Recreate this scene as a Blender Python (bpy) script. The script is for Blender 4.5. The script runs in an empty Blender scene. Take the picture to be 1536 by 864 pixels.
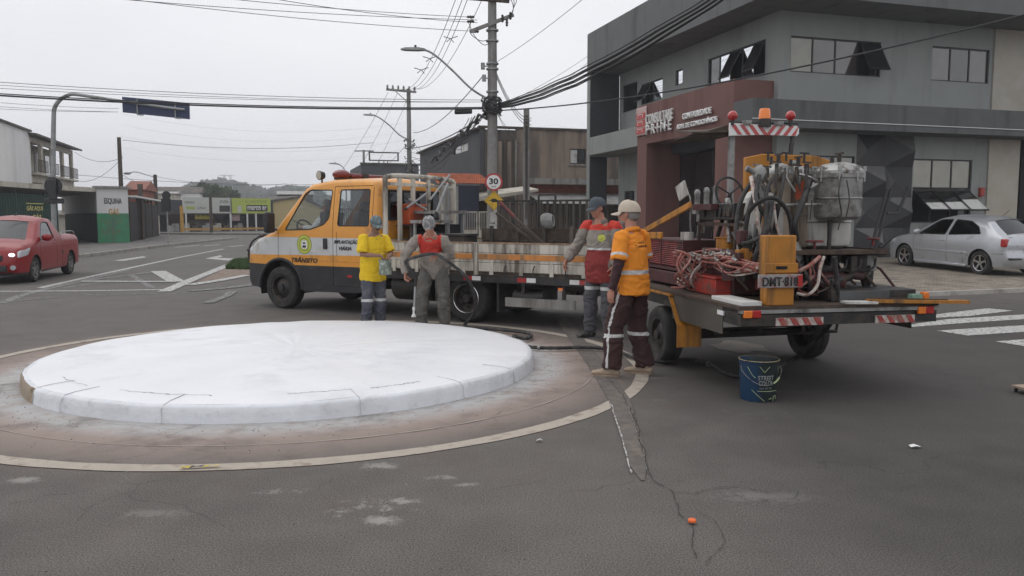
import bpy, bmesh, math, random
from mathutils import Vector, Matrix, noise
from mathutils.geometry import delaunay_2d_cdt
random.seed(7)
S = bpy.context.scene
COL = S.collection
# ------------------------------------------------------------------ camera
FPX = 1200.; CAMH = 1.6; TILT = math.atan(107/FPX)
cam = bpy.data.cameras.new('camera'); cam.lens = 36*FPX/1536; cam.sensor_width = 36
cam.clip_start = .05; cam.clip_end = 6000
camo = bpy.data.objects.new('camera', cam); COL.objects.link(camo)
camo.location = (0, 0, CAMH); camo.rotation_euler = (math.pi/2-TILT, 0, 0)
S.camera = camo
# ------------------------------------------------------------------ sky, sun, exposure
SUN_EL, SUN_AZ = math.radians(58), math.radians(-60)      # azimuth clockwise from +Y
w = bpy.data.worlds.new('World'); S.world = w; w.use_nodes = True
nt = w.node_tree; nt.nodes.clear()
out = nt.nodes.new('ShaderNodeOutputWorld'); bg = nt.nodes.new('ShaderNodeBackground')
sky = nt.nodes.new('ShaderNodeTexSky'); sky.sky_type = 'NISHITA'; sky.sun_disc = False
sky.sun_elevation = SUN_EL; sky.sun_rotation = SUN_AZ; sky.air_density = 1.5; sky.dust_density = 4
hs = nt.nodes.new('ShaderNodeHueSaturation'); hs.inputs['Saturation'].default_value = .25
tc = nt.nodes.new('ShaderNodeTexCoord'); nz = nt.nodes.new('ShaderNodeTexNoise')
nz.inputs['Scale'].default_value = 1.6; nz.inputs['Detail'].default_value = 5
mp = nt.nodes.new('ShaderNodeMapping'); mp.inputs['Scale'].default_value = (1, 1, 2.6)
cr = nt.nodes.new('ShaderNodeValToRGB')
cr.color_ramp.elements[0].position = .3; cr.color_ramp.elements[0].color = (7.6, 7.7, 8.1, 1)
cr.color_ramp.elements[1].position = .7; cr.color_ramp.elements[1].color = (9.1, 9.1, 9.4, 1)
mx = nt.nodes.new('ShaderNodeMix'); mx.data_type = 'RGBA'; mx.inputs['Factor'].default_value = .93
L = nt.links.new
L(tc.outputs['Generated'], mp.inputs['Vector']); L(mp.outputs[0], nz.inputs['Vector']); L(nz.outputs['Fac'], cr.inputs['Fac'])
L(sky.outputs[0], hs.inputs['Color']); L(hs.outputs[0], mx.inputs[6]); L(cr.outputs[0], mx.inputs[7])
L(mx.outputs[2], bg.inputs['Color']); L(bg.outputs[0], out.inputs['Surface'])
bg.inputs['Strength'].default_value = .105
sl = bpy.data.lights.new('sun', 'SUN'); sl.energy = .6; sl.angle = math.radians(60); sl.color = (1, .97, .93)
so = bpy.data.objects.new('sun', sl); COL.objects.link(so)
sd = Vector((math.sin(SUN_AZ)*math.cos(SUN_EL), math.cos(SUN_AZ)*math.cos(SUN_EL), math.sin(SUN_EL)))
so.rotation_euler = sd.to_track_quat('Z', 'Y').to_euler(); so.location = (0, 0, 50)
S.view_settings.view_transform = 'Standard'; S.view_settings.look = 'None'
S.view_settings.exposure = .12; S.view_settings.gamma = 1
S.render.resolution_x = 1024; S.render.resolution_y = 576
# ------------------------------------------------------------------ measuring (lens of the photograph, 1536 px wide)
def ray(px, py):
    u = (px-768)/FPX; v = (432-py)/FPX
    return (u, math.cos(TILT)+v*math.sin(TILT), -math.sin(TILT)+v*math.cos(TILT))
def G(px, py, z=0.):
    d = ray(px, py); t = (z-CAMH)/d[2]; return (d[0]*t, d[1]*t)
def P(px, py, Y):
    d = ray(px, py); t = Y/d[1]; return (d[0]*t, Y, CAMH+d[2]*t)
class Fr:
    def __init__(s, x, y, yaw, z=0): s.o = (x, y, z); s.yaw = math.radians(yaw); s.c = math.cos(s.yaw); s.s = math.sin(s.yaw)
    def l(s, p): x = p[0]-s.o[0]; y = p[1]-s.o[1]; return (s.c*x+s.s*y, -s.s*x+s.c*y, p[2]-s.o[2])
    def w(s, p): return (s.o[0]+s.c*p[0]-s.s*p[1], s.o[1]+s.s*p[0]+s.c*p[1], p[2]+s.o[2])
    def hit(s, px, py, ax, val):
        d = ray(px, py); o = s.l((0, 0, CAMH)); q = s.l((d[0]+s.o[0], d[1]+s.o[1], d[2]+s.o[2]))
        i = 'xyz'.index(ax); t = (val-o[i])/q[i]
        return tuple(o[k]+q[k]*t for k in range(3))
# ------------------------------------------------------------------ objects and tags
def tag(o, label=None, cat=None, group=None, kind=None):
    if label: o['label'] = label
    if cat: o['category'] = cat
    if group: o['group'] = group
    if kind: o['kind'] = kind
    return o
def empty(name, loc=(0, 0, 0), yaw=0., parent=None, label=None, cat=None, group=None):
    o = bpy.data.objects.new(name, None); COL.objects.link(o); o.location = loc; o.rotation_euler = (0, 0, yaw)
    o.empty_display_size = .1
    if parent: o.parent = parent
    return tag(o, label, cat, group)
def thing(name, fr, label, cat, group=None): return empty(name, fr.o, fr.yaw, None, label, cat, group)
def copy_tree(o, parent=None):
    c = o.copy(); COL.objects.link(c); c.parent = parent
    for ch in [x for x in COL.objects if x.parent == o]: copy_tree(ch, c)
    return c
def finish(me, mats, sharp=38):
    for m in (mats if isinstance(mats, (list, tuple)) else [mats]): me.materials.append(m)
    me.shade_smooth(); me.set_sharp_from_angle(angle=math.radians(sharp))
def mkobj(name, me, parent=None):
    o = bpy.data.objects.new(name, me); COL.objects.link(o)
    if parent: o.parent = parent
    return o
class MB:
    def __init__(s): s.bm = bmesh.new()
    def face(s, pts, mi=0):
        f = s.bm.faces.new([s.bm.verts.new(p) for p in pts]); f.material_index = mi; return f
    def b2(s, x0, x1, y0, y1, z0, z1, mi=0, m=None):
        v = [Vector((x, y, z)) for x in (x0, x1) for y in (y0, y1) for z in (z0, z1)]
        if m: v = [m @ p for p in v]
        v = [s.bm.verts.new(p) for p in v]
        for q in ((0, 1, 3, 2), (4, 6, 7, 5), (0, 4, 5, 1), (2, 3, 7, 6), (0, 2, 6, 4), (1, 5, 7, 3)):
            s.bm.faces.new([v[i] for i in q]).material_index = mi
        return s
    def box(s, c, d, rz=0, rx=0, ry=0, mi=0):
        m = Matrix.Translation(c) @ Matrix.Rotation(rz, 4, 'Z') @ Matrix.Rotation(ry, 4, 'Y') @ Matrix.Rotation(rx, 4, 'X')
        return s.b2(-d[0]/2, d[0]/2, -d[1]/2, d[1]/2, -d[2]/2, d[2]/2, mi, m)
    def beam(s, p0, p1, w, h, up=(0, 0, 1), mi=0):
        p0 = Vector(p0); p1 = Vector(p1); t = (p1-p0); ln = t.length; t.normalize(); up = Vector(up)
        if abs(t.dot(up)) > .98: up = Vector((1, 0, 0))
        a = t.cross(up).normalized(); b = a.cross(t)
        m = Matrix.Translation((p0+p1)/2) @ Matrix((t, a, b)).transposed().to_4x4()
        return s.b2(-ln/2, ln/2, -w/2, w/2, -h/2, h/2, mi, m)
    def loft(s, rings, close=True, cap=True, mi=0):
        R = [[s.bm.verts.new(p) for p in r] for r in rings]; n = len(R[0])
        for a, b in zip(R, R[1:]):
            for i in range(n if close else n-1):
                j = (i+1) % n; s.bm.faces.new((a[i], a[j], b[j], b[i])).material_index = mi
        if cap and close:
            s.bm.faces.new(R[0][::-1]).material_index = mi; s.bm.faces.new(R[-1]).material_index = mi
        return s
    def cyl(s, p0, p1, r0, r1=None, n=12, cap=True, mi=0):
        r1 = r0 if r1 is None else r1; p0 = Vector(p0); p1 = Vector(p1); t = (p1-p0).normalized()
        a = t.orthogonal().normalized(); b = t.cross(a)
        return s.loft([[p+r*(math.cos(2*math.pi*i/n)*a+math.sin(2*math.pi*i/n)*b) for i in range(n)] for p, r in ((p0, r0), (p1, r1))], cap=cap, mi=mi)
    def tube(s, pts, r, n=8, mi=0, closed=False):
        pts = [Vector(p) for p in pts]; k = len(pts); rr = r if isinstance(r, (list, tuple)) else [r]*k
        T = [((pts[min(i+1, k-1)]-pts[max(i-1, 0)])).normalized() for i in range(k)]
        a = T[0].orthogonal().normalized(); rings = []
        for i in range(k):
            a = (a-T[i]*a.dot(T[i]));
            if a.length < 1e-6: a = T[i].orthogonal()
            a.normalize(); b = T[i].cross(a)
            rings.append([pts[i]+rr[i]*(math.cos(2*math.pi*j/n)*a+math.sin(2*math.pi*j/n)*b) for j in range(n)])
        return s.loft(rings, mi=mi)
    def sph(s, c, r, n=12, m=8, mi=0, rot=None):
        if not isinstance(r, (list, tuple)): r = (r, r, r)
        M = Matrix.Translation(c) @ (rot.to_4x4() if rot else Matrix.Identity(4))
        rings = []
        for i in range(m+1):
            t = -math.pi/2+math.pi*(i+.02 if i == 0 else (i-.02 if i == m else i))/m
            rings.append([M @ Vector((r[0]*math.cos(t)*math.cos(2*math.pi*j/n), r[1]*math.cos(t)*math.sin(2*math.pi*j/n), r[2]*math.sin(t))) for j in range(n)])
        return s.loft(rings, mi=mi)
    def lathe(s, prof, c=(0, 0, 0), axis='z', n=24, mi=0, close=False, cap=False):
        rings = []
        for r, h in prof:
            ring = []
            for j in range(n):
                a = 2*math.pi*j/n; x, y = r*math.cos(a), r*math.sin(a)
                p = {'z': (x, y, h), 'y': (x, h, y), 'x': (h, x, y)}[axis]
                ring.append((c[0]+p[0], c[1]+p[1], c[2]+p[2]))
            rings.append(ring)
        if close: rings.append(rings[0])
        return s.loft(rings, cap=cap, mi=mi)
    def prism(s, poly, ax, a0, a1, mi=0):
        def f(p, h): return {'x': (h, p[0], p[1]), 'y': (p[0], h, p[1]), 'z': (p[0], p[1], h)}[ax]
        return s.loft([[f(p, a0) for p in poly], [f(p, a1) for p in poly]], mi=mi)
    def mesh(s, name, mats, sharp=38, merge=0):
        if merge: bmesh.ops.remove_doubles(s.bm, verts=s.bm.verts, dist=merge)
        bmesh.ops.recalc_face_normals(s.bm, faces=s.bm.faces)
        me = bpy.data.meshes.new(name); s.bm.to_mesh(me); s.bm.free(); finish(me, mats, sharp); return me
    def build(s, name, mats, parent=None, bev=0, sharp=38, merge=0, seg=2):
        o = mkobj(name, s.mesh(name, mats, sharp, merge), parent)
        if bev:
            b = o.modifiers.new('bevel', 'BEVEL'); b.width = bev; b.segments = seg; b.limit_method = 'ANGLE'; b.angle_limit = math.radians(40); b.harden_normals = False
        return o
def smooth_path(pts, sub=6):
    pts = [Vector(p) for p in pts]; out = []
    for i in range(len(pts)-1):
        p0 = pts[max(i-1, 0)]; p1 = pts[i]; p2 = pts[i+1]; p3 = pts[min(i+2, len(pts)-1)]
        for k in range(sub):
            t = k/sub; out.append(.5*((2*p1)+(-p0+p2)*t+(2*p0-5*p1+4*p2-p3)*t*t+(-p0+3*p1-3*p2+p3)*t**3))
    out.append(pts[-1]); return out
def text(name, s, m, parent, o, xd, yd, width=None, height=None, ext=.004, bold=.0, shear=0., align='CENTER', space=1.):
    """lettering as a mesh: o = centre, xd reading direction, yd up; fitted to width / height"""
    if isinstance(s, tuple):                    # lettering too small to read in the photograph: a row of worn strokes, s = word lengths
        xd = Vector(xd).normalized(); yd = Vector(yd).normalized(); zd = xd.cross(yd); o = Vector(o); n = sum(s)+len(s)-1; b = MB(); rn = random.Random(n); gaps = [sum(s[:k+1])+k for k in range(len(s)-1)]
        for i in range(n):
            if i in gaps: continue
            x0 = -width/2+width*i/n; wl = width/n*.72; h0 = height*rn.uniform(.42, .5)
            for a0, a1, c0, c1 in ((0, .28, -1, 1), (.28, 1, rn.choice((-1, .55, -.2)), None)):
                c1 = c0+.45 if c1 is None else c1
                q = [o+xd*(x0+wl*u)+yd*(h0*v) for u, v in ((a0, c0), (a1, c0), (a1, c1), (a0, c1))]; b.loft([q, [p+zd*ext for p in q]])
        return b.build(name, m, parent)
    cu = bpy.data.curves.new(name, 'FONT'); cu.body = s; cu.size = 1; cu.extrude = 0; cu.offset = bold; cu.shear = shear
    cu.align_x = align; cu.space_character = space; cu.resolution_u = 3
    ob = bpy.data.objects.new(name, cu); COL.objects.link(ob)
    dg = bpy.context.evaluated_depsgraph_get(); me = bpy.data.meshes.new_from_object(ob.evaluated_get(dg), depsgraph=dg)
    COL.objects.unlink(ob); bpy.data.objects.remove(ob)
    bm = bmesh.new(); bm.from_mesh(me); bpy.data.meshes.remove(me)
    r = bmesh.ops.extrude_face_region(bm, geom=bm.faces[:])
    for v in [g for g in r['geom'] if isinstance(g, bmesh.types.BMVert)]: v.co.z += 1
    xs = [v.co.x for v in bm.verts]; ys = [v.co.y for v in bm.verts]
    cx = (max(xs)+min(xs))/2; cy = (max(ys)+min(ys))/2
    sx = width/(max(xs)-min(xs)) if width else None; sy = height/(max(ys)-min(ys)) if height else None
    sx = sx or sy; sy = sy or sx
    xd = Vector(xd).normalized(); yd = Vector(yd).normalized(); zd = xd.cross(yd); o = Vector(o)
    for v in bm.verts: v.co = o+xd*((v.co.x-cx)*sx)+yd*((v.co.y-cy)*sy)+zd*(v.co.z*ext)
    bmesh.ops.recalc_face_normals(bm, faces=bm.faces)
    me = bpy.data.meshes.new(name); bm.to_mesh(me); bm.free(); me.materials.append(m)
    return mkobj(name, me, parent)
# ------------------------------------------------------------------ materials
def mat(name, col, rough=.6, metal=0., var=.12, scale=6., bump=0., bscale=40., dirt=None, damt=.4, dscale=3., streak=False, coat=0., detail=6, spec=.5):
    m = bpy.data.materials.new(name); m.use_nodes = True; n = m.node_tree; L = n.links.new
    b = n.nodes['Principled BSDF']; b.inputs['Roughness'].default_value = rough; b.inputs['Metallic'].default_value = metal
    b.inputs['Coat Weight'].default_value = coat; b.inputs['Coat Roughness'].default_value = .08; b.inputs['Specular IOR Level'].default_value = spec
    tc = n.nodes.new('ShaderNodeTexCoord'); nz = n.nodes.new('ShaderNodeTexNoise'); nz.inputs['Scale'].default_value = scale; nz.inputs['Detail'].default_value = detail
    L(tc.outputs['Object'], nz.inputs['Vector'])
    cr = n.nodes.new('ShaderNodeValToRGB'); cr.color_ramp.elements[0].position = .3; cr.color_ramp.elements[1].position = .7
    cr.color_ramp.elements[0].color = tuple(c*(1-var) for c in col)+(1,); cr.color_ramp.elements[1].color = tuple(min(1, c*(1+var)) for c in col)+(1,)
    L(nz.outputs['Fac'], cr.inputs['Fac']); last = cr.outputs[0]
    if dirt:
        mp = n.nodes.new('ShaderNodeMapping'); mp.inputs['Scale'].default_value = (1, 1, .12) if streak else (1, 1, 1)
        L(tc.outputs['Object'], mp.inputs['Vector'])
        dz = n.nodes.new('ShaderNodeTexNoise'); dz.inputs['Scale'].default_value = dscale; dz.inputs['Detail'].default_value = 9; dz.inputs['Roughness'].default_value = .65
        L(mp.outputs[0], dz.inputs['Vector'])
        r2 = n.nodes.new('ShaderNodeValToRGB'); r2.color_ramp.elements[0].position = .62-damt*.35; r2.color_ramp.elements[1].position = .72-damt*.2
        L(dz.outputs['Fac'], r2.inputs['Fac'])
        mx = n.nodes.new('ShaderNodeMix'); mx.data_type = 'RGBA'; L(r2.outputs[0], mx.inputs['Factor']); L(last, mx.inputs[6]); mx.inputs[7].default_value = tuple(dirt)+(1,)
        last = mx.outputs[2]
        rr = n.nodes.new('ShaderNodeMapRange'); rr.inputs['To Min'].default_value = rough; rr.inputs['To Max'].default_value = min(1, rough+.3)
        L(r2.outputs[0], rr.inputs['Value']); L(rr.outputs[0], b.inputs['Roughness'])
    L(last, b.inputs['Base Color'])
    if bump:
        bz = n.nodes.new('ShaderNodeTexNoise'); bz.inputs['Scale'].default_value = bscale; bz.inputs['Detail'].default_value = 4
        L(tc.outputs['Object'], bz.inputs['Vector']); bn = n.nodes.new('ShaderNodeBump'); bn.inputs['Strength'].default_value = bump; bn.inputs['Distance'].default_value = .02
        L(bz.outputs['Fac'], bn.inputs['Height']); L(bn.outputs[0], b.inputs['Normal'])
    return m
def glassmat(name, tint=(.25, .28, .28), rough=.02, base=.08):
    m = bpy.data.materials.new(name); m.use_nodes = True; n = m.node_tree; L = n.links.new; n.nodes.clear()
    o = n.nodes.new('ShaderNodeOutputMaterial'); t = n.nodes.new('ShaderNodeBsdfTransparent'); t.inputs[0].default_value = tuple(tint)+(1,)
    g = n.nodes.new('ShaderNodeBsdfGlossy'); g.inputs['Roughness'].default_value = rough; g.inputs[0].default_value = (.9, .92, .95, 1)
    lw = n.nodes.new('ShaderNodeLayerWeight'); lw.inputs[0].default_value = .5; pw = n.nodes.new('ShaderNodeMath'); pw.operation = 'POWER'; pw.inputs[1].default_value = 4; L(lw.outputs['Facing'], pw.inputs[0]); f = n.nodes.new('ShaderNodeMath'); f.operation = 'MULTIPLY_ADD'; f.inputs[1].default_value = .8; f.inputs[2].default_value = .045; L(pw.outputs[0], f.inputs[0])
    tc = n.nodes.new('ShaderNodeTexCoord'); nz = n.nodes.new('ShaderNodeTexNoise'); nz.inputs['Scale'].default_value = 2.5
    mr = n.nodes.new('ShaderNodeMapRange'); mr.inputs['To Min'].default_value = base*.4; mr.inputs['To Max'].default_value = base
    L(tc.outputs['Object'], nz.inputs['Vector']); L(nz.outputs['Fac'], mr.inputs['Value'])
    ad = n.nodes.new('ShaderNodeMath'); ad.operation = 'ADD'; L(f.outputs[0], ad.inputs[0]); L(mr.outputs[0], ad.inputs[1])
    mx = n.nodes.new('ShaderNodeMixShader'); L(ad.outputs[0], mx.inputs[0]); L(t.outputs[0], mx.inputs[1]); L(g.outputs[0], mx.inputs[2]); L(mx.outputs[0], o.inputs[0])
    return m
M = {}
def mm(k, *a, **kw): M[k] = mat(k, *a, **kw)
DUST = (.25, .22, .19)
mm('white_paint', (.62, .62, .6), .55, var=.06, dirt=(.3, .27, .23), damt=.3)
mm('line_white', (.5, .5, .48), .7, var=.18, scale=14, dirt=(.1, .095, .09), damt=.42, dscale=18)
mm('line_worn', (.26, .26, .25), .8, var=.25, scale=10, dirt=(.085, .08, .078), damt=.62, dscale=12)
mm('line_tan', (.42, .37, .31), .85, var=.14, scale=5, dirt=(.27, .22, .18), damt=.32, dscale=5, bump=.2, bscale=150)
mm('black_plastic', (.022, .022, .024), .55, var=.2, dirt=(.07, .065, .06), damt=.25)
mm('black_metal', (.018, .018, .019), .45, var=.3, dirt=(.06, .045, .035), damt=.45, dscale=9)
mm('rubber', (.024, .024, .025), .8, var=.25, bump=.2, dirt=(.07, .062, .055), damt=.35, dscale=5)
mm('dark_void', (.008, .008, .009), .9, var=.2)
mm('chrome', (.6, .6, .6), .25, 1., var=.1)
mm('steel', (.34, .34, .33), .42, .8, var=.2, dirt=(.12, .09, .07), damt=.35, dscale=12)
mm('galv', (.32, .33, .33), .55, .4, var=.15, dirt=(.16, .15, .14), damt=.3)
mm('concrete', (.3, .29, .27), .9, var=.12, bump=.3, dirt=(.17, .16, .145), damt=.45, dscale=4, streak=True)
mm('pole_conc', (.25, .245, .235), .9, var=.14, bump=.2, dirt=(.15, .14, .13), damt=.45, dscale=3, streak=True)
mm('wire', (.03, .03, .033), .7, var=.1)
mm('wood_dark', (.06, .045, .033), .85, var=.3, dirt=(.12, .1, .08), damt=.3, dscale=7)
mm('cr_bright', (.8, .15, .03), .4, var=.05); mm('tape_yellow', (.55, .42, .03), .5, var=.1); mm('fleck', (.33, .32, .3), .8, var=.2, scale=20)
mm('letter_black', (.02, .02, .022), .6, var=.1)
mm('letter_white', (.75, .75, .74), .5, var=.04)
mm('amber', (.8, .2, .02), .25, var=.1, coat=.5)
mm('red_lens', (.42, .02, .02), .2, var=.15, coat=.6)
mm('red_paint', (.4, .04, .03), .45, var=.2, dirt=(.12, .08, .06), damt=.35, dscale=8)
mm('skin', (.42, .2, .135), .55, var=.1, scale=25)
mm('skin_dark', (.24, .13, .09), .55, var=.1, scale=25)
mm('hair', (.025, .02, .018), .7, var=.3, scale=60)
M['glass'] = glassmat('glass', (.78, .82, .82), base=.02)
M['glass_dark'] = glassmat('glass_dark', (.06, .065, .07), base=.02)
# ================================================================== ground
ISL = (-2.36, 8.68); RING = (-2.25, 8.6)
def ground_material(name='asphalt', base=(.1, .093, .087)):
    m = bpy.data.materials.new(name); m.use_nodes = True; n = m.node_tree; L = n.links.new; N = n.nodes.new
    b = n.nodes['Principled BSDF']; b.inputs['Roughness'].default_value = .85; b.inputs['Specular IOR Level'].default_value = .35
    g = N('ShaderNodeNewGeometry')
    def noise_(scale, det=6, vec=None, rough=.55):
        z = N('ShaderNodeTexNoise'); z.inputs['Scale'].default_value = scale; z.inputs['Detail'].default_value = det; z.inputs['Roughness'].default_value = rough
        L(vec or g.outputs['Position'], z.inputs['Vector']); return z.outputs['Fac']
    def ramp(f, p0, p1, c0=(0, 0, 0), c1=(1, 1, 1)):
        r = N('ShaderNodeValToRGB'); r.color_ramp.elements[0].position = p0; r.color_ramp.elements[1].position = p1
        r.color_ramp.elements[0].color = tuple(c0)+(1,); r.color_ramp.elements[1].color = tuple(c1)+(1,); L(f, r.inputs['Fac']); return r.outputs[0]
    def mix(f, a, c, blend='MIX'):
        x = N('ShaderNodeMix'); x.data_type = 'RGBA'; x.blend_type = blend
        if isinstance(f, float): x.inputs['Factor'].default_value = f
        else: L(f, x.inputs['Factor'])
        for s, v in ((6, a), (7, c)):
            if isinstance(v, tuple): x.inputs[s].default_value = v+(1,)
            else: L(v, x.inputs[s])
        return x.outputs[2]
    def mth(op, a, c=None):
        x = N('ShaderNodeMath'); x.operation = op; x.use_clamp = op == 'MULTIPLY'
        for i, v in enumerate((a, c)):
            if v is None: continue
            if isinstance(v, (int, float)): x.inputs[i].default_value = v
            else: L(v, x.inputs[i])
        return x.outputs[0]
    def maprange(v, a, c, d=0., e=1.):
        x = N('ShaderNodeMapRange'); x.interpolation_type = 'SMOOTHSTEP'
        for i, q in enumerate((a, c, d, e)): x.inputs[i+1].default_value = q
        L(v, x.inputs[0]); return x.outputs[0]
    big = ramp(noise_(.35, 5), .3, .7, tuple(c*.82 for c in base), tuple(c*1.2 for c in base))
    col = mix(ramp(noise_(2.2, 8), .35, .75), big, tuple(c*1.28 for c in base))
    col = mix(ramp(noise_(1.1, 7, rough=.7), .60, .72), col, (.115, .103, .094))
    vo = N('ShaderNodeTexVoronoi'); vo.inputs['Scale'].default_value = 140; L(g.outputs['Position'], vo.inputs['Vector'])
    col = mix(ramp(vo.outputs['Distance'], .0, .55, (.6, .6, .6), (1.28, 1.26, 1.22)), col, col, 'MIX')
    spk = N('ShaderNodeTexNoise'); spk.inputs['Scale'].default_value = 110; spk.inputs['Detail'].default_value = 2; L(g.outputs['Position'], spk.inputs['Vector'])
    col = mix(1., col, ramp(spk.outputs['Fac'], .32, .68, (.5, .5, .5), (1.55, 1.52, 1.48)), 'MULTIPLY')
    # distance from the island: pinkish dust trodden round it, paint flecks in front of it
    sub = N('ShaderNodeVectorMath'); sub.operation = 'SUBTRACT'; sub.inputs[1].default_value = (ISL[0], ISL[1], 0); L(g.outputs['Position'], sub.inputs[0])
    ln = N('ShaderNodeVectorMath'); ln.operation = 'LENGTH'; L(sub.outputs[0], ln.inputs[0]); d = ln.outputs['Value']
    dust = mth('MULTIPLY', maprange(d, 3.95, 3.0), ramp(noise_(1.7, 8, rough=.65), .12, .5))
    col = mix(dust, col, (.285, .225, .195))
    dust2 = mth('MULTIPLY', maprange(d, 3.3, 2.68), ramp(noise_(3.4, 8), .38, .6))
    col = mix(dust2, col, (.36, .30, .265))
    spl = mth('MULTIPLY', maprange(d, 3.1, 2.72), ramp(noise_(6, 8, rough=.7), .25, .55))
    col = mix(spl, col, (.42, .42, .42))
    far = mth('MULTIPLY', maprange(d, 5.6, 3.9), ramp(noise_(1.3, 9, rough=.75), .52, .74))
    col = mix(far, col, (.115, .088, .074))
    def spot(px, py, rx, ry, thr, amt, c=(.29, .28, .26)):
        nonlocal col
        x, y = G(px, py); st = N('ShaderNodeMapping'); st.inputs['Location'].default_value = (-x/rx, -y/ry, 0); st.inputs['Scale'].default_value = (1/rx, 1/ry, 1); L(g.outputs['Position'], st.inputs['Vector'])
        sl_ = N('ShaderNodeVectorMath'); sl_.operation = 'LENGTH'; L(st.outputs[0], sl_.inputs[0])
        v = mth('MULTIPLY', maprange(sl_.outputs['Value'], 1.3, .1), ramp(mth('ADD', noise_(11, 9, rough=.8), mth('MULTIPLY', maprange(sl_.outputs['Value'], 1.2, 0.), .2)), thr, thr+.09)); col = mix(mth('MULTIPLY', v, amt), col, c)
    for q in ((572, 781, .14, .1, .56, .95), (572, 760, .5, .32, .69, .8), (37, 720, .14, .09, .56, .8), (571, 699, .17, .12, .57, .8), (600, 752, .2, .13, .63, .8), (515, 768, .25, .2, .68, .7), (665, 716, .2, .07, .62, .6), (418, 737, .3, .1, .66, .6), (700, 727, .12, .06, .62, .6), (745, 573, .13, .03, .6, .6), (985, 567, .2, .06, .6, .7), (985, 600, .13, .02, .58, .7), (1150, 745, .45, .16, .56, .35), (1130, 620, .9, .5, .7, .3), (230, 770, .35, .12, .6, .3)): spot(*q)
    # fine crack network in the worn part
    wv = N('ShaderNodeVectorMath'); wv.operation = 'ADD'; nn_ = N('ShaderNodeTexNoise'); nn_.inputs['Scale'].default_value = 2.5; nn_.inputs['Detail'].default_value = 6; L(g.outputs['Position'], nn_.inputs['Vector'])
    sc_ = N('ShaderNodeVectorMath'); sc_.operation = 'SCALE'; sc_.inputs['Scale'].default_value = .5; L(nn_.outputs['Color'], sc_.inputs[0]); L(g.outputs['Position'], wv.inputs[0]); L(sc_.outputs[0], wv.inputs[1])
    vc = N('ShaderNodeTexVoronoi'); vc.feature = 'DISTANCE_TO_EDGE'; vc.inputs['Scale'].default_value = 1.1; L(wv.outputs[0], vc.inputs['Vector'])
    ck = mth('MULTIPLY', maprange(vc.outputs['Distance'], .011, .002), ramp(noise_(.6, 5), .5, .62)); col = mix(mth('MULTIPLY', ck, .42), col, (.03, .028, .027))
    oil = ramp(noise_(4.5, 4), .7, .78); col = mix(mth('MULTIPLY', oil, .45), col, (.04, .038, .037))
    fl2 = ramp(noise_(23, 3), .735, .765)
    col = mix(mth('MULTIPLY', fl2, .55), col, (.2, .19, .18))
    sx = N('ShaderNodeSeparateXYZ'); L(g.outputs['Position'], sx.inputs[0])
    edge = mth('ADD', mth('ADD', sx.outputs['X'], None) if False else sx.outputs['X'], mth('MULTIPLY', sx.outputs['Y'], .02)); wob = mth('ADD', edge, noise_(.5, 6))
    right_shade = maprange(wob, 1.2, 3.0); farm = maprange(sx.outputs['Y'], 17., 12.)
    col = mix(mth('MULTIPLY', mth('MULTIPLY', right_shade, farm), .9), col, mix(1., col, (.54, .53, .545), 'MULTIPLY'))  # right half of the road dimmed in its colour, painted shade
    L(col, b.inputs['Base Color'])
    bn = N('ShaderNodeBump'); bn.inputs['Strength'].default_value = .2; bn.inputs['Distance'].default_value = .01
    L(mth('ADD', spk.outputs['Fac'], noise_(3, 6)), bn.inputs['Height']); L(bn.outputs[0], b.inputs['Normal'])
    return m
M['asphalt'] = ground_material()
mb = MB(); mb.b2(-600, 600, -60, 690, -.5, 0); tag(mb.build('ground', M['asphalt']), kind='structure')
def sheet(name, pts, m, z=.004, kind='structure', th=0):
    b = MB()
    b.face([(p[0], p[1], z) for p in pts]); return tag(b.build(name, m), kind=kind)
def gl(px): return [G(*p) for p in px]
def strip_pts(path, w):
    L_, R_ = [], []
    for i, p in enumerate(path):
        a = Vector(path[max(i-1, 0)]); c = Vector(path[min(i+1, len(path)-1)]); t = (c-a).normalized(); n = Vector((-t.y, t.x))
        ww = w[i] if isinstance(w, (list, tuple)) else w
        L_.append(Vector(p)+n*ww/2); R_.append(Vector(p)-n*ww/2)
    return L_, R_
def line(name, path, w, m, z=.005):
    L_, R_ = strip_pts(path, w); b = MB()
    b.loft([[(l.x, l.y, z), (r.x, r.y, z)] for l, r in zip(L_, R_)], close=False)
    for f in b.bm.faces:
        f.normal_update()
    return tag(b.build(name, m), kind='structure')
# circular line round the island, rough edged
b = MB(); rings = []
for i in range(181):
    a = 2*math.pi*i/180; j = .012*noise.noise(Vector((math.cos(a)*9, math.sin(a)*9, 1)))
    rings.append([(RING[0]+r*math.cos(a), RING[1]+r*math.sin(a), .005) for r in (3.55+j, 3.69-j)])
b.loft(rings, close=False); tag(b.build('circular_line', M['line_tan'], merge=.0001), kind='structure')
b = MB(); rings = []
for i in range(60):
    a = math.radians(195+i*2.6); wd = .02*abs(noise.noise(Vector((i*.31, 4, 2))))+.004
    rings.append([(RING[0]+r*math.cos(a), RING[1]+r*math.sin(a), .006) for r in (3.13, 3.13+wd)])
b.loft(rings, close=False); tag(b.build('faint_inner_line', M['line_tan'], merge=.0001), kind='structure')
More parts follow.
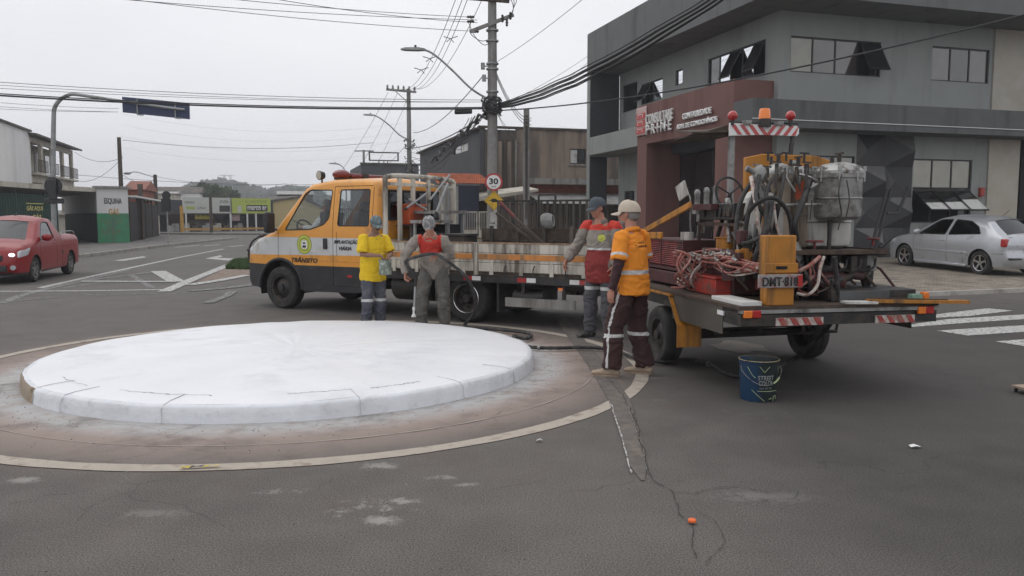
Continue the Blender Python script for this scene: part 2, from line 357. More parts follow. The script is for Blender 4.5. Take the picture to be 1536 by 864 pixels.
# road markings on the left
line('stop_line', gl([(-60, 437.5), (120, 436.5), (252, 434.5)]), .17, M['line_white'])
line('stop_line', gl([(165, 441.5), (300, 440), (392, 438.5)]), .1, M['line_worn'], .004)
line('lane_line', gl([(60, 432), (140, 414), (200, 401), (270, 386), (335, 373.5)]), .17, M['line_white'])
line('lane_line', gl([(0, 455.5), (30, 444), (70, 433), (130, 420), (195, 404)]), .2, M['line_worn'], .004)
line('lane_line', gl([(8, 453), (82, 447)]), .1, M['line_worn'], .006)
tri = gl([(122, 422.5), (237, 407), (265, 423)])
for i, wd in ((0, .22), (1, .4), (2, .28)):
    line('island_marking', [tri[i], tri[(i+1) % 3]], wd, M['line_white'] if i else M['line_worn'], .008+.003*i)
line('lane_line', gl([(95, 432), (165, 421)]), .14, M['line_worn'], .004)
line('lane_line', gl([(196, 412), (228, 432)]), .16, M['line_worn'], .004)
line('edge_line', gl([(246, 438), (290, 419), (330, 403), (368, 387)]), .28, M['line_white'], .012)
line('edge_line', gl([(284, 428), (330, 421), (372, 413)]), .3, M['line_white'], .014)
line('edge_line', gl([(285, 437), (345, 432), (390, 426)]), .3, M['line_worn'], .012)
line('edge_line', gl([(312, 455), (340, 444), (350, 437)]), .2, M['line_worn'], .012)
line('lane_line', gl([(120, 441), (160, 443)]), .1, M['line_worn'], .004)
b = MB(); b.face([G(*p)+(.006,) for p in ((171, 391), (215, 384.5), (220, 386), (185, 391.5))]); tag(b.build('arrow_marking', M['line_white']), kind='structure')
b = MB(); b.face([G(*p)+(.006,) for p in ((308, 388), (331, 383), (334, 385), (326, 387), (352, 388), (342, 391))]); tag(b.build('arrow_marking', M['line_white']), kind='structure')
for seg in (((262, 371), (300, 368)), ((305, 369), (330, 367)), ((345, 370), (366, 368))):
    line('dashed_line', gl(seg), .25, M['line_white'])
# crossing on the right
for q in (((1380, 477), (1433, 472.5), (1500, 464.5)), ((1360, 490), (1440, 481.5), (1560, 474)), ((1428, 500), (1560, 491.5)), ((1520, 517), (1600, 511))):
    line('crossing_stripe', gl(q), [.15]+[.42]*(len(q)-1) if len(q) == 3 else .5, M['line_white'])
# triangular median with bare soil ahead of the truck
mm('soil', (.2, .145, .11), .95, var=.3, scale=5, bump=.5, dirt=(.28, .25, .22), damt=.4, dscale=6)
sheet('median_soil', gl([(288, 428), (330, 406), (365, 390), (372, 388), (405, 388), (405, 409), (372, 412)]), M['soil'], .008)
mm('grass', (.06, .11, .03), .9, var=.4, scale=9)
b = MB()
gq = gl([(338, 404), (352, 394), (380, 391), (380, 405)])
for i in range(2600):
    u, v = random.random(), random.random()
    p = Vector(gq[0]).lerp(Vector(gq[3]), u).lerp(Vector(gq[1]).lerp(Vector(gq[2]), u), v)
    h = random.uniform(.08, .2); a = random.random()*6.28; dx, dy = .03*math.cos(a), .03*math.sin(a); lx, ly = random.uniform(-.05, .05), random.uniform(-.05, .05)
    b.face([(p.x-dx, p.y-dy, .005), (p.x+dx, p.y+dy, .005), (p.x+lx, p.y+ly, h)])
tag(b.build('grass', M['grass']), kind='stuff')
# concrete gutter strip running diagonally, with a painted left edge
mm('gutter', (.125, .112, .1), .95, var=.22, scale=9, bump=.5, bscale=60, dirt=(.18, .15, .125), damt=.35, dscale=5)
gp = [(836, 470), (858, 500), (893, 545), (929, 600), (944, 650), (958, 700), (964, 722)]
line('concrete_gutter', gl(gp), [.2, .2, .2, .19, .16, .11, .02], M['gutter'], .0065)
mm('crack', (.032, .03, .028), 1, var=.3)
def crack(name, px, w, m, seed=1, z=.009, amp=.03):
    pts = [Vector(G(*p)) for p in px]; path = []
    for i in range(len(pts)-1):
        k = max(4, int((pts[i+1]-pts[i]).length/.04))
        for j in range(k): path.append(pts[i].lerp(pts[i+1], j/k))
    path.append(pts[-1]); q = []
    for i, p in enumerate(path):
        q.append(p+Vector((noise.noise(Vector((p.x*6, p.y*6, seed))), noise.noise(Vector((p.x*6, p.y*6, seed+9)))))*amp)
    ws = [max(.0015, w*(.5+1.1*noise.noise(Vector((i*.7, seed, 3))))) for i in range(len(q))]
    return line(name, q, ws, m, z)
crack('gutter_edge_paint', [(916, 606), (932, 655), (947, 712)], .017, M['line_white'], 3, .01, .012)
crack('gutter_edge_paint', [(942, 608), (957, 660), (972, 712)], .008, M['line_worn'], 4, .01, .012)
crack('road_crack', [(905, 560), (938, 600), (958, 645), (972, 700), (982, 722), (1010, 740), (1045, 741), (1075, 733), (1110, 731), (1150, 740), (1180, 737)], .009, M['crack'], 5)
crack('road_crack', [(1010, 740), (1024, 775), (1040, 800), (1042, 840)], .007, M['crack'], 6)
crack('road_crack', [(1045, 770), (1080, 785), (1088, 815), (1060, 850)], .005, M['crack'], 7)
crack('road_crack', [(1095, 742), (1130, 752), (1190, 750), (1200, 738)], .006, M['crack'], 8)
crack('road_crack', [(740, 735), (780, 728), (820, 722)], .005, M['crack'], 9)
crack('road_crack', [(968, 690), (955, 640), (948, 612)], .006, M['crack'], 10, .0105)
for k, (cx, cy, rx, ry) in enumerate(((1112, 520, .34, .42),)):
    c = G(cx, cy); mm('manhole', (.13, .115, .1), .9, var=.2, dirt=(.09, .085, .08), damt=.4); b = MB(); pts = []
    for i in range(26):
        a = 2*math.pi*i/26; r = 1+.55*noise.noise(Vector((math.cos(a)*1.8, math.sin(a)*1.8, k*3.1)))
        pts.append((c[0]+rx*r*math.cos(a), c[1]+ry*r*math.sin(a), .006))
    b.face(pts); tag(b.build('patch', M['manhole']), kind='structure')
# ------------------------------------------------------------------ pavements
mm('paving', (.27, .235, .19), .95, var=.2, scale=3, bump=.6, bscale=26, dirt=(.16, .14, .115), damt=.4, dscale=2.2)
mm('kerb', (.36, .34, .31), .9, var=.15, bump=.3, dirt=(.22, .2, .18), damt=.4)
mm('paving_grey', (.16, .15, .14), .95, var=.2, scale=2, bump=.4, bscale=20, dirt=(.1, .095, .085), damt=.4, dscale=1.2)
BF = Fr(8.09, 24.75, 17)                      # frame of the corner building: x along its right facade, y away along its street facade
def bw(x, y): q = BF.w((x, y, 0)); return (q[0], q[1])
kerb = [bw(19, -5.6), (13.5, 17.9), (10.9, 16.9), (8, 15.9), (6.5, 15.9), (4.5, 16.6), (2.8, 18.2), (1.2, 21), (-1.35, 28), (-5.6, 42), (-11.1, 60)]
wall = [bw(19, .3), bw(7, .3), bw(4.6, .3), bw(2.5, .3), bw(1.2, .3), bw(.3, .3), bw(.3, 0.5), bw(.3, 1.6), bw(.3, 5), bw(.3, 18), bw(.3, 38)]
b = MB(); K = 8; rows = []
for k_, w_ in zip(kerb, wall):
    k_ = Vector(k_); w_ = Vector(w_); nrm = (w_-k_).normalized(); r = [(k_.x, k_.y, 0), (k_.x+nrm.x*.02, k_.y+nrm.y*.02, .085), (k_.x+nrm.x*.14, k_.y+nrm.y*.14, .09)]
    rows.append(r)
b.loft(rows, close=False); tag(b.build('pavement_kerb', M['kerb']), kind='structure')
b = MB(); rows = []
for k_, w_ in zip(kerb, wall):
    k_ = Vector(k_); w_ = Vector(w_); nrm = (w_-k_).normalized(); s = k_+nrm*.14; r = []
    for t in range(K+1):
        q = s.lerp(w_, t/K); r.append((q.x, q.y, .09+.21*t/K))
    rows.append(r)
b.loft(rows, close=False)
def paving_material():
    m = M['paving']; n = m.node_tree; L = n.links.new; N = n.nodes.new
    g = N('ShaderNodeNewGeometry'); mp = N('ShaderNodeMapping'); mp.inputs['Rotation'].default_value = (0, 0, math.radians(-17)); mp.inputs['Scale'].default_value = (1, 1, 0)
    L(g.outputs['Position'], mp.inputs['Vector']); br = N('ShaderNodeTexBrick'); br.inputs['Scale'].default_value = 4.6
    br.inputs['Color1'].default_value = (1.1, 1.1, 1.1, 1); br.inputs['Color2'].default_value = (.85, .84, .82, 1); br.inputs['Mortar'].default_value = (.52, .5, .48, 1); br.inputs['Mortar Size'].default_value = .02
    L(mp.outputs[0], br.inputs['Vector']); b = n.nodes['Principled BSDF']; src = b.inputs['Base Color'].links[0].from_socket
    x = N('ShaderNodeMix'); x.data_type = 'RGBA'; x.blend_type = 'MULTIPLY'; x.inputs['Factor'].default_value = 1; L(src, x.inputs[6]); L(br.outputs[0], x.inputs[7]); L(x.outputs[2], b.inputs['Base Color'])
paving_material()
tag(b.build('pavement', M['paving']), kind='structure')
lk = [(-90, 27.2), (-30, 26.6), (-20, 26.4), (-17.6, 27.2), (-16.9, 29), (-16.8, 31), (-17.6, 36.2), (-18.5, 42), (-18.9, 48), (-19.9, 58), (-24, 61), (-90, 75)]
b = MB(); b.prism(lk, 'z', -.1, .12); tag(b.build('pavement', M['paving_grey'], bev=.03), kind='structure')
L_, R_ = strip_pts(lk[1:10], .16); b = MB()
b.loft([[(l.x, l.y, 0), (l.x, l.y, .13), (r.x, r.y, .13), (r.x, r.y, 0)] for l, r in zip(L_, R_)]); tag(b.build('pavement_kerb', M['kerb']), kind='structure')
b = MB(); b.prism([(-60, 82), (-28.8, 71.4), (-21, 70), (-14, 72), (-9, 80), (-9, 140), (-60, 140)], 'z', -.1, .14); tag(b.build('pavement', M['paving_grey']), kind='structure')
# ------------------------------------------------------------------ traffic island, freshly painted
mm('joint_brown', (.1, .08, .06), .9); mm('joint_grey', (.45, .45, .47), .9)
def island():
    t = empty('traffic_island', (ISL[0], ISL[1], 0), 0, None, 'large low round island freshly painted white in the middle of the junction', 'traffic island')
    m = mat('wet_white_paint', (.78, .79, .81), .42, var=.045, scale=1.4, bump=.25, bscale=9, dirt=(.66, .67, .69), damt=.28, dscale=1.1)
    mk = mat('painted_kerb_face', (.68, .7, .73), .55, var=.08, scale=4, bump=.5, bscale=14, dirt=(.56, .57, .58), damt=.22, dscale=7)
    bare = mat('bare_kerb_concrete', (.34, .28, .21), .9, var=.2, bump=.5, dirt=(.2, .15, .1), damt=.4, dscale=6)
    n = 240; base = .0; R0 = 2.595
    def pt(i, r, z, k):
        a = 2*math.pi*i/n; w_ = .016*noise.noise(Vector((math.cos(a)*5, math.sin(a)*5, 1.3)))+.008*noise.noise(Vector((math.cos(a)*22, math.sin(a)*22, k)))
        return ((r+w_)*math.cos(a), (r+w_)*math.sin(a), z+(.006*noise.noise(Vector((math.cos(a)*7, math.sin(a)*7, 4))) if z > .05 else 0))
    b = MB(); prof = [(R0-.06, .139), (R0-.12, .145), (R0-.24, .149), (R0-.5, .155)]+[(R0-.5-.27*i, .155+.006*i-.0005*i*i) for i in range(1, 8)]
    rings = []
    for k, (r, z) in enumerate(prof):
        rings.append([(lambda q: (q[0], q[1], q[2]+.006*noise.noise(Vector((q[0]*1.7, q[1]*1.7, 2)))))(pt(i, r, z, 1 if k < 3 else 2)) for i in range(n)])
    b.loft(rings, cap=False)
    b.bm.verts.ensure_lookup_table(); ring = b.bm.verts[-n:]; b.bm.faces.new(list(ring))
    b.build('painted_top', m, t)
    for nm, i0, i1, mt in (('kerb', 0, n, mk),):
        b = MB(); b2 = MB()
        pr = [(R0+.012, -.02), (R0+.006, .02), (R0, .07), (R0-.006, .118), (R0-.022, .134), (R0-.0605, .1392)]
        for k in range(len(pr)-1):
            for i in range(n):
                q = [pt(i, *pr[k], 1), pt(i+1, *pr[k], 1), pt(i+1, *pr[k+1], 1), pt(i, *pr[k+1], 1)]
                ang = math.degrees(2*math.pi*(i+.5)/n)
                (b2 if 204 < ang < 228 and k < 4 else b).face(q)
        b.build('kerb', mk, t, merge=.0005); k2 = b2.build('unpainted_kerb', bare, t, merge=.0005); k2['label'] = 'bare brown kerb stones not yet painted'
    # joints between the kerb stones and hairline cracks in the top
    for j, a in enumerate((228, 239, 262, 296, 318, 336)):
        a = math.radians(a); b = MB(); p = []
        for k, (r, z) in enumerate(((R0+.018, .0), (R0+.012, .05), (R0+.004, .1), (R0-.03, .137), (R0-.12, .1475), (R0-.26, .152), (R0-.33, .1535))):
            aa = a+.006*noise.noise(Vector((k*1.3, j, 0))); p.append((r*math.cos(aa), r*math.sin(aa), z+.002))
        b.tube(p, [.002+.0025*abs(noise.noise(Vector((k, j, 1.5)))) for k in range(7)], 5); b.build('kerb_joint', M['joint_brown'] if j < 0 else M['joint_grey'], t)
    for j, (a0, a1, r) in enumerate(((222, 236, 2.3), (246, 268, 2.28), (283, 296, 2.28), (300, 312, 2.32))):
        p = []
        for k in range(24):
            a = math.radians(a0+(a1-a0)*k/23); rr = r+.03*noise.noise(Vector((k*.4, j, 7))); p.append((rr*math.cos(a), rr*math.sin(a), .1555))
        b = MB(); b.tube(p, [.0012+.004*abs(noise.noise(Vector((k*.5, j, 3)))) for k in range(24)], 4); b.build('surface_crack', mat('crack_grey', (.3, .3, .31), .9), t)
island()
# ================================================================== buildings
mm('grey_wall', (.265, .28, .27), .85, var=.05, scale=1.5, bump=.15, bscale=60, dirt=(.225, .238, .23), damt=.25, dscale=1.5, streak=True)
mm('grey_dark', (.13, .135, .135), .8, var=.06, scale=2, dirt=(.1, .1, .1), damt=.3, dscale=1.5, streak=True)
mm('band_grey', (.1, .105, .105), .8, var=.08, scale=2, dirt=(.075, .075, .075), damt=.3, dscale=1.2, streak=True)
mm('fin_dark', (.045, .048, .055), .8, var=.1)
mm('burgundy', (.165, .078, .067), .75, var=.07, scale=1.5, dirt=(.13, .062, .054), damt=.3, dscale=1.2, streak=True)
mm('stone_clad', (.37, .34, .28), .45, var=.1, scale=.8, dirt=(.42, .4, .36), damt=.45, dscale=1.3)
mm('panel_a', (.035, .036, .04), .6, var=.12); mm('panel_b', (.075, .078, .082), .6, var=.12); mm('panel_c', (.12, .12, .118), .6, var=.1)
mm('frame_black', (.015, .015, .016), .4, var=.1)
M['mirror_glass'] = glassmat('mirror_glass', (.05, .055, .05), .03, .75)
M['sky_glass'] = glassmat('sky_glass', (.05, .055, .05), .05, 1.3)
def mirrorish(name, col):
    m = mat(name, col, .08, .0, var=.25, scale=1.1, spec=.9, coat=1); return m
M['pane_olive_refl'] = mirrorish('pane_olive_refl', (.17, .165, .115)); M['pane_dark'] = mirrorish('pane_dark', (.012, .013, .015)); M['pane_brown'] = mirrorish('pane_brown', (.07, .06, .055))  # olive base colour stands in for buildings reflected in the glass
M['pane_bright_refl'] = mirrorish('pane_bright_refl', (.42, .44, .45))  # pale base colour painted in place of a reflection
def holewall(mb, ax, c0, c1, u0, u1, z0, z1, holes):
    us = sorted({u0, u1} | {h[i] for h in holes for i in (0, 1) if u0 < h[i] < u1}); zs = sorted({z0, z1} | {h[i] for h in holes for i in (2, 3) if z0 < h[i] < z1})
    for a, b_ in zip(us, us[1:]):
        run = None
        for c, d in list(zip(zs, zs[1:]))+[(None, None)]:
            inside = c is None or any(h[0] <= (a+b_)/2 <= h[1] and h[2] <= (c+d)/2 <= h[3] for h in holes)
            if inside:
                if run: (mb.b2(a, b_, c0, c1, run[0], run[1]) if ax == 'y' else mb.b2(c0, c1, a, b_, run[0], run[1])); run = None
            else: run = (run[0] if run else c, d)
def window(parent, ax, face, inn, u0, u1, z0, z1, panes, open_=(), sash_mat='pane_dark', fr=.045, ang=35, name='window', inner=None):
    """ax 'y': facade plane y=face, inn = +1 inward. panes = list of materials left to right; open_ indices swing out at the bottom"""
    f = MB(); n = len(panes); dep = .06
    def bx(mb, ua, ub, za, zb, d0, d1):
        c0, c1 = sorted((face+inn*d0, face+inn*d1))
        (mb.b2(ua, ub, c0, c1, za, zb) if ax == 'y' else mb.b2(c0, c1, ua, ub, za, zb))
    g = fr
    bx(f, u0, u1, z1-g, z1, .05, .11); bx(f, u0, u1, z0, z0+g, .05, .11)
    for i in range(n+1):
        uu = u0+(u1-u0)*i/n; a = min(max(uu-g/2, u0), u1-g) if 0 < i < n else (u0 if i == 0 else u1-g)
        bx(f, a, a+g, z0+g, z1-g, .052, .108)
    fo = f.build(name, M['frame_black'], parent)
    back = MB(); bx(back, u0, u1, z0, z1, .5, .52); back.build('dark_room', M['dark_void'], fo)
    for i, pm in enumerate(panes):
        ua = u0+(u1-u0)*i/n+g*.6; ub = u0+(u1-u0)*(i+1)/n-g*.6
        p = MB()
        if i in open_:
            H_ = z1-z0-g; A = math.radians(ang); oz = z1-g; o0 = face+inn*.045
            def q(u, t, e):
                off = inn*(-1)*(t*math.sin(A))+inn*(-e*math.cos(A)); zz = oz-t*math.cos(A)-e*math.sin(A)*-1
                return (u, o0+off, zz) if ax == 'y' else (o0+off, u, zz)
            p.loft([[q(ua, 0, 0), q(ub, 0, 0), q(ub, 0, .02), q(ua, 0, .02)], [q(ua, H_, 0), q(ub, H_, 0), q(ub, H_, .02), q(ua, H_, .02)]])
            p.build('open_sash', M[pm], fo)
            r = MB()
            for (a0, b0, t0, t1) in ((ua, ua+.04, 0, H_), (ub-.04, ub, 0, H_), (ua, ub, H_-.04, H_)):
                r.loft([[q(a0, t0, -.006), q(b0, t0, -.006), q(b0, t0, .028), q(a0, t0, .028)], [q(a0, t1, -.006), q(b0, t1, -.006), q(b0, t1, .028), q(a0, t1, .028)]])
            r.build('sash_frame', M['frame_black'], fo)
            if inner: p = MB(); bx(p, ua, ub, z0+g*.5, z1-g*.5, .12, .13); p.build('inner_pane', M[inner], fo)
        else:
            bx(p, ua, ub, z0+g*.5, z1-g*.5, .075, .085); p.build('pane', M[pm], fo)
    return fo
def black_frames():
    q = lambda px, py: Vector(BF.w(BF.hit(px, py, 'y', -2.2)))
    o = q(1306, 378); o.z = .25; t = empty('folding_stand', o, 0, None, 'black folding stand leaning beside the faceted panel of the office building', 'stand')
    for pts in (((1331, 284), (1305, 378)), ((1337, 284), (1312, 378)), ((1363, 281), (1352, 308), (1346, 320), (1330, 320))):
        b = MB(); b.tube([q(*p)-o for p in pts], .045, 6); b.build('stand_bar', M['frame_black'], t)
    b = MB(); b.tube([q(1352, 345)-o, q(1320, 372)-o], .04, 6); b.build('stand_foot', M['frame_black'], t)
def corner_building():
    t = thing('office_building', BF, 'two storey grey corner office building with burgundy entrance portal and dark roof fascia', 'building')
    E_ = 1.6; W_ = 1.4; X1 = 22.; YE = 11.7
    hl = [(9.75, 11.18, 6.1, 7.25), (7.5, 9.35, 6.2, 7.03), (5.92, 6.48, 6.54, 7.11), (.72, 4.12, 6.05, 7.1), (9.9, 10.9, .3, 2.7), (.6, 6, .3, 4.3)]
    b = MB(); holewall(b, 'x', 0, .25, .25, YE-.2, 0, 7.8, hl)
    hr = [(.4, 3.73, 6., 7.08), (5.75, 8.12, 6., 7.1), (.6, 2.9, 2.5, 3.5), (5.2, 7.62, 1.4, 3.48)]
    holewall(b, 'y', 0, .25, 0, X1, 0, 7.8, hr)
    b.b2(.25, X1, YE-.2, YE, 0, 7.8); b.build('wall', M['grey_wall'], t)
    b = MB(); b.b2(-W_, X1, -E_, YE+.15, 7.8, 8.02); b.b2(-W_, X1, -E_, -E_+.2, 8.02, 9.5); b.b2(-W_, -W_+.2, -E_+.2, YE+.15, 8.02, 9.5); b.b2(-W_+.2, X1, YE+.0, YE+.15, 8.02, 9.5)
    b.build('roof_fascia', M['grey_dark'], t)
    b = MB(); b.b2(-W_, -.003, YE-.17, YE+.13, 4.22, 7.797); b.b2(-W_, -.55, YE-.17, YE+.13, .1, 4.2); b.build('end_fin', M['grey_wall'], t)
    b = MB(); b.b2(-W_+.03, -.006, YE-.185, YE-.172, 5.05, 7.79); b.b2(-W_+.03, -.56, YE-.185, YE-.172, .2, 4.2); b.build('fin_inner_face', M['fin_dark'], t)
    bx = BF.hit(1129.5, 152, 'y', -1.0)[0]
    b = MB(); b.b2(-W_+.002, -.003, 6.79, YE-.19, 4.28, 5.03); b.build('floor_band', M['grey_wall'], t)
    b = MB(); b.b2(bx, X1, -1.0, -.003, 4.2, 5.0); b.build('floor_band', M['band_grey'], t)
    # portal
    b = MB(); b.b2(-W_, .05, .22, 6.76, 4.3, 5.74); b.b2(-W_, .0, .22, 1.2, .1, 4.3); b.b2(-W_, .0, 5.99, 6.76, .1, 4.3)
    b.build('entrance_portal', M['burgundy'], t)
    b = MB(); b.b2(-.35, -.0, 1.2, 5.99, 3.95, 4.28); b.build('portal_lintel', M['fin_dark'], t)
    d = MB()
    for yy in (1.22, 2.4, 3.6, 4.8, 5.93): d.b2(.0, .08, yy, yy+.06, .3, 3.94)
    d.b2(.001, .079, 1.28, 5.93, 2.6, 2.66); do = d.build('glass_entrance', M['frame_black'], t)
    for i, (a, c) in enumerate(((1.28, 2.4), (2.46, 3.6), (3.66, 4.8), (4.86, 5.93))):
        for z0, z1 in ((.3, 2.6), (2.66, 3.94)):
            p = MB(); p.b2(.03, .045, a, c, z0, z1); p.build('pane', M['pane_bright_refl'] if i == 0 else M['pane_dark'], do)
    b = MB(); b.b2(1.2, 1.22, .4, 6.2, .2, 4.2); b.build('dark_lobby', M['dark_void'], t)
    # windows of the street side
    window(t, 'x', 0, 1, 9.75, 11.18, 6.1, 7.25, ['pane_dark'])
    window(t, 'x', 0, 1, 7.5, 9.35, 6.2, 7.03, ['sky_glass', 'sky_glass'], (1,), ang=30)
    window(t, 'x', 0, 1, 5.92, 6.48, 6.54, 7.11, ['sky_glass'])
    window(t, 'x', 0, 1, .72, 4.12, 6.05, 7.1, ['pane_dark', 'sky_glass', 'pane_dark', 'sky_glass', 'pane_dark'], (0, 2), ang=27)
    window(t, 'x', 0, 1, 9.9, 10.9, .3, 2.7, ['pane_dark'], name='door')
    window(t, 'y', 0, 1, .4, 3.73, 6., 7.08, ['pane_olive_refl', 'pane_brown', 'pane_brown', 'pane_dark'], (3,), ang=30)
    window(t, 'y', 0, 1, 5.75, 8.12, 6., 7.1, ['pane_brown', 'pane_dark', 'pane_brown'])
    window(t, 'y', 0, 1, .6, 2.9, 2.5, 3.5, ['pane_brown', 'pane_brown', 'pane_olive_refl'])
    window(t, 'y', 0, 1, 5.2, 7.62, 2.52, 3.48, ['pane_olive_refl', 'pane_olive_refl', 'pane_olive_refl'])
    window(t, 'y', 0, 1, 5.2, 7.62, 1.4, 2.48, ['pane_dark', 'pane_dark', 'pane_dark'], (0, 1, 2), ang=52)
    A = math.radians(52)
    for i in range(3):
        u0 = 5.24+.807*i; p = MB(); z = 2.43
        def q(u, s, e): return (u, -.0-s*math.sin(A)-e*math.cos(A)+.045, z-s*math.cos(A)+e*math.sin(A))
        h = (.34, .38, .52)[i]
        p.loft([[q(u0+.03, 1.0-h, .026), q(u0+.76, 1.0-h-.03, .026), q(u0+.76, 1.0-h-.03, .03), q(u0+.03, 1.0-h, .03)], [q(u0+.03, 1.0, .026), q(u0+.76, 1.0, .026), q(u0+.76, 1.0, .03), q(u0+.03, 1.0, .03)]])
        p.build('sash_reflection', M['white_paint'], t)  # white strips painted in as the reflection low on the open sashes
    # stone cladding
    b = MB(); b.b2(8.25, 12.5, -.06, -.003, 5.003, 7.79); b.b2(8.25, 9.58, -.06, -.003, .2, 4.19); b.build('stone_cladding', M['stone_clad'], t)
    b = MB(); b.b2(9.65, 14, -.08, -.003, .2, 4.19); b.build('dark_doorway', M['dark_void'], t)
    # faceted dark panel
    b = MB(); nx, nz = 2, 4; x0, x1, z0, z1 = 2.95, 5.15, .25, 4.19; random.seed(3)
    dx = (x1-x0)/nx; dz = (z1-z0)/nz
    for i in range(nx):
        for j in range(nz):
            a, c, e, f = x0+i*dx, x0+(i+1)*dx, z0+j*dz, z0+(j+1)*dz
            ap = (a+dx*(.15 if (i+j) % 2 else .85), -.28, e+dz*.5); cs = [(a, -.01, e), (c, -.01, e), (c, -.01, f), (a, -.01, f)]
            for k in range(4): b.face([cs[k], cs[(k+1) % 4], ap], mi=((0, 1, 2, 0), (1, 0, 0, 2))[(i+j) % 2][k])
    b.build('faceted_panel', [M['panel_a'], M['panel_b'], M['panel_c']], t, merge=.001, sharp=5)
    # brackets leaning on the panel, red box
    b = MB(); b.box((8.0, -.06, 2.42), (.16, .12, .3)); b.build('alarm_box', M['red_paint'], t, bev=.01)
    # lettering on the portal
    def on(px, py): return BF.hit(px, py, 'x', -W_)
    X = -W_-.0
    def tx(s, pa, pb, h, **k):
        a = on(*pa); c = on(*pb); wd = abs(a[1]-c[1]); o = ((X-.05), (a[1]+c[1])/2, (a[2]+c[2])/2)
        return text('lettering', s, M['letter_white'], t, o, (0, -1, 0), (0, 0, 1), wd, h, .05, **k)
    tx('CONSULTARE', (972, 180), (1012, 170), .36, bold=.0)
    tx('P·R·I·M·E', (972, 196), (1010, 186), .36, bold=.01)
    tx('CONTABILIDADE', (1027, 173.5), (1070, 167), .2, bold=.03)
    tx('ADM. DE CONDOMÍNIOS', (1018, 188), (1079, 179.5), .21, bold=.03)
    a = on(957, 163); c = on(971, 204)
    b = MB(); b.b2(X-.08, X-.003, c[1], a[1], c[2]+.05, a[2]); lo = b.build('logo_plate', mat('logo_pale', (.5, .36, .34), .5), t, bev=.03)
    b = MB(); ym = (a[1]+c[1])/2; hw = (a[1]-c[1])/2-.06; zt = a[2]-.18; zb = c[2]+.12
    for k in range(3): b.b2(X-.1, X-.081, ym-hw, ym+hw, zb+(zt-zb)*k/3, zb+(zt-zb)*(k+.8)/3)
    for k in range(3):
        b2_ = MB(); b2_.tube([(X-.106, ym-hw*.55, zb+(zt-zb)*(k+.2)/3), (X-.106, ym-hw*.55, zb+(zt-zb)*(k+.6)/3), (X-.106, ym+hw*.55, zb+(zt-zb)*(k+.6)/3), (X-.106, ym+hw*.55, zb+(zt-zb)*(k+.2)/3)], .016, 5)
        b2_.build('logo_stroke', M['letter_white'], lo)
    b.build('logo_field', mat('logo_red', (.5, .07, .06), .5), lo)
    # thin service cable stapled along the band
    b = MB(); b.tube([(bx-.02, -1.02, 4.42), (3, -1.02, 4.41), (8, -1.02, 4.4), (14, -1.02, 4.39)], .012, 5); b.build('band_cable', M['letter_white'], t)
corner_building(); black_frames()
# ------------------------------------------------------------------ street behind the truck
mm('tan_render', (.3, .235, .185), .95, var=.12, scale=.9, bump=.3, bscale=20, dirt=(.13, .11, .095), damt=.55, dscale=1.1, streak=True)
mm('dark_render', (.075, .078, .085), .9, var=.08, scale=1, dirt=(.1, .1, .105), damt=.3, dscale=1, streak=True)
mm('sooty', (.07, .062, .055), .95, var=.25, scale=1.5, dirt=(.14, .12, .1), damt=.5, dscale=1.2, streak=True)
mm('terracotta', (.5, .14, .06), .9, var=.25, scale=7, dirt=(.22, .09, .06), damt=.35, dscale=4)
mm('terra_old', (.27, .1, .065), .9, var=.25, scale=4, dirt=(.15, .09, .07), damt=.4)
mm('brick_red', (.27, .09, .055), .95, var=.25, scale=5)
mm('zinc', (.33, .33, .32), .6, var=.15, dirt=(.2, .18, .16), damt=.4, dscale=1.5, streak=True)
mm('cream', (.5, .47, .4), .85, var=.08, dirt=(.3, .27, .22), damt=.35, dscale=2)
mm('navy', (.02, .025, .05), .7, var=.15)
mm('off_white_wall', (.7, .7, .69), .9, var=.04, scale=1, dirt=(.6, .6, .59), damt=.25, dscale=.8, streak=True)
def corrugated(mb, p0, p1, z0, z1, amp=.03, per=.12, th=.01, mi=0):
    p0 = Vector(p0); p1 = Vector(p1); ln = (p1-p0).length; t = (p1-p0)/ln; n = Vector((-t.y, t.x)); k = int(ln/per*4); lo, hi = [], []
    for i in range(k+1):
        s = ln*i/k; o = amp*(1 if i % 4 in (1, 2) else -1)*.5; q = p0+t*s+n*o; lo.append((q.x, q.y, z0)); hi.append((q.x, q.y, z1))
    n3 = Vector((n.x*th, n.y*th, 0))
    mb.loft([lo, hi], close=False, mi=mi); mb.loft([[Vector(p)+n3 for p in hi], [Vector(p)+n3 for p in lo]], close=False, mi=mi)
MF = Fr(-1.68, 42, 17)
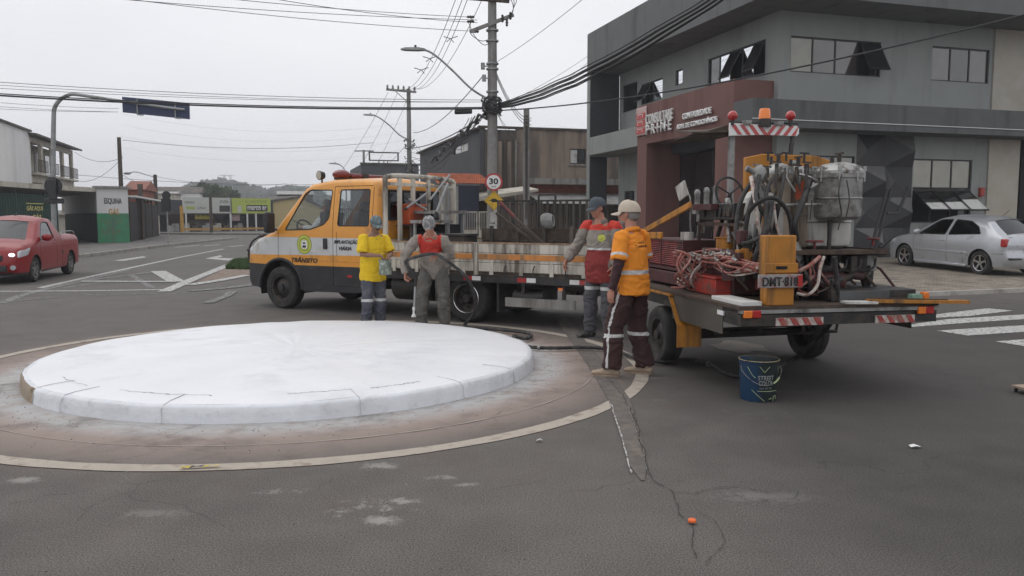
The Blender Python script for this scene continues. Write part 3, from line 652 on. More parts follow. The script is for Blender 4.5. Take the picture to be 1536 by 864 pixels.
def mid_building():
    t = thing('rendered_building', MF, 'weathered tan rendered two storey building with sooty stains behind the utility pole', 'building')
    p = lambda px, py: MF.hit(px, py, 'y', 0)
    w0, w1 = p(855, 223), p(879, 246)
    hs_ = [(w0[0], w1[0], w1[2], w0[2])]
    b = MB(); holewall(b, 'y', 0, .2, 2.0, 14, 0, 6.2, hs_); b.b2(2.0, 14, .2, 12, 5.9, 6.1); b.build('wall', M['tan_render'], t)
    b = MB(); b.b2(0.26, 2.0, .003, .2, 0, 6.12); b.b2(.9, 1.18, -.16, .0, 2.6, 5.6); b.b2(1.5, 1.7, -.16, .0, 2.6, 5.6); b.build('recessed_bay', M['sooty'], t)
    b = MB(); b.b2(.95, 1.14, -.2, -.163, 2.6, 5.5); b.b2(1.45, 1.66, -.2, -.163, 2.6, 5.5); b.build('column', M['tan_render'], t)
    b = MB(); b.b2(-.05, 14.05, -.1, .3, 6.2, 6.3); b.build('roof_coping', M['sooty'], t)
    window(t, 'y', 0, 1, w0[0], w1[0], w1[2], w0[2], ['white_paint', 'pane_dark'])
    b = MB(); b.b2(w0[0]-.1, w1[0]+.1, -.08, -.003, w1[2]-.1, w1[2]-.02); b.build('window_sill', M['concrete'], t)
    z1 = p(800, 268)[2]; z2 = p(800, 277)[2]
    b = MB(); b.b2(2.3, 12, -.9, -.003, z2, z1); b.build('ledge', M['concrete'], t)
    z3 = p(800, 292)[2]; b = MB(); b.b2(2.4, 12, -.12, -.004, z3, z2-.004); b.build('brick_band', M['brick_red'], t)
    b = MB(); b.loft([[(2.6, -.14, z3+.1), (12, -.14, z3+.1), (12, -.14, z3+.04), (2.6, -.14, z3+.04)], [(2.6, -2.3, z3-.5), (12, -2.3, z3-.5), (12, -2.3, z3-.56), (2.6, -2.3, z3-.56)]]); b.build('porch_roof', M['zinc'], t)
    b = MB(); b.tube([(1.95, -.05, 0), (1.95, -.05, 5.6)], .05, 8); b.build('drain_pipe', M['concrete'], t)
mid_building()
def grey_building():
    t = thing('grey_building', MF, 'dark grey street building with a long blind wall beside the weathered tan building', 'building')
    f = lambda px, py: MF.hit(px, py, 'x', 0)
    y1 = f(630, 240)[1]; hs_ = [(f(702, 215)[1], f(680, 215)[1], f(690, 230)[2], f(690, 217)[2])]
    b = MB(); holewall(b, 'x', 0, .22, 0, y1, 0, 6.1, hs_); b.b2(.22, .24, 0, y1, 0, 6); b.b2(.25, 1.9, .25, y1, 6.0, 6.1); b.b2(.22, 6, y1-.2, y1, 0, 6); b.build('wall', M['dark_render'], t)
    window(t, 'x', 0, 1, *hs_[0], ['white_paint', 'pane_brown'])
    b = MB(); b.b2(-.25, .3, -.02, y1+.2, 6.1, 6.2); b.build('roof_edge', M['sooty'], t)
grey_building()
def low_house():
    fr = Fr(*P(655, 325, 36)[:2], 17); t = thing('tile_roofed_shed', fr, 'low shed with orange clay tile roof beside the dark grey blind wall', 'shed')
    q = lambda px, py: fr.hit(px, py, 'y', 0)
    x1 = q(737, 300)[0]; b = MB()
    rows = 7; cols = 26
    zr = q(700, 259)[2]; ze = q(700, 276)[2]-.05
    for r in range(rows):
        for c in range(cols):
            xa = x1*c/cols; xb = x1*(c+1)/cols; s0 = r/rows; s1 = (r+1.15)/rows
            y0 = -.5+2.6*s0; y1 = -.5+2.6*s1; z0 = ze+(zr-ze)*s0+.03; z1 = ze+(zr-ze)*s1
            xm = (xa+xb)/2
            b.loft([[(xa, y0, z0), (xa+(xm-xa)*.5, y0, z0+.05), (xm, y0, z0+.07), (xb-(xb-xm)*.5, y0, z0+.05), (xb, y0, z0)], [(xa, y1, z1), (xa+(xm-xa)*.5, y1, z1+.05), (xm, y1, z1+.07), (xb-(xb-xm)*.5, y1, z1+.05), (xb, y1, z1)]], close=False)
    b.build('tile_roof', M['terracotta'], t)
    b = MB(); b.b2(0, x1, 0, 3, 0, ze-.02); b.build('wall', M['sooty'], t)
    # lean-to clad in sheeting
    b = MB(); a = q(649, 300)[0]; c = q(676, 300)[0]; d = q(706, 300)[0]
    corrugated(b, (a, -1.5), (c, -1.5), 1.15, q(660, 281)[2]+.0, .03, .14); b.build('sheet_cladding', M['zinc'], t)
    b = MB(); b.b2(c, d, -1.5, -.05, 1.15, q(690, 281)[2]); b.build('blue_box', M['navy'], t)
    b = MB(); b.b2(a-.1, d, -1.4, -.1, .1, 1.15); b.build('lower_wall', M['sooty'], t)
    b = MB(); b.loft([[(d, -1.6, q(720, 296)[2]), (d+2.7, -1.6, q(760, 290)[2]+.15), (d+2.7, -1.6, q(760, 290)[2]+.05), (d, -1.6, q(720, 296)[2]-.2)], [(d, .2, q(720, 296)[2]+.2), (d+2.7, .2, q(760, 290)[2]+.35), (d+2.7, .2, q(760, 290)[2]+.2), (d, .2, q(720, 296)[2])]]); b.build('white_canopy', M['cream'], t)
low_house()
def gate_():
    fr = Fr(*P(695, 325, 33)[:2], 17); t = thing('yard_gate', fr, 'cream metal yard gate with upper bars beneath the small canopy', 'gate')
    z1 = fr.hit(700, 317, 'y', 0)[2]; zm = fr.hit(700, 345, 'y', 0)[2]
    for i in range(2):
        x0 = i*.66; b = MB()
        b.b2(x0, x0+.05, 0, .05, .1, z1); b.b2(x0+.55, x0+.6, 0, .05, .1, z1); b.b2(x0+.05, x0+.55, 0, .05, z1-.05, z1); b.b2(x0+.05, x0+.55, 0, .05, zm-.05, zm)
        for k in range(6): b.b2(x0+.1+k*.075, x0+.115+k*.075, .01, .03, zm, z1-.05)
        lf = b.build('gate_leaf', M['cream'], t); b = MB(); b.b2(x0+.05, x0+.55, .015, .035, .12, zm-.05); b.build('lower_panel', M['cream'], lf)
gate_()
def bar_fence(name, p0, p1, z0, z1, step, m, label, cat='fence', base=None):
    p0 = Vector(p0); p1 = Vector(p1); yaw = math.atan2(p1.y-p0.y, p1.x-p0.x); ln = (p1-p0).length
    t = empty(name, (p0.x, p0.y, 0), yaw, None, label, cat)
    b = MB(); b.b2(0, ln, -.02, .02, z0, z0+.04); b.b2(0, ln, -.02, .02, z1-.04, z1); b.build('rail', m, t)
    b = MB(); k = int(ln/step)
    for i in range(k+1): b.b2(i*step-.012, i*step+.012, -.012, .012, z0+.04, z1-.04+.0)
    b.build('bars', m, t)
    if base: b = MB(); b.b2(0, ln, -.08, .08, 0.05, z0); b.build('base_wall', base, t)
    return t
a = P(738, 325, 33.5); c = P(885, 325, 35.5)
bar_fence('bar_fence', (a[0], a[1]), (c[0], c[1]), .55, 2.15, .13, M['frame_black'], 'dark metal bar fence in front of the weathered tan building', base=M['sooty'])
a = P(500, 325, 41); c = P(646, 325, 37)
bar_fence('bar_fence', (a[0], a[1]), (c[0], c[1]), .4, 2.0, .14, M['frame_black'], 'dark metal bar fence further left behind the truck cab', base=M['sooty'])
def far_block():
    fr = Fr(*P(543, 325, 72)[:2], 17); t = thing('flat_roofed_building', fr, 'dark flat roofed commercial building far down the street with rooftop sign frame', 'building')
    q = lambda px, py: fr.hit(px, py, 'y', 0)
    x1 = q(628, 250)[0]; z1 = q(580, 247)[2]
    b = MB(); b.b2(0, x1, 0, 10, 0, z1); b.build('wall', M['dark_render'], t)
    b = MB(); b.b2(-.1, x1+.1, -.15, .2, z1, z1+.15); b.build('parapet', M['sooty'], t)
    for i in range(3):
        b = MB(); b.b2(.6+i*1.5, 1.6+i*1.5, -.04, -.003, 2.6, 3.8); b.build('window', M['pane_dark'], t)
    a, c, top, bot = q(553, 230)[0], q(598, 230)[0], q(575, 228)[2], q(575, 245)[2]
    b = MB()
    for z in (top, bot+.3): b.b2(a, c, -.06, .06, z-.1, z)
    for x in (a, c-.12): b.b2(x, x+.12, -.055, .055, bot+.3, top-.1)
    for x in (a+.9, (a+c)/2, c-1): b.b2(x-.04, x+.04, -.04, .04, z1, bot+.25)
    b.build('sign_frame', M['black_metal'], t)
far_block()
# ------------------------------------------------------------------ left side: apartment block, blind wall, gas shop, fences
AF = Fr(*P(48, 325, 60)[:2], 17)
def apartments():
    t = thing('apartment_block', AF, 'pale apartment block with three recessed balconies and dark railings above the gas shop', 'building')
    y1 = AF.hit(110, 250, 'x', 0)[1]; b = MB(); zt = 7.6
    bays = [(.6+i*(y1-.6)/4, .6+(i+1)*(y1-.6)/4-.5) for i in range(4)]
    hs_ = [(a, c, z, z+2.3) for a, c in bays for z in (1.9, 4.9)]
    holewall(b, 'x', -.25, 0, 0, y1, 0, zt, hs_); b.b2(-6, -1.6, .2, y1, 0, zt-.1); b.build('wall', M['cream'], t)
    b = MB(); b.loft([[(-7, -.4, zt+.9), (.7, -.4, zt), (.7, -.4, zt+.14), (-7, -.4, zt+1.05)], [(-7, y1+.5, zt+.9), (.7, y1+.5, zt), (.7, y1+.5, zt+.14), (-7, y1+.5, zt+1.05)]]); b.build('roof', M['sooty'], t)
    for a, c in bays:
        b = MB(); b.b2(-1.6, 0.5, a-.1, c+.1, 4.75, 4.9); b.build('balcony_slab', M['cream'], t)
        b = MB(); b.b2(-1.6, .5, a-.1, c+.1, 1.75, 1.9); b.build('balcony_slab', M['cream'], t)
        b = MB()
        for z in (5.0, 5.85): b.b2(.42, .46, a, c, z, z+.05)
        for k in range(12): yy = a+(c-a)*k/11; b.b2(.425, .455, yy-.015, yy+.015, 5.05, 5.85)
        b.build('railing', M['wood_dark'], t)
        b = MB(); b.b2(-1.59, -1.55, a+.4, c-.6, 4.92, 6.9); b.build('balcony_door', M['pane_dark'], t)
    t2 = thing('blind_wall_building', AF, 'plain white blind wall at the left edge of the photo', 'building')
    zt = 7.85; b = MB(); b.b2(-8, .12, -26, -.05, 0, zt); b.build('wall', M['off_white_wall'], t2)
    b = MB(); b.b2(-8.1, .3, -26, .0, zt, zt+.14); b.build('roof_edge', M['sooty'], t2)
apartments()
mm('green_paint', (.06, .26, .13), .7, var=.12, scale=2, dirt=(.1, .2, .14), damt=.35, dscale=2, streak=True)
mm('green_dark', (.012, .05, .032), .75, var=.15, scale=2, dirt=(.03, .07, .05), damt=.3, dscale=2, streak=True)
mm('sheet_green', (.01, .045, .032), .65, var=.2, scale=1.5, dirt=(.04, .07, .055), damt=.35, dscale=2, streak=True)
def gas_shop():
    c0 = P(146, 325, 45.3); c1 = P(193, 325, 46.2); yaw = math.degrees(math.atan2(c1[1]-c0[1], c1[0]-c0[0])); fr = Fr(c0[0], c0[1], yaw)
    ln = math.hypot(c1[0]-c0[0], c1[1]-c0[1]); t = thing('gas_shop', fr, 'small white and green painted gas shop with ESQUINA GÁS on its wall', 'shop')
    q = lambda px, py: fr.hit(px, py, 'y', 0)
    zt = q(170, 282)[2]; zm = q(170, 320)[2]
    zt2 = zt-.02; e = fr.l((-33.5, 59.5, 0)); sd = Vector((e[0], e[1])).normalized(); nn = Vector((-sd.y, sd.x))
    def side(mb, z0, z1, L0, L1, off=0.): mb.prism([(sd.x*L0+nn.x*off, sd.y*L0+nn.y*off), (sd.x*L1+nn.x*off, sd.y*L1+nn.y*off), (sd.x*L1+nn.x*(off-.2), sd.y*L1+nn.y*(off-.2)), (sd.x*L0+nn.x*(off-.2), sd.y*L0+nn.y*(off-.2))][::1], 'z', z0, z1)
    b = MB(); b.b2(0, ln, 0, .25, zm, zt); b.b2(ln-.25, ln, .25, 6, zm, zt); side(b, zm, zt2, .3, 14.5, -.0); b.build('upper_wall', M['off_white_wall'], t)
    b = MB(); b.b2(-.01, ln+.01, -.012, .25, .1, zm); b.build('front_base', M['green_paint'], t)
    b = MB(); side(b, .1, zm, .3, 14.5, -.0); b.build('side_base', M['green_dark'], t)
    b = MB(); b.b2(-.15, ln+.15, -.2, .4, zt, zt+.1); b.build('roof_edge', M['concrete'], t)
    o = M['letter_black']; org = mat('letter_orange', (.55, .3, .05), .6); fad = mat('letter_faded', (.16, .17, .08), .7)
    def tx(s, px0, px1, py, h, m, bold=.02): a = q(px0, py); c = q(px1, py); text('lettering', s, m, t, ((a[0]+c[0])/2, -.016, a[2]), (1, 0, 0), (0, 0, 1), c[0]-a[0], h, .004, bold=bold)
    tx('ESQUINA', 156, 182.5, 302, .38, o); tx('GÁS', 163, 178, 316.5, .42, org)
    tx((4, 3,), 152, 186, 333, .3, fad); tx((4,), 154, 184, 347, .32, fad)
    # porch roof running left
    f = fr.l(P(88, 325, 52)); b = MB()
    pa = fr.l(P(-70, 325, 33)); pb = fr.l(P(60, 325, 40.5)); 
    b.prism([(0, -.05), (pb[0], pb[1]-.3), (pa[0], pa[1]-.3), (pa[0]-8, pa[1]+6), (sd.x*15, sd.y*15)], 'z', 2.98, 3.22); b.build('porch_roof', M['cream'], t)
gas_shop()
def green_fence():
    a = P(-80, 325, 33.8); c = P(88, 325, 42.5); yaw = math.atan2(c[1]-a[1], c[0]-a[0]); fr = Fr(a[0], a[1], math.degrees(yaw)); ln = math.hypot(c[0]-a[0], c[1]-a[1])
    t = thing('sheet_fence', fr, 'dark green corrugated sheet fence painted GÁS AQUI behind the red pickup', 'fence')
    b = MB(); corrugated(b, (0, 0), (ln, 0), .12, 2.72, .04, .2); b.build('sheeting', M['sheet_green'], t)
    b = MB(); b.b2(0, ln, .03, .08, 2.6, 2.66); b.b2(0, ln, .03, .08, .4, .46)
    for i in range(int(ln/2.5)+1): b.b2(i*2.5, i*2.5+.08, .03, .11, .1, 2.85)
    b.build('fence_frame', M['black_metal'], t)
    y = mat('letter_yellow', (.6, .55, .2), .7)
    for s, x0, x1, py, h in (('GÁS AQUI', 40, 64, 312.5, .32), ('GÁS', 49, 62, 325, .3)):
        p = fr.hit(x0, py, 'y', -.035); r = fr.hit(x1, py, 'y', -.035)
        text('lettering', s, y, t, ((p[0]+r[0])/2, -.03, (p[2]+r[2])/2), (1, 0, 0), (0, 0, 1), abs(r[0]-p[0]), h, .012, bold=.03)
    p = fr.hit(39, 305, 'y', -.035); r = fr.hit(65, 304, 'y', -.035); b = MB(); b.b2(p[0], r[0], -.04, -.03, p[2]-.02, p[2]+.02); b.build('painted_rule', y, t)
green_fence()
# tile roofed houses and dark gates beyond the gas shop
def house(px0, px1, Y, zt, label, wallm, roofm, depth=6, over=.3, name='house', yaw=17, ridge=1.):
    a = P(px0, 325, Y); fr = Fr(a[0], a[1], yaw); x1 = fr.hit(px1, 325, 'y', 0)[0]; t = thing(name, fr, label, 'house')
    b = MB(); b.b2(0, x1, 0, depth, 0, zt); b.build('wall', wallm, t)
    b = MB(); b.prism([(-over, zt-.05), (depth+over, zt-.05), (depth/2, zt+ridge)], 'x', -over, x1+over); b.build('roof', roofm, t)
    for i in range(max(1, int(x1/2.5))):
        w_ = MB(); w_.b2(.6+i*2.4, 1.6+i*2.4, -.03, -.003, 1.1, 2.1); w_.build('window', M['pane_dark'], t)
    return t
house(193, 213, 58, 3.6, 'low house with a red tile roof right behind the gas shop', M['brick_red'], M['terra_old'], 7, ridge=.7)
house(213, 262, 92, 4.3, 'pale house with a flat grey roof behind the dark street gate', M['cream'], M['zinc'], 8, ridge=.3)
house(236, 300, 120, 5.2, 'distant pale house below the wooded hill left of the shop signs', M['off_white_wall'], M['sooty'], 9)
house(420, 470, 100, 4.4, 'distant dark roofed shed right of the yellow shop', M['sooty'], M['zinc'], 8, ridge=.5)
def dark_gate():
    a = P(194, 325, 47.5); c = P(236, 325, 62); fr = Fr(a[0], a[1], math.degrees(math.atan2(c[1]-a[1], c[0]-a[0]))); ln = math.hypot(c[0]-a[0], c[1]-a[1])
    t = thing('street_gate', fr, 'dark sheet metal street gate under a thin white roof beside the gas shop', 'gate')
    b = MB(); corrugated(b, (0, 0), (ln, 0), .12, 2.5, .03, .18); b.build('sheeting', M['frame_black'], t)
    b = MB(); b.b2(-.1, ln, -.4, .6, 2.75, 2.85); b.build('white_roof', M['off_white_wall'], t)
    for i in range(5): b = MB(); b.b2(ln*i/4-.06, ln*i/4+.06, -.06, .06, .1, 2.75); b.build('post', M['wood_dark'], t)
dark_gate()
def shopfront():
    a = P(262, 325, 76); fr = Fr(a[0], a[1], 50); t = thing('corner_shop', fr, 'open fronted shop across the street with white and lime green sign panels along its roof', 'shop')
    q = lambda px, py: fr.hit(px, py, 'y', 0)
    x0, x1 = q(275, 300)[0], q(406, 300)[0]; z0 = q(340, 315)[2]-.35; z1 = z0+1.55
    b = MB(); b.b2(0, x1+.3, 3.5, 3.7, 0, z1-.2); b.b2(x1+.1, x1+.3, .1, 3.5, 0, z1-.2); b.build('wall', M['fin_dark'], t)
    b = MB(); b.b2(0, x0+4.2, 1.5, 1.65, .1, z0); b.build('brown_shutter', mat('shutter_brown', (.1, .06, .045), .8, var=.3, scale=2), t)
    b = MB(); b.b2(-.2, x1+.3, .15, 3.9, z0-.1, z0+.02); b.build('roof', M['sooty'], t)
    wh = mat('banner_white', (.5, .52, .48), .6, var=.05); lime = mat('banner_lime', (.42, .5, .1), .6, var=.06); dk = mat('banner_dark', (.05, .04, .04), .6); lt = mat('banner_lightgreen', (.35, .45, .08), .6)
    def sign(pa, pb, m, nm='sign_panel'):
        xa, xb = q(pa, 300)[0], q(pb, 300)[0]; za = z0+.02; b = MB(); b.b2(xa, xb-.06, -.06, .1, za, z1); return b.build(nm, m, t), xa, xb, za
    s, xa, xb, za = sign(274, 315, wh); h = z1-za
    def tx(par, s, m, xa, xb, f0, f1, zc, hh, bold=.02): text('lettering', s, m, par, (xa+(xb-xa)*(f0+f1)/2, -.065, za+h*zc), (1, 0, 0), (0, 0, 1), (xb-xa)*(f1-f0), h*hh, .01, bold=bold)
    tx(s, (10,), M['wood_dark'], xa, xb, .06, .42, .68, .13)
    b = MB(); b.b2(xa+(xb-xa)*.1, xa+(xb-xa)*.42, -.075, -.061, za+h*.25, za+h*.42); b.build('sign_patch', lt, s)
    tx(s, (4,), M['wood_dark'], xa, xb, .52, .85, .33, .14)
    s, xa, xb, za = sign(317, 346, wh)
    tx(s, (6,), M['wood_dark'], xa, xb, .42, .88, .75, .18); b = MB(); b.b2(xa+(xb-xa)*.38, xa+(xb-xa)*.93, -.075, -.061, za+h*.1, za+h*.5); b.build('sign_patch', dk, s)
    s, xa, xb, za = sign(348, 406, lime)
    tx(s, (2, 12,), mat('banner_olive', (.22, .27, .06), .6), xa, xb, .32, .9, .8, .16)
    b = MB(); b.b2(xa+(xb-xa)*.35, xa+(xb-xa)*.9, -.075, -.061, za+h*.14, za+h*.56); b.build('sign_patch', dk, s)
    text('lettering', 'marco ar', M['letter_white'], s, (xa+(xb-xa)*.625, -.077, za+h*.35), (1, 0, 0), (0, 0, 1), (xb-xa)*.5, h*.26, .008, bold=.03)
    b = MB(); b.b2(xa+(xb-xa)*.12, xa+(xb-xa)*.22, -.075, -.061, za+h*.05, za+h*.5); b.build('sign_patch', wh, s)
    for px in (279, 346, 371, 384): x = q(px, 330)[0]; b = MB(); b.cyl((x, 0, .1), (x, 0, z0), .09, n=8); b.build('post', M['off_white_wall'], t)
    for px in (398, 268): x = q(px, 330)[0]; b = MB(); b.cyl((x, -.6, .1), (x, -.6, z0-.5 if px > 300 else 2.6), .16, n=8); b.build('yellow_post', mat('post_yellow', (.5, .28, .05), .7), t)
    b = MB(); b.b2(q(266, 330)[0], x1, -.62, -.56, .3, .5); b.build('yellow_rail', mat('rail_yellow', (.45, .26, .06), .7), t)
    ban = mat('banner_yellow', (.6, .5, .04), .6); xa, xb = q(299, 330)[0], q(326, 330)[0]; b = MB(); b.b2(xa, xb, .8, .86, 1.35, 2.25); s = b.build('hanging_banner', ban, t)
    text('lettering', (6,), M['letter_black'], s, ((xa+xb)/2, .79, 1.8), (1, 0, 0), (0, 0, 1), (xb-xa)*.75, .35, .01, bold=.03)
    b = MB(); x = q(352, 330)[0]; b.b2(x, x+.9, .5, .56, 1.2, 2.1); b.build('notice_board', mat('notice_pink', (.5, .36, .36), .7, var=.3, scale=4), t)
    for i in range(7):
        x = q(268+i*16, 340)[0]; b = MB(); b.box((x, 1., .45), (.9, .5, .6)); b.box((x+.2, 1., .85), (.5, .4, .2)); b.build('goods_stack', [M['zinc'], M['cream'], M['sooty']][i % 3], t)
    t2 = thing('yellow_gable_house', Fr(*fr.w((x1+.6, .5, 0))[:2], 50), 'pale yellow gabled house right of the lime green shop sign', 'house')
    b = MB(); b.prism([(0, 0), (7, 0), (7, z1-1.2), (3.5, z1+.2), (0, z1-.2)], 'y', 0, 5); b.build('wall', mat('pale_yellow', (.5, .4, .2), .85), t2)
    b = MB(); b.prism([(-.2, z1-.3), (3.5, z1+.2), (7.2, z1-1.3), (7.2, z1-1.1), (3.5, z1+.4), (-.2, z1-.1)], 'y', -.2, 5.2); b.build('roof', M['sooty'], t2)
shopfront()
# ------------------------------------------------------------------ hills and wood far off
def hill_h(X, Y):
    u = X/Y*FPX+768
    return (13*math.exp(-((u-330)/75)**2)+8*math.exp(-((u-452)/45)**2)+5)*math.sin(min(1, (Y-300)/225)*math.pi/2)*(Y/450)
def hills():
    b = MB(); rows = []
    for j in range(7):
        Y = 300+j*45; r = []
        for i in range(70):
            X = -420+i*11.; e = hill_h(X, Y)
            r.append((X, Y, e+3*noise.noise(Vector((X*.012, Y*.01, 0)))*(j > 0) if j else -.2))
        rows.append(r)
    b.loft(rows, close=False); tag(b.build('hill', mat('hill_green', (.05, .065, .035), .95, var=.3, scale=.05)), kind='structure')
    lf = [mat('far_leaf', (.035, .05, .028), .95, var=.3, scale=.3), mat('far_leaf_pale', (.06, .08, .04), .95, var=.3, scale=.3)]
    b = MB(); random.seed(11)
    for k in range(260):
        j = random.random(); Y = 340+200*j; X = (random.uniform(228, 600)-768)/FPX*Y
        e = hill_h(X, Y)
        R = random.uniform(3, 5.5)
        for c in range(150):
            d = Vector((random.gauss(0, 1), random.gauss(0, 1), random.gauss(0, 1))).normalized()*R*random.uniform(.55, 1.05); d.z *= .7
            p = Vector((X, Y, e+R*.5))+d; s = random.uniform(.5, 1.2); u = Vector((random.gauss(0, 1), random.gauss(0, 1), random.gauss(0, 1))).normalized(); v = u.orthogonal().normalized()
            b.face([p+u*s, p+v*s, p-u*s, p-v*s], mi=random.random() < .35)
    tag(b.build('wood', lf), kind='stuff')
hills()
def tree(loc, h, r, label, group=None, seed=1):
    random.seed(seed); t = empty('broadleaf_tree', loc, 0, None, label, 'tree', group); b = MB()
    b.tube([(0, 0, 0), (.1, 0, h*.3), (.2, .1, h*.6), (.15, 0, h*.85)], [.3, .25, .15, .05], 8)
    for k in range(7):
        a = k*.9; b.tube([(.1, 0, h*(.3+.06*k)), (r*.6*math.cos(a), r*.6*math.sin(a), h*(.5+.05*k))], [.12, .03], 6)
    b.build('trunk', M['wood_dark'], t); b = MB()
    for k in range(26):
        a = random.random()*6.28; rr = r*random.random()**.5*.8; c = Vector((rr*math.cos(a), rr*math.sin(a), h*random.uniform(.42, .95))); R = random.uniform(.3, .5)*r*(1.15-abs(c.z/h-.65))
        for q in range(230):
            d = Vector((random.gauss(0, 1), random.gauss(0, 1), random.gauss(0, 1))).normalized()*R*random.uniform(.4, 1.05); p = c+d; s = random.uniform(.12, .28)
            u = Vector((random.gauss(0, 1), random.gauss(0, 1), random.gauss(0, 1))).normalized(); v = u.orthogonal().normalized(); b.face([p+u*s, p+v*s*.6, p-u*s, p-v*s*.6], mi=k % 2)
    b.build('crown', [M['leaf_a'], M['leaf_b']], t)
mm('leaf_a', (.035, .06, .02), .8, var=.35, scale=3); mm('leaf_b', (.06, .09, .03), .8, var=.35, scale=3)
x = P(312, 325, 130); tree((x[0], x[1], 0), 6.6, 2.7, 'dark green tree rising left of the other above the shop signs', seed=4)
x = P(337, 325, 134); tree((x[0], x[1], 0), 6.2, 2.3, 'smaller dark green tree just right of its neighbour above the shop signs', seed=5)
def pylon():
    x = P(343, 325, 330); t = empty('lattice_pylon', (x[0], x[1], 10), 0, None, 'faint square topped lattice pylon on the far hill', 'pylon'); b = MB()
    for sx in (-1, 1):
        for sy in (-1, 1): b.beam((sx*2.2, sy*1.5, -6), (sx*1.2, sy*.8, 8.5), .18, .18)
    for z in (0, 3, 6, 8.4):
        w_ = 1.9-z*.08; b.beam((-w_-(2 if z > 5 else 0), -1, z), (w_+(2 if z > 5 else 0), -1, z), .18, .18); b.beam((-w_, -1, z), (w_, -1, max(z-3, -3)), .12, .12)
    b.build('lattice', M['galv'], t)
pylon()
# ================================================================== vehicles
def pip(p, poly):
    x, y = p; c = False; j = len(poly)-1
    for i in range(len(poly)):
        xi, yi = poly[i][0], poly[i][1]; xj, yj = poly[j][0], poly[j][1]
        if (yi > y) != (yj > y) and x < (xj-xi)*(y-yi)/(yj-yi)+xi: c = not c
        j = i
    return c
def segd(p, a, b):
    ax, ay = a; bx, by = b; px, py = p; dx, dy = bx-ax, by-ay; L2 = dx*dx+dy*dy
    t = 0 if L2 == 0 else max(0, min(1, ((px-ax)*dx+(py-ay)*dy)/L2)); return math.hypot(px-ax-t*dx, py-ay-t*dy)
def arc(cx, cz, r, a0, a1, n=12): return [(cx+r*math.cos(math.radians(a0+(a1-a0)*i/n)), cz+r*math.sin(math.radians(a0+(a1-a0)*i/n)), 'n') for i in range(n+1)]
def round_poly(poly, r=.04, n=3):
    out = []; k = len(poly)
    for i in range(k):
        p0 = Vector(poly[i-1][:2]); p1 = Vector(poly[i][:2]); p2 = Vector(poly[(i+1) % k][:2])
        a = (p0-p1); c = (p2-p1); rr = min(r, a.length*.45, c.length*.45); a.normalize(); c.normalize()
        for j in range(n+1):
            t = j/n; q = (p1+a*rr)*(1-t)**2+p1*2*t*(1-t)+(p1+c*rr)*t*t; out.append((q.x, q.y))
    return out
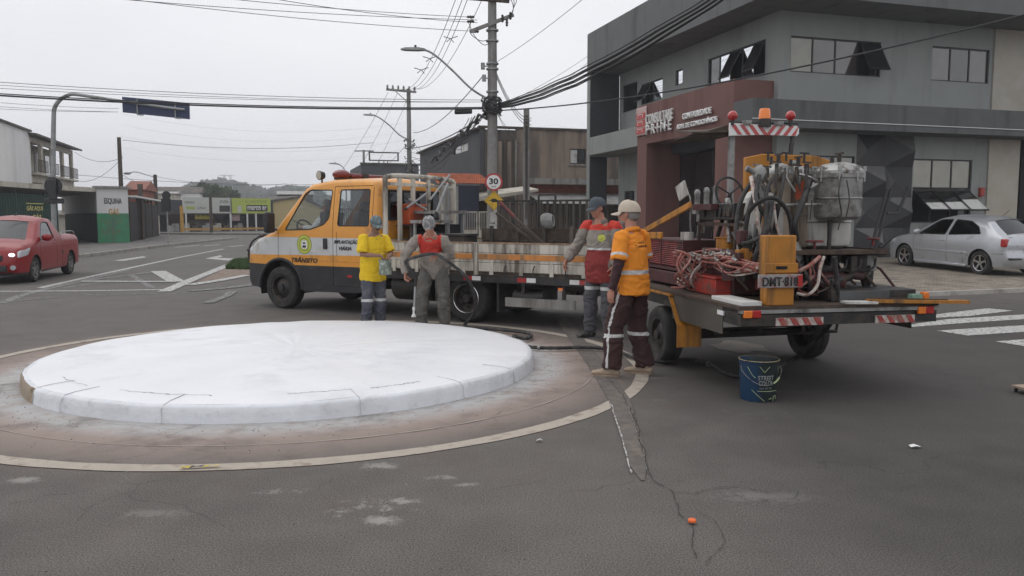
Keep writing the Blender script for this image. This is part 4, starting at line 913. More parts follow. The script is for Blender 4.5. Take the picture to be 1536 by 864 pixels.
def shell(parent, sil, Wf, mats, zones=(), wins=(), rnd=.06, crown=.04, glass=None, step=.09, nt=12, trim=.011, gl_lim=.9, name='body'):
    seg = []; n = len(sil)
    pts = []
    for i in range(n):
        a = sil[i]; c = sil[(i+1) % n]; k = max(1, int(math.hypot(a[0]-c[0], a[1]-c[1])/step+.5))
        for j in range(k): pts.append((a[0]+(c[0]-a[0])*j/k, a[1]+(c[1]-a[1])*j/k, a[2]))
    m = len(pts); solid = [(pts[i][:2], pts[(i+1) % m][:2]) for i in range(m) if pts[i][2] != 'n']; alls = [(pts[i][:2], pts[(i+1) % m][:2]) for i in range(m)]
    area = sum(pts[i][0]*pts[(i+1) % m][1]-pts[(i+1) % m][0]*pts[i][1] for i in range(m)); sg = 1 if area > 0 else -1
    def dist(p): return min(segd(p, a, c) for a, c in solid)
    def Y(x, z):
        d = dist((x, z)); w_ = Wf(x, z)
        if d < rnd: w_ -= rnd*(1-math.sqrt(max(0, 1-(1-d/rnd)**2)))
        return w_
    co = [Vector(p[:2]) for p in pts]; ed = [(i, (i+1) % m) for i in range(m)]
    for i in range(m):
        if pts[i][2] == 'n' or pts[i-1][2] == 'n': continue
        t = (Vector(pts[(i+1) % m][:2])-Vector(pts[i-1][:2])).normalized(); nn = Vector((-t.y, t.x))*sg
        for f in (.12, .42, 1.):
            q = Vector(pts[i][:2])+nn*rnd*f
            if pip(q, pts) and dist(q) > rnd*f*.85: co.append(q)
    polys = [round_poly(w_) for w_ in wins]
    for poly, rs in [(p, True) for p in polys]+[(z[0], False) for z in zones]:
        idx = []
        for i in range(len(poly)):
            a = poly[i]; c = poly[(i+1) % len(poly)]; k = max(1, int(math.hypot(a[0]-c[0], a[1]-c[1])/step))
            for j in range(k): idx.append(len(co)); co.append(Vector((a[0]+(c[0]-a[0])*j/k, a[1]+(c[1]-a[1])*j/k)))
        ed += [(idx[i], idx[(i+1) % len(idx)]) for i in range(len(idx))]
    xs = [p[0] for p in pts]; zs = [p[1] for p in pts]; x = min(xs)+.05
    while x < max(xs):
        z = min(zs)+.05
        while z < max(zs):
            if pip((x, z), pts) and dist((x, z)) > rnd*1.4 and min(segd((x, z), a, c) for a, c in alls) > .04: co.append(Vector((x+random.uniform(-.004, .004), z)))
            z += step*1.3
        x += step*1.3
    vs, es, fs = delaunay_2d_cdt(co, ed, [], 0, 1e-4)[:3]
    b = MB(); g = MB(); cache = {}
    def yy(v):
        k = (round(v[0], 4), round(v[1], 4))
        if k not in cache: cache[k] = Y(v[0], v[1])
        return cache[k]
    def zone(c):
        mi = 0
        for poly, zi in zones:
            if pip(c, poly): mi = zi
        return mi
    for f in fs:
        c = (sum(vs[i][0] for i in f)/len(f), sum(vs[i][1] for i in f)/len(f))
        if not pip(c, pts): continue
        isw = any(pip(c, w_) for w_ in polys)
        for s in (1, -1):
            P3 = [(vs[i][0], s*(yy(vs[i])-(.012 if isw else 0)), vs[i][1]) for i in f]
            (g if isw else b).face(P3 if s > 0 else P3[::-1], 0 if isw else zone(c))
    for i in range(m):
        tg = pts[i][2]
        if tg == 'n': continue
        a = pts[i]; c = pts[(i+1) % m]; j0 = pts[i-1]; j1 = pts[(i+2) % m]
        def nrm(p, q):
            t = Vector((q[0]-p[0], q[1]-p[1])).normalized(); return Vector((t.y, -t.x))*sg
        na = nrm(j0, c) if j0[2] != 'n' else nrm(a, c); nc = nrm(a, j1) if c[2] != 'n' else nrm(a, c)
        for k in range(nt):
            t0, t1 = -1+2*k/nt, -1+2*(k+1)/nt
            def q(p, nn, t, off=0): w_ = yy(p); cr_ = crown*(1-t*t)-off; return (p[0]+nn.x*cr_, t*w_, p[1]+nn.y*cr_)
            isg = tg == 'g' and abs((t0+t1)/2) < gl_lim; off = .01 if isg else 0
            F = [q(a, na, t0, off), q(c, nc, t0, off), q(c, nc, t1, off), q(a, na, t1, off)]
            (g if isg else b).face(F, 0 if isg else (2 if tg == 't' and abs((t0+t1)/2) < .86 else zone(((a[0]+c[0])/2, (a[1]+c[1])/2))))
    bo = b.build(name, mats, parent, merge=.0006, sharp=50)
    if g.bm.faces: g.build('window_glass', glass or M['glass_dark'], bo, merge=.0006)
    else: g.bm.free()
    if polys:
        for poly in polys:
            for s in (1, -1): tb = MB(); tb.tube([(p[0], s*(Y(p[0], p[1])-.003), p[1]) for p in poly+poly[:2]], trim, 6); tb.build('window_seal', M['rubber'], bo)
    bo['_'] = 0; del bo['_']
    return bo, Y
def seam(parent, Y, pts, name='door_seam', r=.0045, m=None, s=1):
    q = []
    for a, c in zip(pts, pts[1:]):
        k = max(1, int(math.hypot(a[0]-c[0], a[1]-c[1])/.06))
        q += [(a[0]+(c[0]-a[0])*j/k, a[1]+(c[1]-a[1])*j/k) for j in range(k)]
    q.append(pts[-1]); b = MB(); b.tube([(x, s*(Y(x, z)-r*.35), z) for x, z in q], r, 5); return b.build(name, m or M['dark_void'], parent)
def wheel(parent, c, R=.36, w_=.22, rr=.22, spokes=0, rim=None, side=1, hub='flat', dirty=False):
    t = MB(); h = w_/2
    t.lathe([(rr, -h*.8), (rr+.03, -h), (R*.9, -h), (R*.97, -h*.8), (R, -h*.55), (R, -.012), (R-.008, -.01), (R-.008, .01), (R, .012), (R, h*.55), (R*.97, h*.8), (R*.9, h), (rr+.03, h), (rr, h*.8)], c, 'y', 36, close=True)
    to = t.build('wheel', M['rubber'], parent); rm = rim or M['galv']; o = side*h
    def pr(l): return [(r, side*y) for r, y in l]
    b = MB()
    if spokes:
        b.lathe(pr([(rr+.004, h*.9), (rr-.012, h*.86), (rr-.02, h*.3), (rr-.01, -h*.8), (rr+.002, -h*.8)]), c, 'y', 32)
        b.lathe(pr([(.001, h*.78), (.05, h*.78), (.062, h*.6), (.06, h*.2)]), c, 'y', 20)
        for k in range(spokes):
            a = 2*math.pi*k/spokes+.3; ca, sa = math.cos(a), math.sin(a)
            p0 = (c[0]+.04*ca, c[1]+side*h*.62, c[2]+.04*sa); p1 = (c[0]+(rr-.008)*ca, c[1]+side*h*.7, c[2]+(rr-.008)*sa)
            b.beam(p0, p1, .055, .03, (0, 1, 0))
        bk = MB(); bk.lathe(pr([(.001, h*.1), (rr-.02, h*.1)]), c, 'y', 24); b.build('rim', rm, to); bk.build('brake_shadow', M['dark_void'], to)
    else:
        b.lathe(pr([(rr+.008, h*.92), (rr-.012, h*.9), (rr-.03, h*.3), (rr*.62, h*(.15 if hub == 'deep' else .55)), (rr*.5, h*(.2 if hub == 'deep' else .7)), (rr*.3, h*.75), (rr*.28, h*1.05), (.02, h*1.08), (.001, h*1.08)]), c, 'y', 32)
        bo = b.build('rim', rm, to)
        hb = MB()
        for k in range(8):
            a = 2*math.pi*k/8; hb.cyl((c[0]+rr*.68*math.cos(a), c[1]+side*h*.36, c[2]+rr*.68*math.sin(a)), (c[0]+rr*.68*math.cos(a), c[1]+side*h*.375, c[2]+rr*.68*math.sin(a)), .02, n=8)
        hb.build('vent_holes', M['dark_void'], to)
    return to
def well(parent, x, z, R, y0, y1):
    b = MB(); pts = [(x+R*math.cos(math.radians(a)), z+R*math.sin(math.radians(a))) for a in range(-15, 196, 12)]
    for s in (1, -1):
        b.loft([[(p[0], s*y0, p[1]) for p in pts], [(p[0], s*y1, p[1]) for p in pts]], close=False)
        b.face([(p[0], s*y0, p[1]) for p in pts])
    b.build('wheel_well', M['dark_void'], parent)
# ------------------------------------------------------------------ the work truck
_w0 = G(422, 463); _yw = 151.14; _a = math.radians(_yw)
TF = Fr(_w0[0]+math.sin(_a), _w0[1]-math.cos(_a), _yw)
mm('truck_orange', (.72, .31, .04), .38, var=.05, coat=.35, dirt=(.42, .2, .06), damt=.22, dscale=2.5)
mm('truck_white', (.55, .56, .56), .42, var=.05, coat=.3, dirt=(.4, .38, .34), damt=.25, dscale=2.5)
mm('bed_white', (.56, .53, .46), .65, var=.08, dirt=(.12, .1, .08), damt=.46, dscale=5, streak=True)
mm('bed_orange', (.55, .22, .05), .6, var=.12, dirt=(.25, .15, .08), damt=.4, dscale=6, streak=True)
def truck():
    t = thing('work_truck', TF, 'orange and white double cab flatbed work truck lettered TRÂNSITO parked behind the island', 'truck')
    def W(x, z):
        w_ = 1.0
        if z > 1.3: w_ -= .11*((z-1.3)/.9)**1.4
        if x > .25: w_ -= .17*((x-.25)/.7)**2
        return w_
    sil = [(.9, .36, 'b'), (.96, .5, 'b'), (.96, .76, 'b'), (.92, .95, 'b'), (.84, 1.06, 'b'), (.6, 1.2, 't'), (.14, 1.35, 'g'), (-.52, 2.07, 'b'), (-.66, 2.15, 'b'), (-1.1, 2.21, 'b'), (-1.8, 2.21, 'b'), (-2.03, 2.17, 'b'), (-2.12, 2.05, 'b'), (-2.12, .5, 'b'), (-2.05, .42, 'n'), (-1.73, .35, 'n'), (-.56, .33, 'n')]
    sil += [p for p in arc(0, .37, .5, 182, 2, 14)]+[(.52, .36, 'n')]
    wins = [[(-.13, 1.37), (-.55, 1.985), (-.67, 2.05), (-1.15, 2.04), (-1.11, 1.58), (-1.0, 1.47), (-.7, 1.385)], [(-1.3, 1.45), (-1.33, 2.04), (-1.94, 2.04), (-1.95, 1.45)]]
    zones = [([(-2.3, .97), (1.2, .93), (1.2, 1.1), (.85, 1.06), (.5, 1.24), (.2, 1.25), (-2.3, 1.25)], 1), ([(-2.3, .1), (1.2, .1), (1.2, .775), (-2.3, .775)], 2)]
    body, Y = shell(t, sil, W, [M['truck_orange'], M['truck_white'], M['black_plastic']], zones, wins, rnd=.075, crown=.05, glass=M['glass'], gl_lim=.88)
    body.name = 'cab'
    well(t, 0, .37, .5, .55, .985)
    for pts in ([(-1.2, .45), (-1.2, 2.1)], [(.04, .88), (.03, 1.33)], [(-1.28, .95), (-1.28, 1.35)], [(-1.2, .45), (-2.06, .45)], [(-1.21, 2.1), (-2.0, 2.1)], [(-2.02, .5), (-2.02, 2.08)]): seam(body, Y, pts, r=.005)
    seam(body, Y, [(-.6, .86), (-2.1, .85)], 'trim_line', .004, M['bed_orange'])
    # black arch lip
    for s in (1, -1): b = MB(); b.tube([(.0+.5*math.cos(math.radians(a)), s*.99, .37+.5*math.sin(math.radians(a))) for a in range(-2, 186, 8)], .03, 8); b.build('wheel_arch_trim', M['black_plastic'], body)
    for s in (1, -1):
        b = MB(); b.b2(-1.085, -.995, s*1.0, s*1.022, 1.06, 1.24); b.build('door_handle', M['black_plastic'], body, bev=.02)
        b = MB(); b.tube(smooth_path([(.05, s*.93, 1.36), (.1, s*1.08, 1.4), (.1, s*1.12, 1.44)]), .018, 6); b.build('mirror_arm', M['black_plastic'], t)
        b = MB(); b.box((.1, s*1.13, 1.5), (.1, .2, .36)); b.build('wing_mirror', M['black_plastic'], t, bev=.035)
    # door lettering and round emblem on both doors
    for s in (1, -1):
        def tx(st, x0, x1, z, h, **k): text('lettering', st, M['letter_black'], body, ((x0+x1)/2, s*1.002, z), (-s, 0, 0), (0, 0, 1), abs(x1-x0), h, .003, **k)
        tx('TRÂNSITO', -.27, -.86, .87, .1, bold=.035, shear=.25); tx('IMPLANTAÇÃO', -1.23, -1.73, 1.185, .085, bold=.035, shear=.25); tx('VIÁRIA', -1.33, -1.6, 1.085, .075, bold=.035, shear=.25)
        cx, cz = -.57, 1.13
        for k, (r, m_) in enumerate(((.165, M['letter_green']), (.155, M['emblem_yellow']), (.112, M['letter_green']), (.1, M['emblem_yellow']))):
            b = MB(); b.cyl((cx, s*(1.0+.001*k), cz), (cx, s*(1.002+.001*k), cz), r, n=28); b.build('emblem_disc', m_, body)
        b = MB(); b.prism([(cx-.062, cz-.07), (cx+.062, cz-.07), (cx+.066, cz+.03), (cx+.04, cz+.075), (cx, cz+.06), (cx-.04, cz+.075), (cx-.066, cz+.03)], 'y', s*1.004, s*1.006); b.build('emblem_shield', M['letter_white'], body)
        b = MB(); b.prism([(cx-.04, cz-.055), (cx+.04, cz-.055), (cx+.035, cz-.015), (cx-.035, cz-.015)], 'y', s*1.006, s*1.008); b.prism([(cx-.03, cz+.01), (cx+.03, cz+.01), (cx+.03, cz+.035), (cx-.03, cz+.035)], 'y', s*1.006, s*1.008); b.build('emblem_charge', M['navy'], body)
    b = MB(); b.b2(-1.6, -1.5, 1.0, 1.006, .6, .64); b.build('side_marker', M['red_lens'], body)
    # rear window of the cab
    b = MB(); b.b2(-2.185, -2.175, -.72, .72, 1.58, 2.0); o = b.build('rear_window', M['glass_dark'], t, bev=.02)
    b = MB(); b.b2(-2.174, -2.16, -.76, .76, 1.54, 2.04); b.build('rear_window_seal', M['rubber'], t, bev=.03)
    # front end
    b = MB(); b.b2(.9, 1.0, -.55, .55, .78, .98); b.build('grille', M['black_plastic'], t, bev=.02)
    b = MB(); b.b2(.9, 1.005, -.25, .25, .5, .62); b.build('number_plate', M['galv'], t)
    for s in (1, -1): b = MB(); b.sph((.86, s*.68, .98), (.13, .16, .12)); b.build('headlight', M['chrome_glass'], t)
    b = MB()
    for y in (-.45, 0, .45, .7, -.7): b.tube(smooth_path([(1.0, y, .62), (1.08, y, .9), (1.0, y, 1.12), (.84, y, 1.22), (.66, y, 1.28)]), .018, 6)
    b.tube(smooth_path([(.96, -.75, 1.0), (1.06, -.7, 1.0), (1.08, 0, 1.0), (1.06, .7, 1.0), (.94, .78, 1.0)]), .022, 6); b.tube([(.78, -.72, 1.24), (.8, 0, 1.26), (.78, .72, 1.24)], .022, 6)
    b.build('bull_bar', M['black_metal'], t)
    b = MB()
    for y0 in (.1, -.6): b.tube([(.16, y0, 1.39), (.0, y0+.55, 1.53)], .012, 5)
    b.build('wiper', M['black_plastic'], t)
    # cab interior
    for y in (.45, -.45):
        for x in (-.62, -1.7):
            b = MB(); b.b2(x, x+.5, y-.26, y+.26, .9, 1.08); b.box((x-.05, y, 1.38), (.14, .5, .62), ry=-.15); b.box((x-.1, y, 1.78), (.1, .26, .2), ry=-.1); b.build('seat', M['black_plastic'], t, bev=.03)
    b = MB(); b.b2(-.2, .12, -.85, .85, 1.0, 1.3); b.build('dashboard', M['black_plastic'], t, bev=.05)
    b = MB(); c = Vector((-.1, .45, 1.36)); b.tube([c+Vector((.2*math.sin(a)*.45, .2*math.cos(a), .2*math.sin(a)*.9)) for a in [2*math.pi*k/24 for k in range(26)]], .016, 6); b.cyl(c, (.1, .45, 1.2), .025); b.build('steering_wheel', M['rubber'], t)
    b = MB(); b.b2(-2.08, .1, -.9, .9, .5, .88); b.build('cab_floor', M['dark_void'], t)
    # roof lights
    b = MB(); b.b2(-1.1, -.86, -.6, .38, 2.27, 2.345); b.build('light_bar', M['bar_red'], t, bev=.03, seg=3); b = MB(); b.sph((-.98, .5, 2.32), (.15, .16, .085), 18, 10); b.build('light_bar_dome', M['bar_red'], t)
    b = MB(); b.b2(-1.11, -.85, -.08, .08, 2.265, 2.36); b.build('light_bar_centre', M['black_plastic'], t, bev=.01)
    b = MB(); b.b2(-1.06, -.9, -.6, .6, 2.23, 2.288); b.build('light_bar_base', M['black_metal'], t)
    b = MB(); b.cyl((-.74, .68, 2.3), (-.72, .77, 2.3), .06, .08, 18); b.tube([(-.74, .72, 2.24), (-.74, .72, 2.12)], .015); b.build('spotlight', M['black_plastic'], t)
    b = MB(); b.cyl((-.72, .771, 2.3), (-.7195, .775, 2.3), .07, n=18); b.build('spotlight_lens', M['cream'], t)
    # chassis, wheels
    b = MB(); b.b2(-5.95, .7, -.48, -.38, .5, .66); b.b2(-5.95, .7, .38, .48, .5, .66)
    for x in (-5.9, -5, -3.2, -2.3): b.b2(x, x+.08, -.379, .379, .52, .64)
    b.build('chassis_rail', M['black_metal'], t)
    b = MB(); b.cyl((0, -.85, .36), (0, .85, .36), .06); b.cyl((-3.8, -.7, .36), (-3.8, .7, .36), .075); b.sph((-3.8, 0, .36), (.18, .17, .17)); b.build('axle', M['black_metal'], t)
    b = MB(); b.cyl((-3.6, 0, .42), (-.6, 0, .5), .045); b.build('drive_shaft', M['black_metal'], t)
    for s in (1, -1):
        wheel(t, (0, s*.88, .37), .37, .24, .21, side=s, rim=M['black_metal'])
        wheel(t, (-3.8, s*.88, .37), .37, .22, .21, side=s, rim=M['black_metal'], hub='deep')
        wheel(t, (-3.8, s*.62, .37), .37, .22, .21, side=s, rim=M['black_metal'], hub='deep')
        b = MB(); b.lathe([(.225, s*1.0-.001*s), (.23, s*1.006), (.222, s*1.012), (.215, s*1.004)], (-3.8, 0, .37), 'y', 36, close=True); b.build('rim_ring', M['chrome'], t)
        b = MB(); b.b2(-4.38, -4.34, s*.5, s*1.0, .2, .72); b.build('mud_flap', M['rubber'], t)
        b = MB(); b.b2(-3.28, -3.24, s*.5, s*1.0, .3, .72); b.build('mud_flap', M['rubber'], t)
        b = MB(); b.b2(-5.62, -4.5, s*.99, s*1.03, .29, .42); b.build('side_guard', M['concrete'], t)
        b = MB(); b.b2(-5.45, -5.4, s*.95, s*.985, .3, .72); b.build('guard_bracket', M['black_metal'], t)
        b = MB(); b.b2(-4.8, -4.75, s*.95, s*.985, .3, .72); b.build('guard_bracket', M['black_metal'], t)
    b = MB(); b.cyl((-3.1, .7, .5), (-2.35, .7, .5), .24, n=20); b.build('fuel_tank', M['black_metal'], t)
    b = MB(); b.b2(-3.15, -2.25, -.95, -.55, .32, .7); b.build('tool_box', M['black_metal'], t, bev=.02)
    b = MB(); b.tube(smooth_path([(-5.1, .9, .45), (-4.9, .9, .42), (-4.6, .9, .44)]), .1, 10); b.build('air_tank', M['black_metal'], t)
    # flat bed with drop sides
    X0, X1 = -2.28, -6.0
    b = MB(); b.b2(X1, X0, -1.06, 1.06, .745, .79); b.build('bed_floor', M['wood_dark'], t)
    b = MB(); b.b2(X1, X0, 1.0, 1.06, .63, .743); b.b2(X1, X0, -1.06, -1.0, .63, .743)
    for k in range(8): x = X1+(X0-X1-.08)*k/7; b.b2(x, x+.08, -.999, .999, .66, .742)
    b.build('bed_rail', M['black_metal'], t)
    for s in (1, -1):
        y0, y1 = sorted((s*1.06, s*1.09)); yy0, yy1 = sorted((s*1.091, s*1.1))
        for xa, xb in ((X0-.06, -3.99), (-4.08, X1+.03)):
            b = MB()
            for z0, z1 in ((.795, .925), (.93, 1.065), (1.07, 1.205)): b.b2(xb, xa, y0, y1, z0, z1)
            o = b.build('side_board', M['bed_white'], t, bev=.008)
            b = MB(); b.b2(xb+.01, xa-.01, yy0, yy1, .975, 1.055); b.build('orange_stripe', M['bed_orange'], o)
            b = MB(); b.b2(xb, xa, y0-.005, y1+.005, 1.206, 1.225); b.build('edge_rust', mat('edge_rust', (.3, .2, .13), .9, var=.4, scale=12), o)
            for f in (.12, .38, .64, .9):
                x = xa+(xb-xa)*f; b = MB(); b.b2(x-.03, x+.03, yy0, yy1+.004*s if s > 0 else yy1, .75, .93); b.build('hinge', M['bed_white'], o)
            for f in (.25, .5, .77):
                x = xa+(xb-xa)*f; b = MB(); b.tube(smooth_path([(x, s*1.1, .9), (x+.02, s*1.12, .84), (x+.01, s*1.12, .76), (x, s*1.1, .8)]), .008, 5); b.build('lashing_hook', M['black_metal'], o)
        for x in (X0-.03, -4.035, X1):
            b = MB(); b.b2(x-.03, x+.03, y0, s*1.105 if s > 0 else y1, .74, 1.22); b.build('stake_post', M['bed_white'], t, bev=.006)
    b = MB(); b.b2(X1-.03, X1, -1.05, 1.05, .79, 1.2); b.build('tail_board', M['bed_white'], t)
    # retroreflective strips
    for x0, c1, c2 in ((-3.8, 0, 1), (-4.72, 0, 1), (-5.55, 1, 0)):
        for k, c_ in enumerate((c1, c2)):
            b = MB(); b.b2(x0-.15*(k+1), x0-.15*k-.003, 1.061, 1.066, .655, .72); b.build('reflector_strip', M['letter_white'] if c_ else M['red_lens'], t)
    b = MB(); b.b2(-5.45, -5.38, 1.061, 1.075, .56, .6); b.build('amber_marker', M['amber'], t)
    # head rack behind the cab
    xr = -2.3; b = MB(); top = 2.24
    b.tube(smooth_path([(xr, 1.0, .8), (xr, 1.0, 1.6), (xr, .99, 2.1), (xr, .9, top), (xr, 0, top+.03), (xr, -.9, top), (xr, -.99, 2.1), (xr, -1.0, 1.6), (xr, -1.0, .8)], 5), .042, 8)
    o = b.build('head_rack', M['bed_white'], t)
    for y in (.62, .25, -.2, -.6):
        b = MB(); b.b2(xr-.02, xr+.02, y-.04, y+.04, .8, top); b.build('rack_bar', M['bed_white'], o)
    b = MB(); b.b2(xr-.025, xr+.025, -.98, .98, 2.1, 2.15); b.build('rack_crossbar', M['bed_white'], o)
    return t
mm('bar_red', (.16, .012, .015), .3, var=.2, coat=.4); mm('rope_grey', (.3, .3, .29), .9, var=.2); mm('stake_red', (.16, .035, .03), .7, var=.3, dirt=(.05, .04, .04), damt=.4, dscale=14)
mm('letter_green', (.08, .2, .05), .5); mm('emblem_yellow', (.5, .52, .08), .5); mm('chrome_glass', (.5, .52, .55), .1, .3, coat=1)
truck()
# ------------------------------------------------------------------ load on the bed: each piece its own thing
def cargo():
    T = TF; z0 = .795
    def at(name, x, y, rz, label, cat, group=None, z=z0): p = T.w((x, y, z)); return empty(name, p, T.yaw+rz, None, label, cat, group)
    h = lambda px, py, y=.3: T.hit(px, py, 'y', y)
    a = h(596, 309); c = h(626, 337)
    t = at('plastic_crate', (a[0]+c[0])/2, .3, .05, 'orange red plastic crate high behind the truck cab', 'crate', z=c[2]); w_ = abs(a[0]-c[0]); hh = a[2]-c[2]
    b = MB(); b.loft([[(x*w_*.44, y*.2, 0) for x, y in ((-1, -1), (1, -1), (1, 1), (-1, 1))], [(x*w_*.5, y*.24, hh) for x, y in ((-1, -1), (1, -1), (1, 1), (-1, 1))]]); b.build('tub', M['cr_orange'], t, bev=.015)
    b = MB(); b.b2(-w_*.53, w_*.53, -.26, .26, hh, hh+.03); b.build('rim', M['cr_orange'], t)
    # stand under the crate with motor pieces
    t = at('metal_stand', (a[0]+c[0])/2, .3, .05, 'rusty metal stand holding a small motor beneath the orange crate', 'stand'); zz = c[2]-z0
    for x in (-.25, .25):
        for y in (-.2, .2): b = MB(); b.b2(x-.015, x+.015, y-.015, y+.015, 0, zz-.03); b.build('leg', M['black_metal'], t)
    b = MB(); b.b2(-.28, .28, -.23, .23, zz-.03, zz-.003); b.build('top', M['black_metal'], t)
    b = MB(); b.cyl((-.15, 0, .15), (.15, 0, .15), .12, n=16); b.box((0, 0, .3), (.2, .16, .1)); b.cyl((.15, 0, .15), (.22, 0, .15), .08, n=12); b.build('motor', M['steel'], t, bev=.01)
    # table frames
    for (p0, p1, y, lb) in (((628, 316), (684, 362), .1, 'dark steel work table frame loaded behind the man in the red vest'), ((634, 330), (662, 362), .55, 'smaller grey steel frame standing against the work table on the truck')):
        a = h(*p0, y); c = h(*p1, y); x0, x1 = sorted((a[0], c[0])); ht = a[2]-z0; t = at('table_frame', (x0+x1)/2, y, 0, lb, 'table frame'); w_ = (x1-x0)/2
        for x in (-w_, w_-.04):
            for yy in (-.25, .22): b = MB(); b.b2(x, x+.04, yy, yy+.04, 0, ht-.05); b.build('leg', M['galv'], t)
        b = MB(); b.b2(-w_-.03, w_+.03, -.3, .3, ht-.05, ht); b.build('top', M['steel'], t)
        b = MB(); b.b2(-w_+.05, w_-.05, -.2, .18, .05, ht*.75); b.build('dark_cabinet', M['dark_void'], t)
        b = MB(); b.b2(-w_, w_, -.26, -.22, ht*.4, ht*.4+.04); b.b2(-w_, w_, .27, .3, ht*.4, ht*.4+.04); b.build('rail', M['galv'], t)
    # long poles leaning against the rack
    gr = 'loose poles leaning on the rack behind the cab'
    for k, (p0, p1, y0, y1, r) in enumerate((((645, 300), (675, 262), .3, .0, .02), ((655, 318), (672, 275), .5, .3, .024), ((610, 312), (640, 290), .6, .2, .018), ((612, 298), (640, 315), .5, .2, .018))):
        a = T.w(T.hit(*p0, 'y', y0)); c = T.w(T.hit(*p1, 'y', y1)); t = empty('pole', a, 0, None, ('thin grey pole leaning furthest right above the rack', 'thicker pale pole leaning beside it behind the rack', 'short pole slanting up across the cab rear window', 'short pole slanting down across the cab rear window')[k], 'pole', gr)
        b = MB(); b.cyl((0, 0, 0), Vector(c)-Vector(a), r, r, 8); b.build('shaft', M['galv'], t); b = MB(); d = (Vector(c)-Vector(a)).normalized(); b.cyl(-d*.05, (0, 0, 0), r*1.2, r*1.2, 8); b.build('end_cap', M['rubber'], t)
    # striped ladder like stakes slanting down to the right
    t = empty('stake_bundle', T.w(h(818, 368, .2)), 0, None, 'bundle of dark stakes with red and blue ends slanting down over the bed', 'stakes')
    o = Vector(t.location)
    for k, (p0, p1, c0) in enumerate((((750, 303), (812, 367), 'stake_red'), ((753, 309), (818, 368), 'navy'), ((745, 320), (806, 366), 'wood_dark'))):
        a = Vector(T.w(T.hit(*p0, 'y', .1)))-o; c = Vector(T.w(T.hit(*p1, 'y', .3)))-o
        b = MB(); b.beam(a.lerp(c, .38), c, .045, .03); b.build('stake', M['wood_dark'], t); b = MB(); b.beam(a, a.lerp(c, .38), .05, .034); b.build('painted_end', M[c0], t)
    # timber side crate at the back of the bed
    a = h(733, 341, -.2); c = h(885, 366, -.2); x0, x1 = sorted((a[0], c[0])); t = at('timber_crate', (x0+x1)/2, -.3, 0, 'long dark timber crate lying along the back half of the truck bed', 'crate'); w_ = (x1-x0)/2; ht = a[2]-z0
    b = MB()
    for k in range(3): z = .01+k*ht/3; b.b2(-w_, w_, .3, .33, z, z+ht/3-.025); b.b2(-w_, w_, -.33, -.3, z, z+ht/3-.025)
    b.b2(-w_, -w_+.03, -.299, .299, 0, ht-.03); b.b2(w_-.03, w_, -.299, .299, 0, ht-.03); b.build('boards', M['wood_dark'], t)
    for k in range(4): x = -w_+.2+(2*w_-.4)*k/3; b = MB(); b.b2(x-.03, x+.03, .331, .36, 0, ht+.03); b.build('batten', M['sooty'], t)
    # black square hoop and coiled net
    a = h(808, 292, .0); c = h(833, 345, .0); x0, x1 = sorted((a[0], c[0])); t = at('steel_hoop', (x0+x1)/2, .0, 0, 'black square steel hoop standing upright on the truck bed', 'steel frame'); w_ = (x1-x0)/2; ht = a[2]-z0
    b = MB(); b.tube([(-w_, 0, 0), (-w_, 0, ht-.02), (-w_+.02, 0, ht), (w_-.02, 0, ht), (w_, 0, ht-.02), (w_, 0, 0)], .018, 6); b.build('hoop', M['black_metal'], t); b = MB(); b.b2(-w_, w_, -.015, .015, ht*.62, ht*.62+.03); b.build('cross_bar', M['black_metal'], t)
    a = h(812, 320, .12); c = h(831, 342, .12); t = empty('rope_coil', T.w(((a[0]+c[0])/2, .12, c[2])), T.yaw, None, 'bundle of pale coiled rope hanging in the black hoop', 'rope'); r = abs(a[0]-c[0])/2; ht = a[2]-c[2]; b = MB()
    for k in range(9):
        x = -r*.8+1.6*r*k/8; hh = ht*.5*math.sqrt(max(.1, 1-(x/r/1.15)**2)); b.tube([(x+.01*math.sin(q), .05*math.cos(q), ht/2+hh*math.sin(q)) for q in [2*math.pi*j/14 for j in range(15)]], .011, 6)
    b.build('rope', M['rope_grey'], t)
    # stake rails of the back rack
    a = h(848, 290, -.9); c = h(905, 340, -.9)
    t = at('picket_rack', (h(738, 300, -.95)[0]+h(905, 300, -.95)[0])/2, -.95, 0, 'dark picket rack standing along the far side of the truck bed', 'rack'); w_ = abs(h(738, 300, -.95)[0]-h(905, 300, -.95)[0])/2; zt = h(800, 300, -.95)[2]-z0
    b = MB(); b.b2(-w_, w_, -.015, .015, zt-.03, zt); b.b2(-w_, w_, -.015, .015, .1, .13); b.build('rail', M['black_metal'], t)
    b = MB(); k = int(2*w_/.12)
    for i in range(k): x = -w_+.05+i*.12; b.b2(x-.015, x+.015, -.0149, .0149, .13, zt-.03)
    b.build('pickets', M['sooty'], t)
    # grey metal box
    a = h(668, 350, .6); c = h(706, 363, .6); x0, x1 = sorted((a[0], c[0])); t = at('metal_box', (x0+x1)/2, .6, 0, 'low dark grey steel box just behind the bed side board', 'box'); w_ = (x1-x0)/2; ht = a[2]-z0
    b = MB(); b.b2(-w_, w_, -.2, .2, 0, ht-.04); b.build('body', M['black_metal'], t, bev=.01); b = MB(); b.b2(-w_-.015, w_+.015, -.215, .215, ht-.038, ht); b.build('lid', M['black_metal'], t, bev=.008)
mm('cr_orange', (.5, .09, .03), .5, var=.1, dirt=(.3, .12, .07), damt=.25)
cargo()
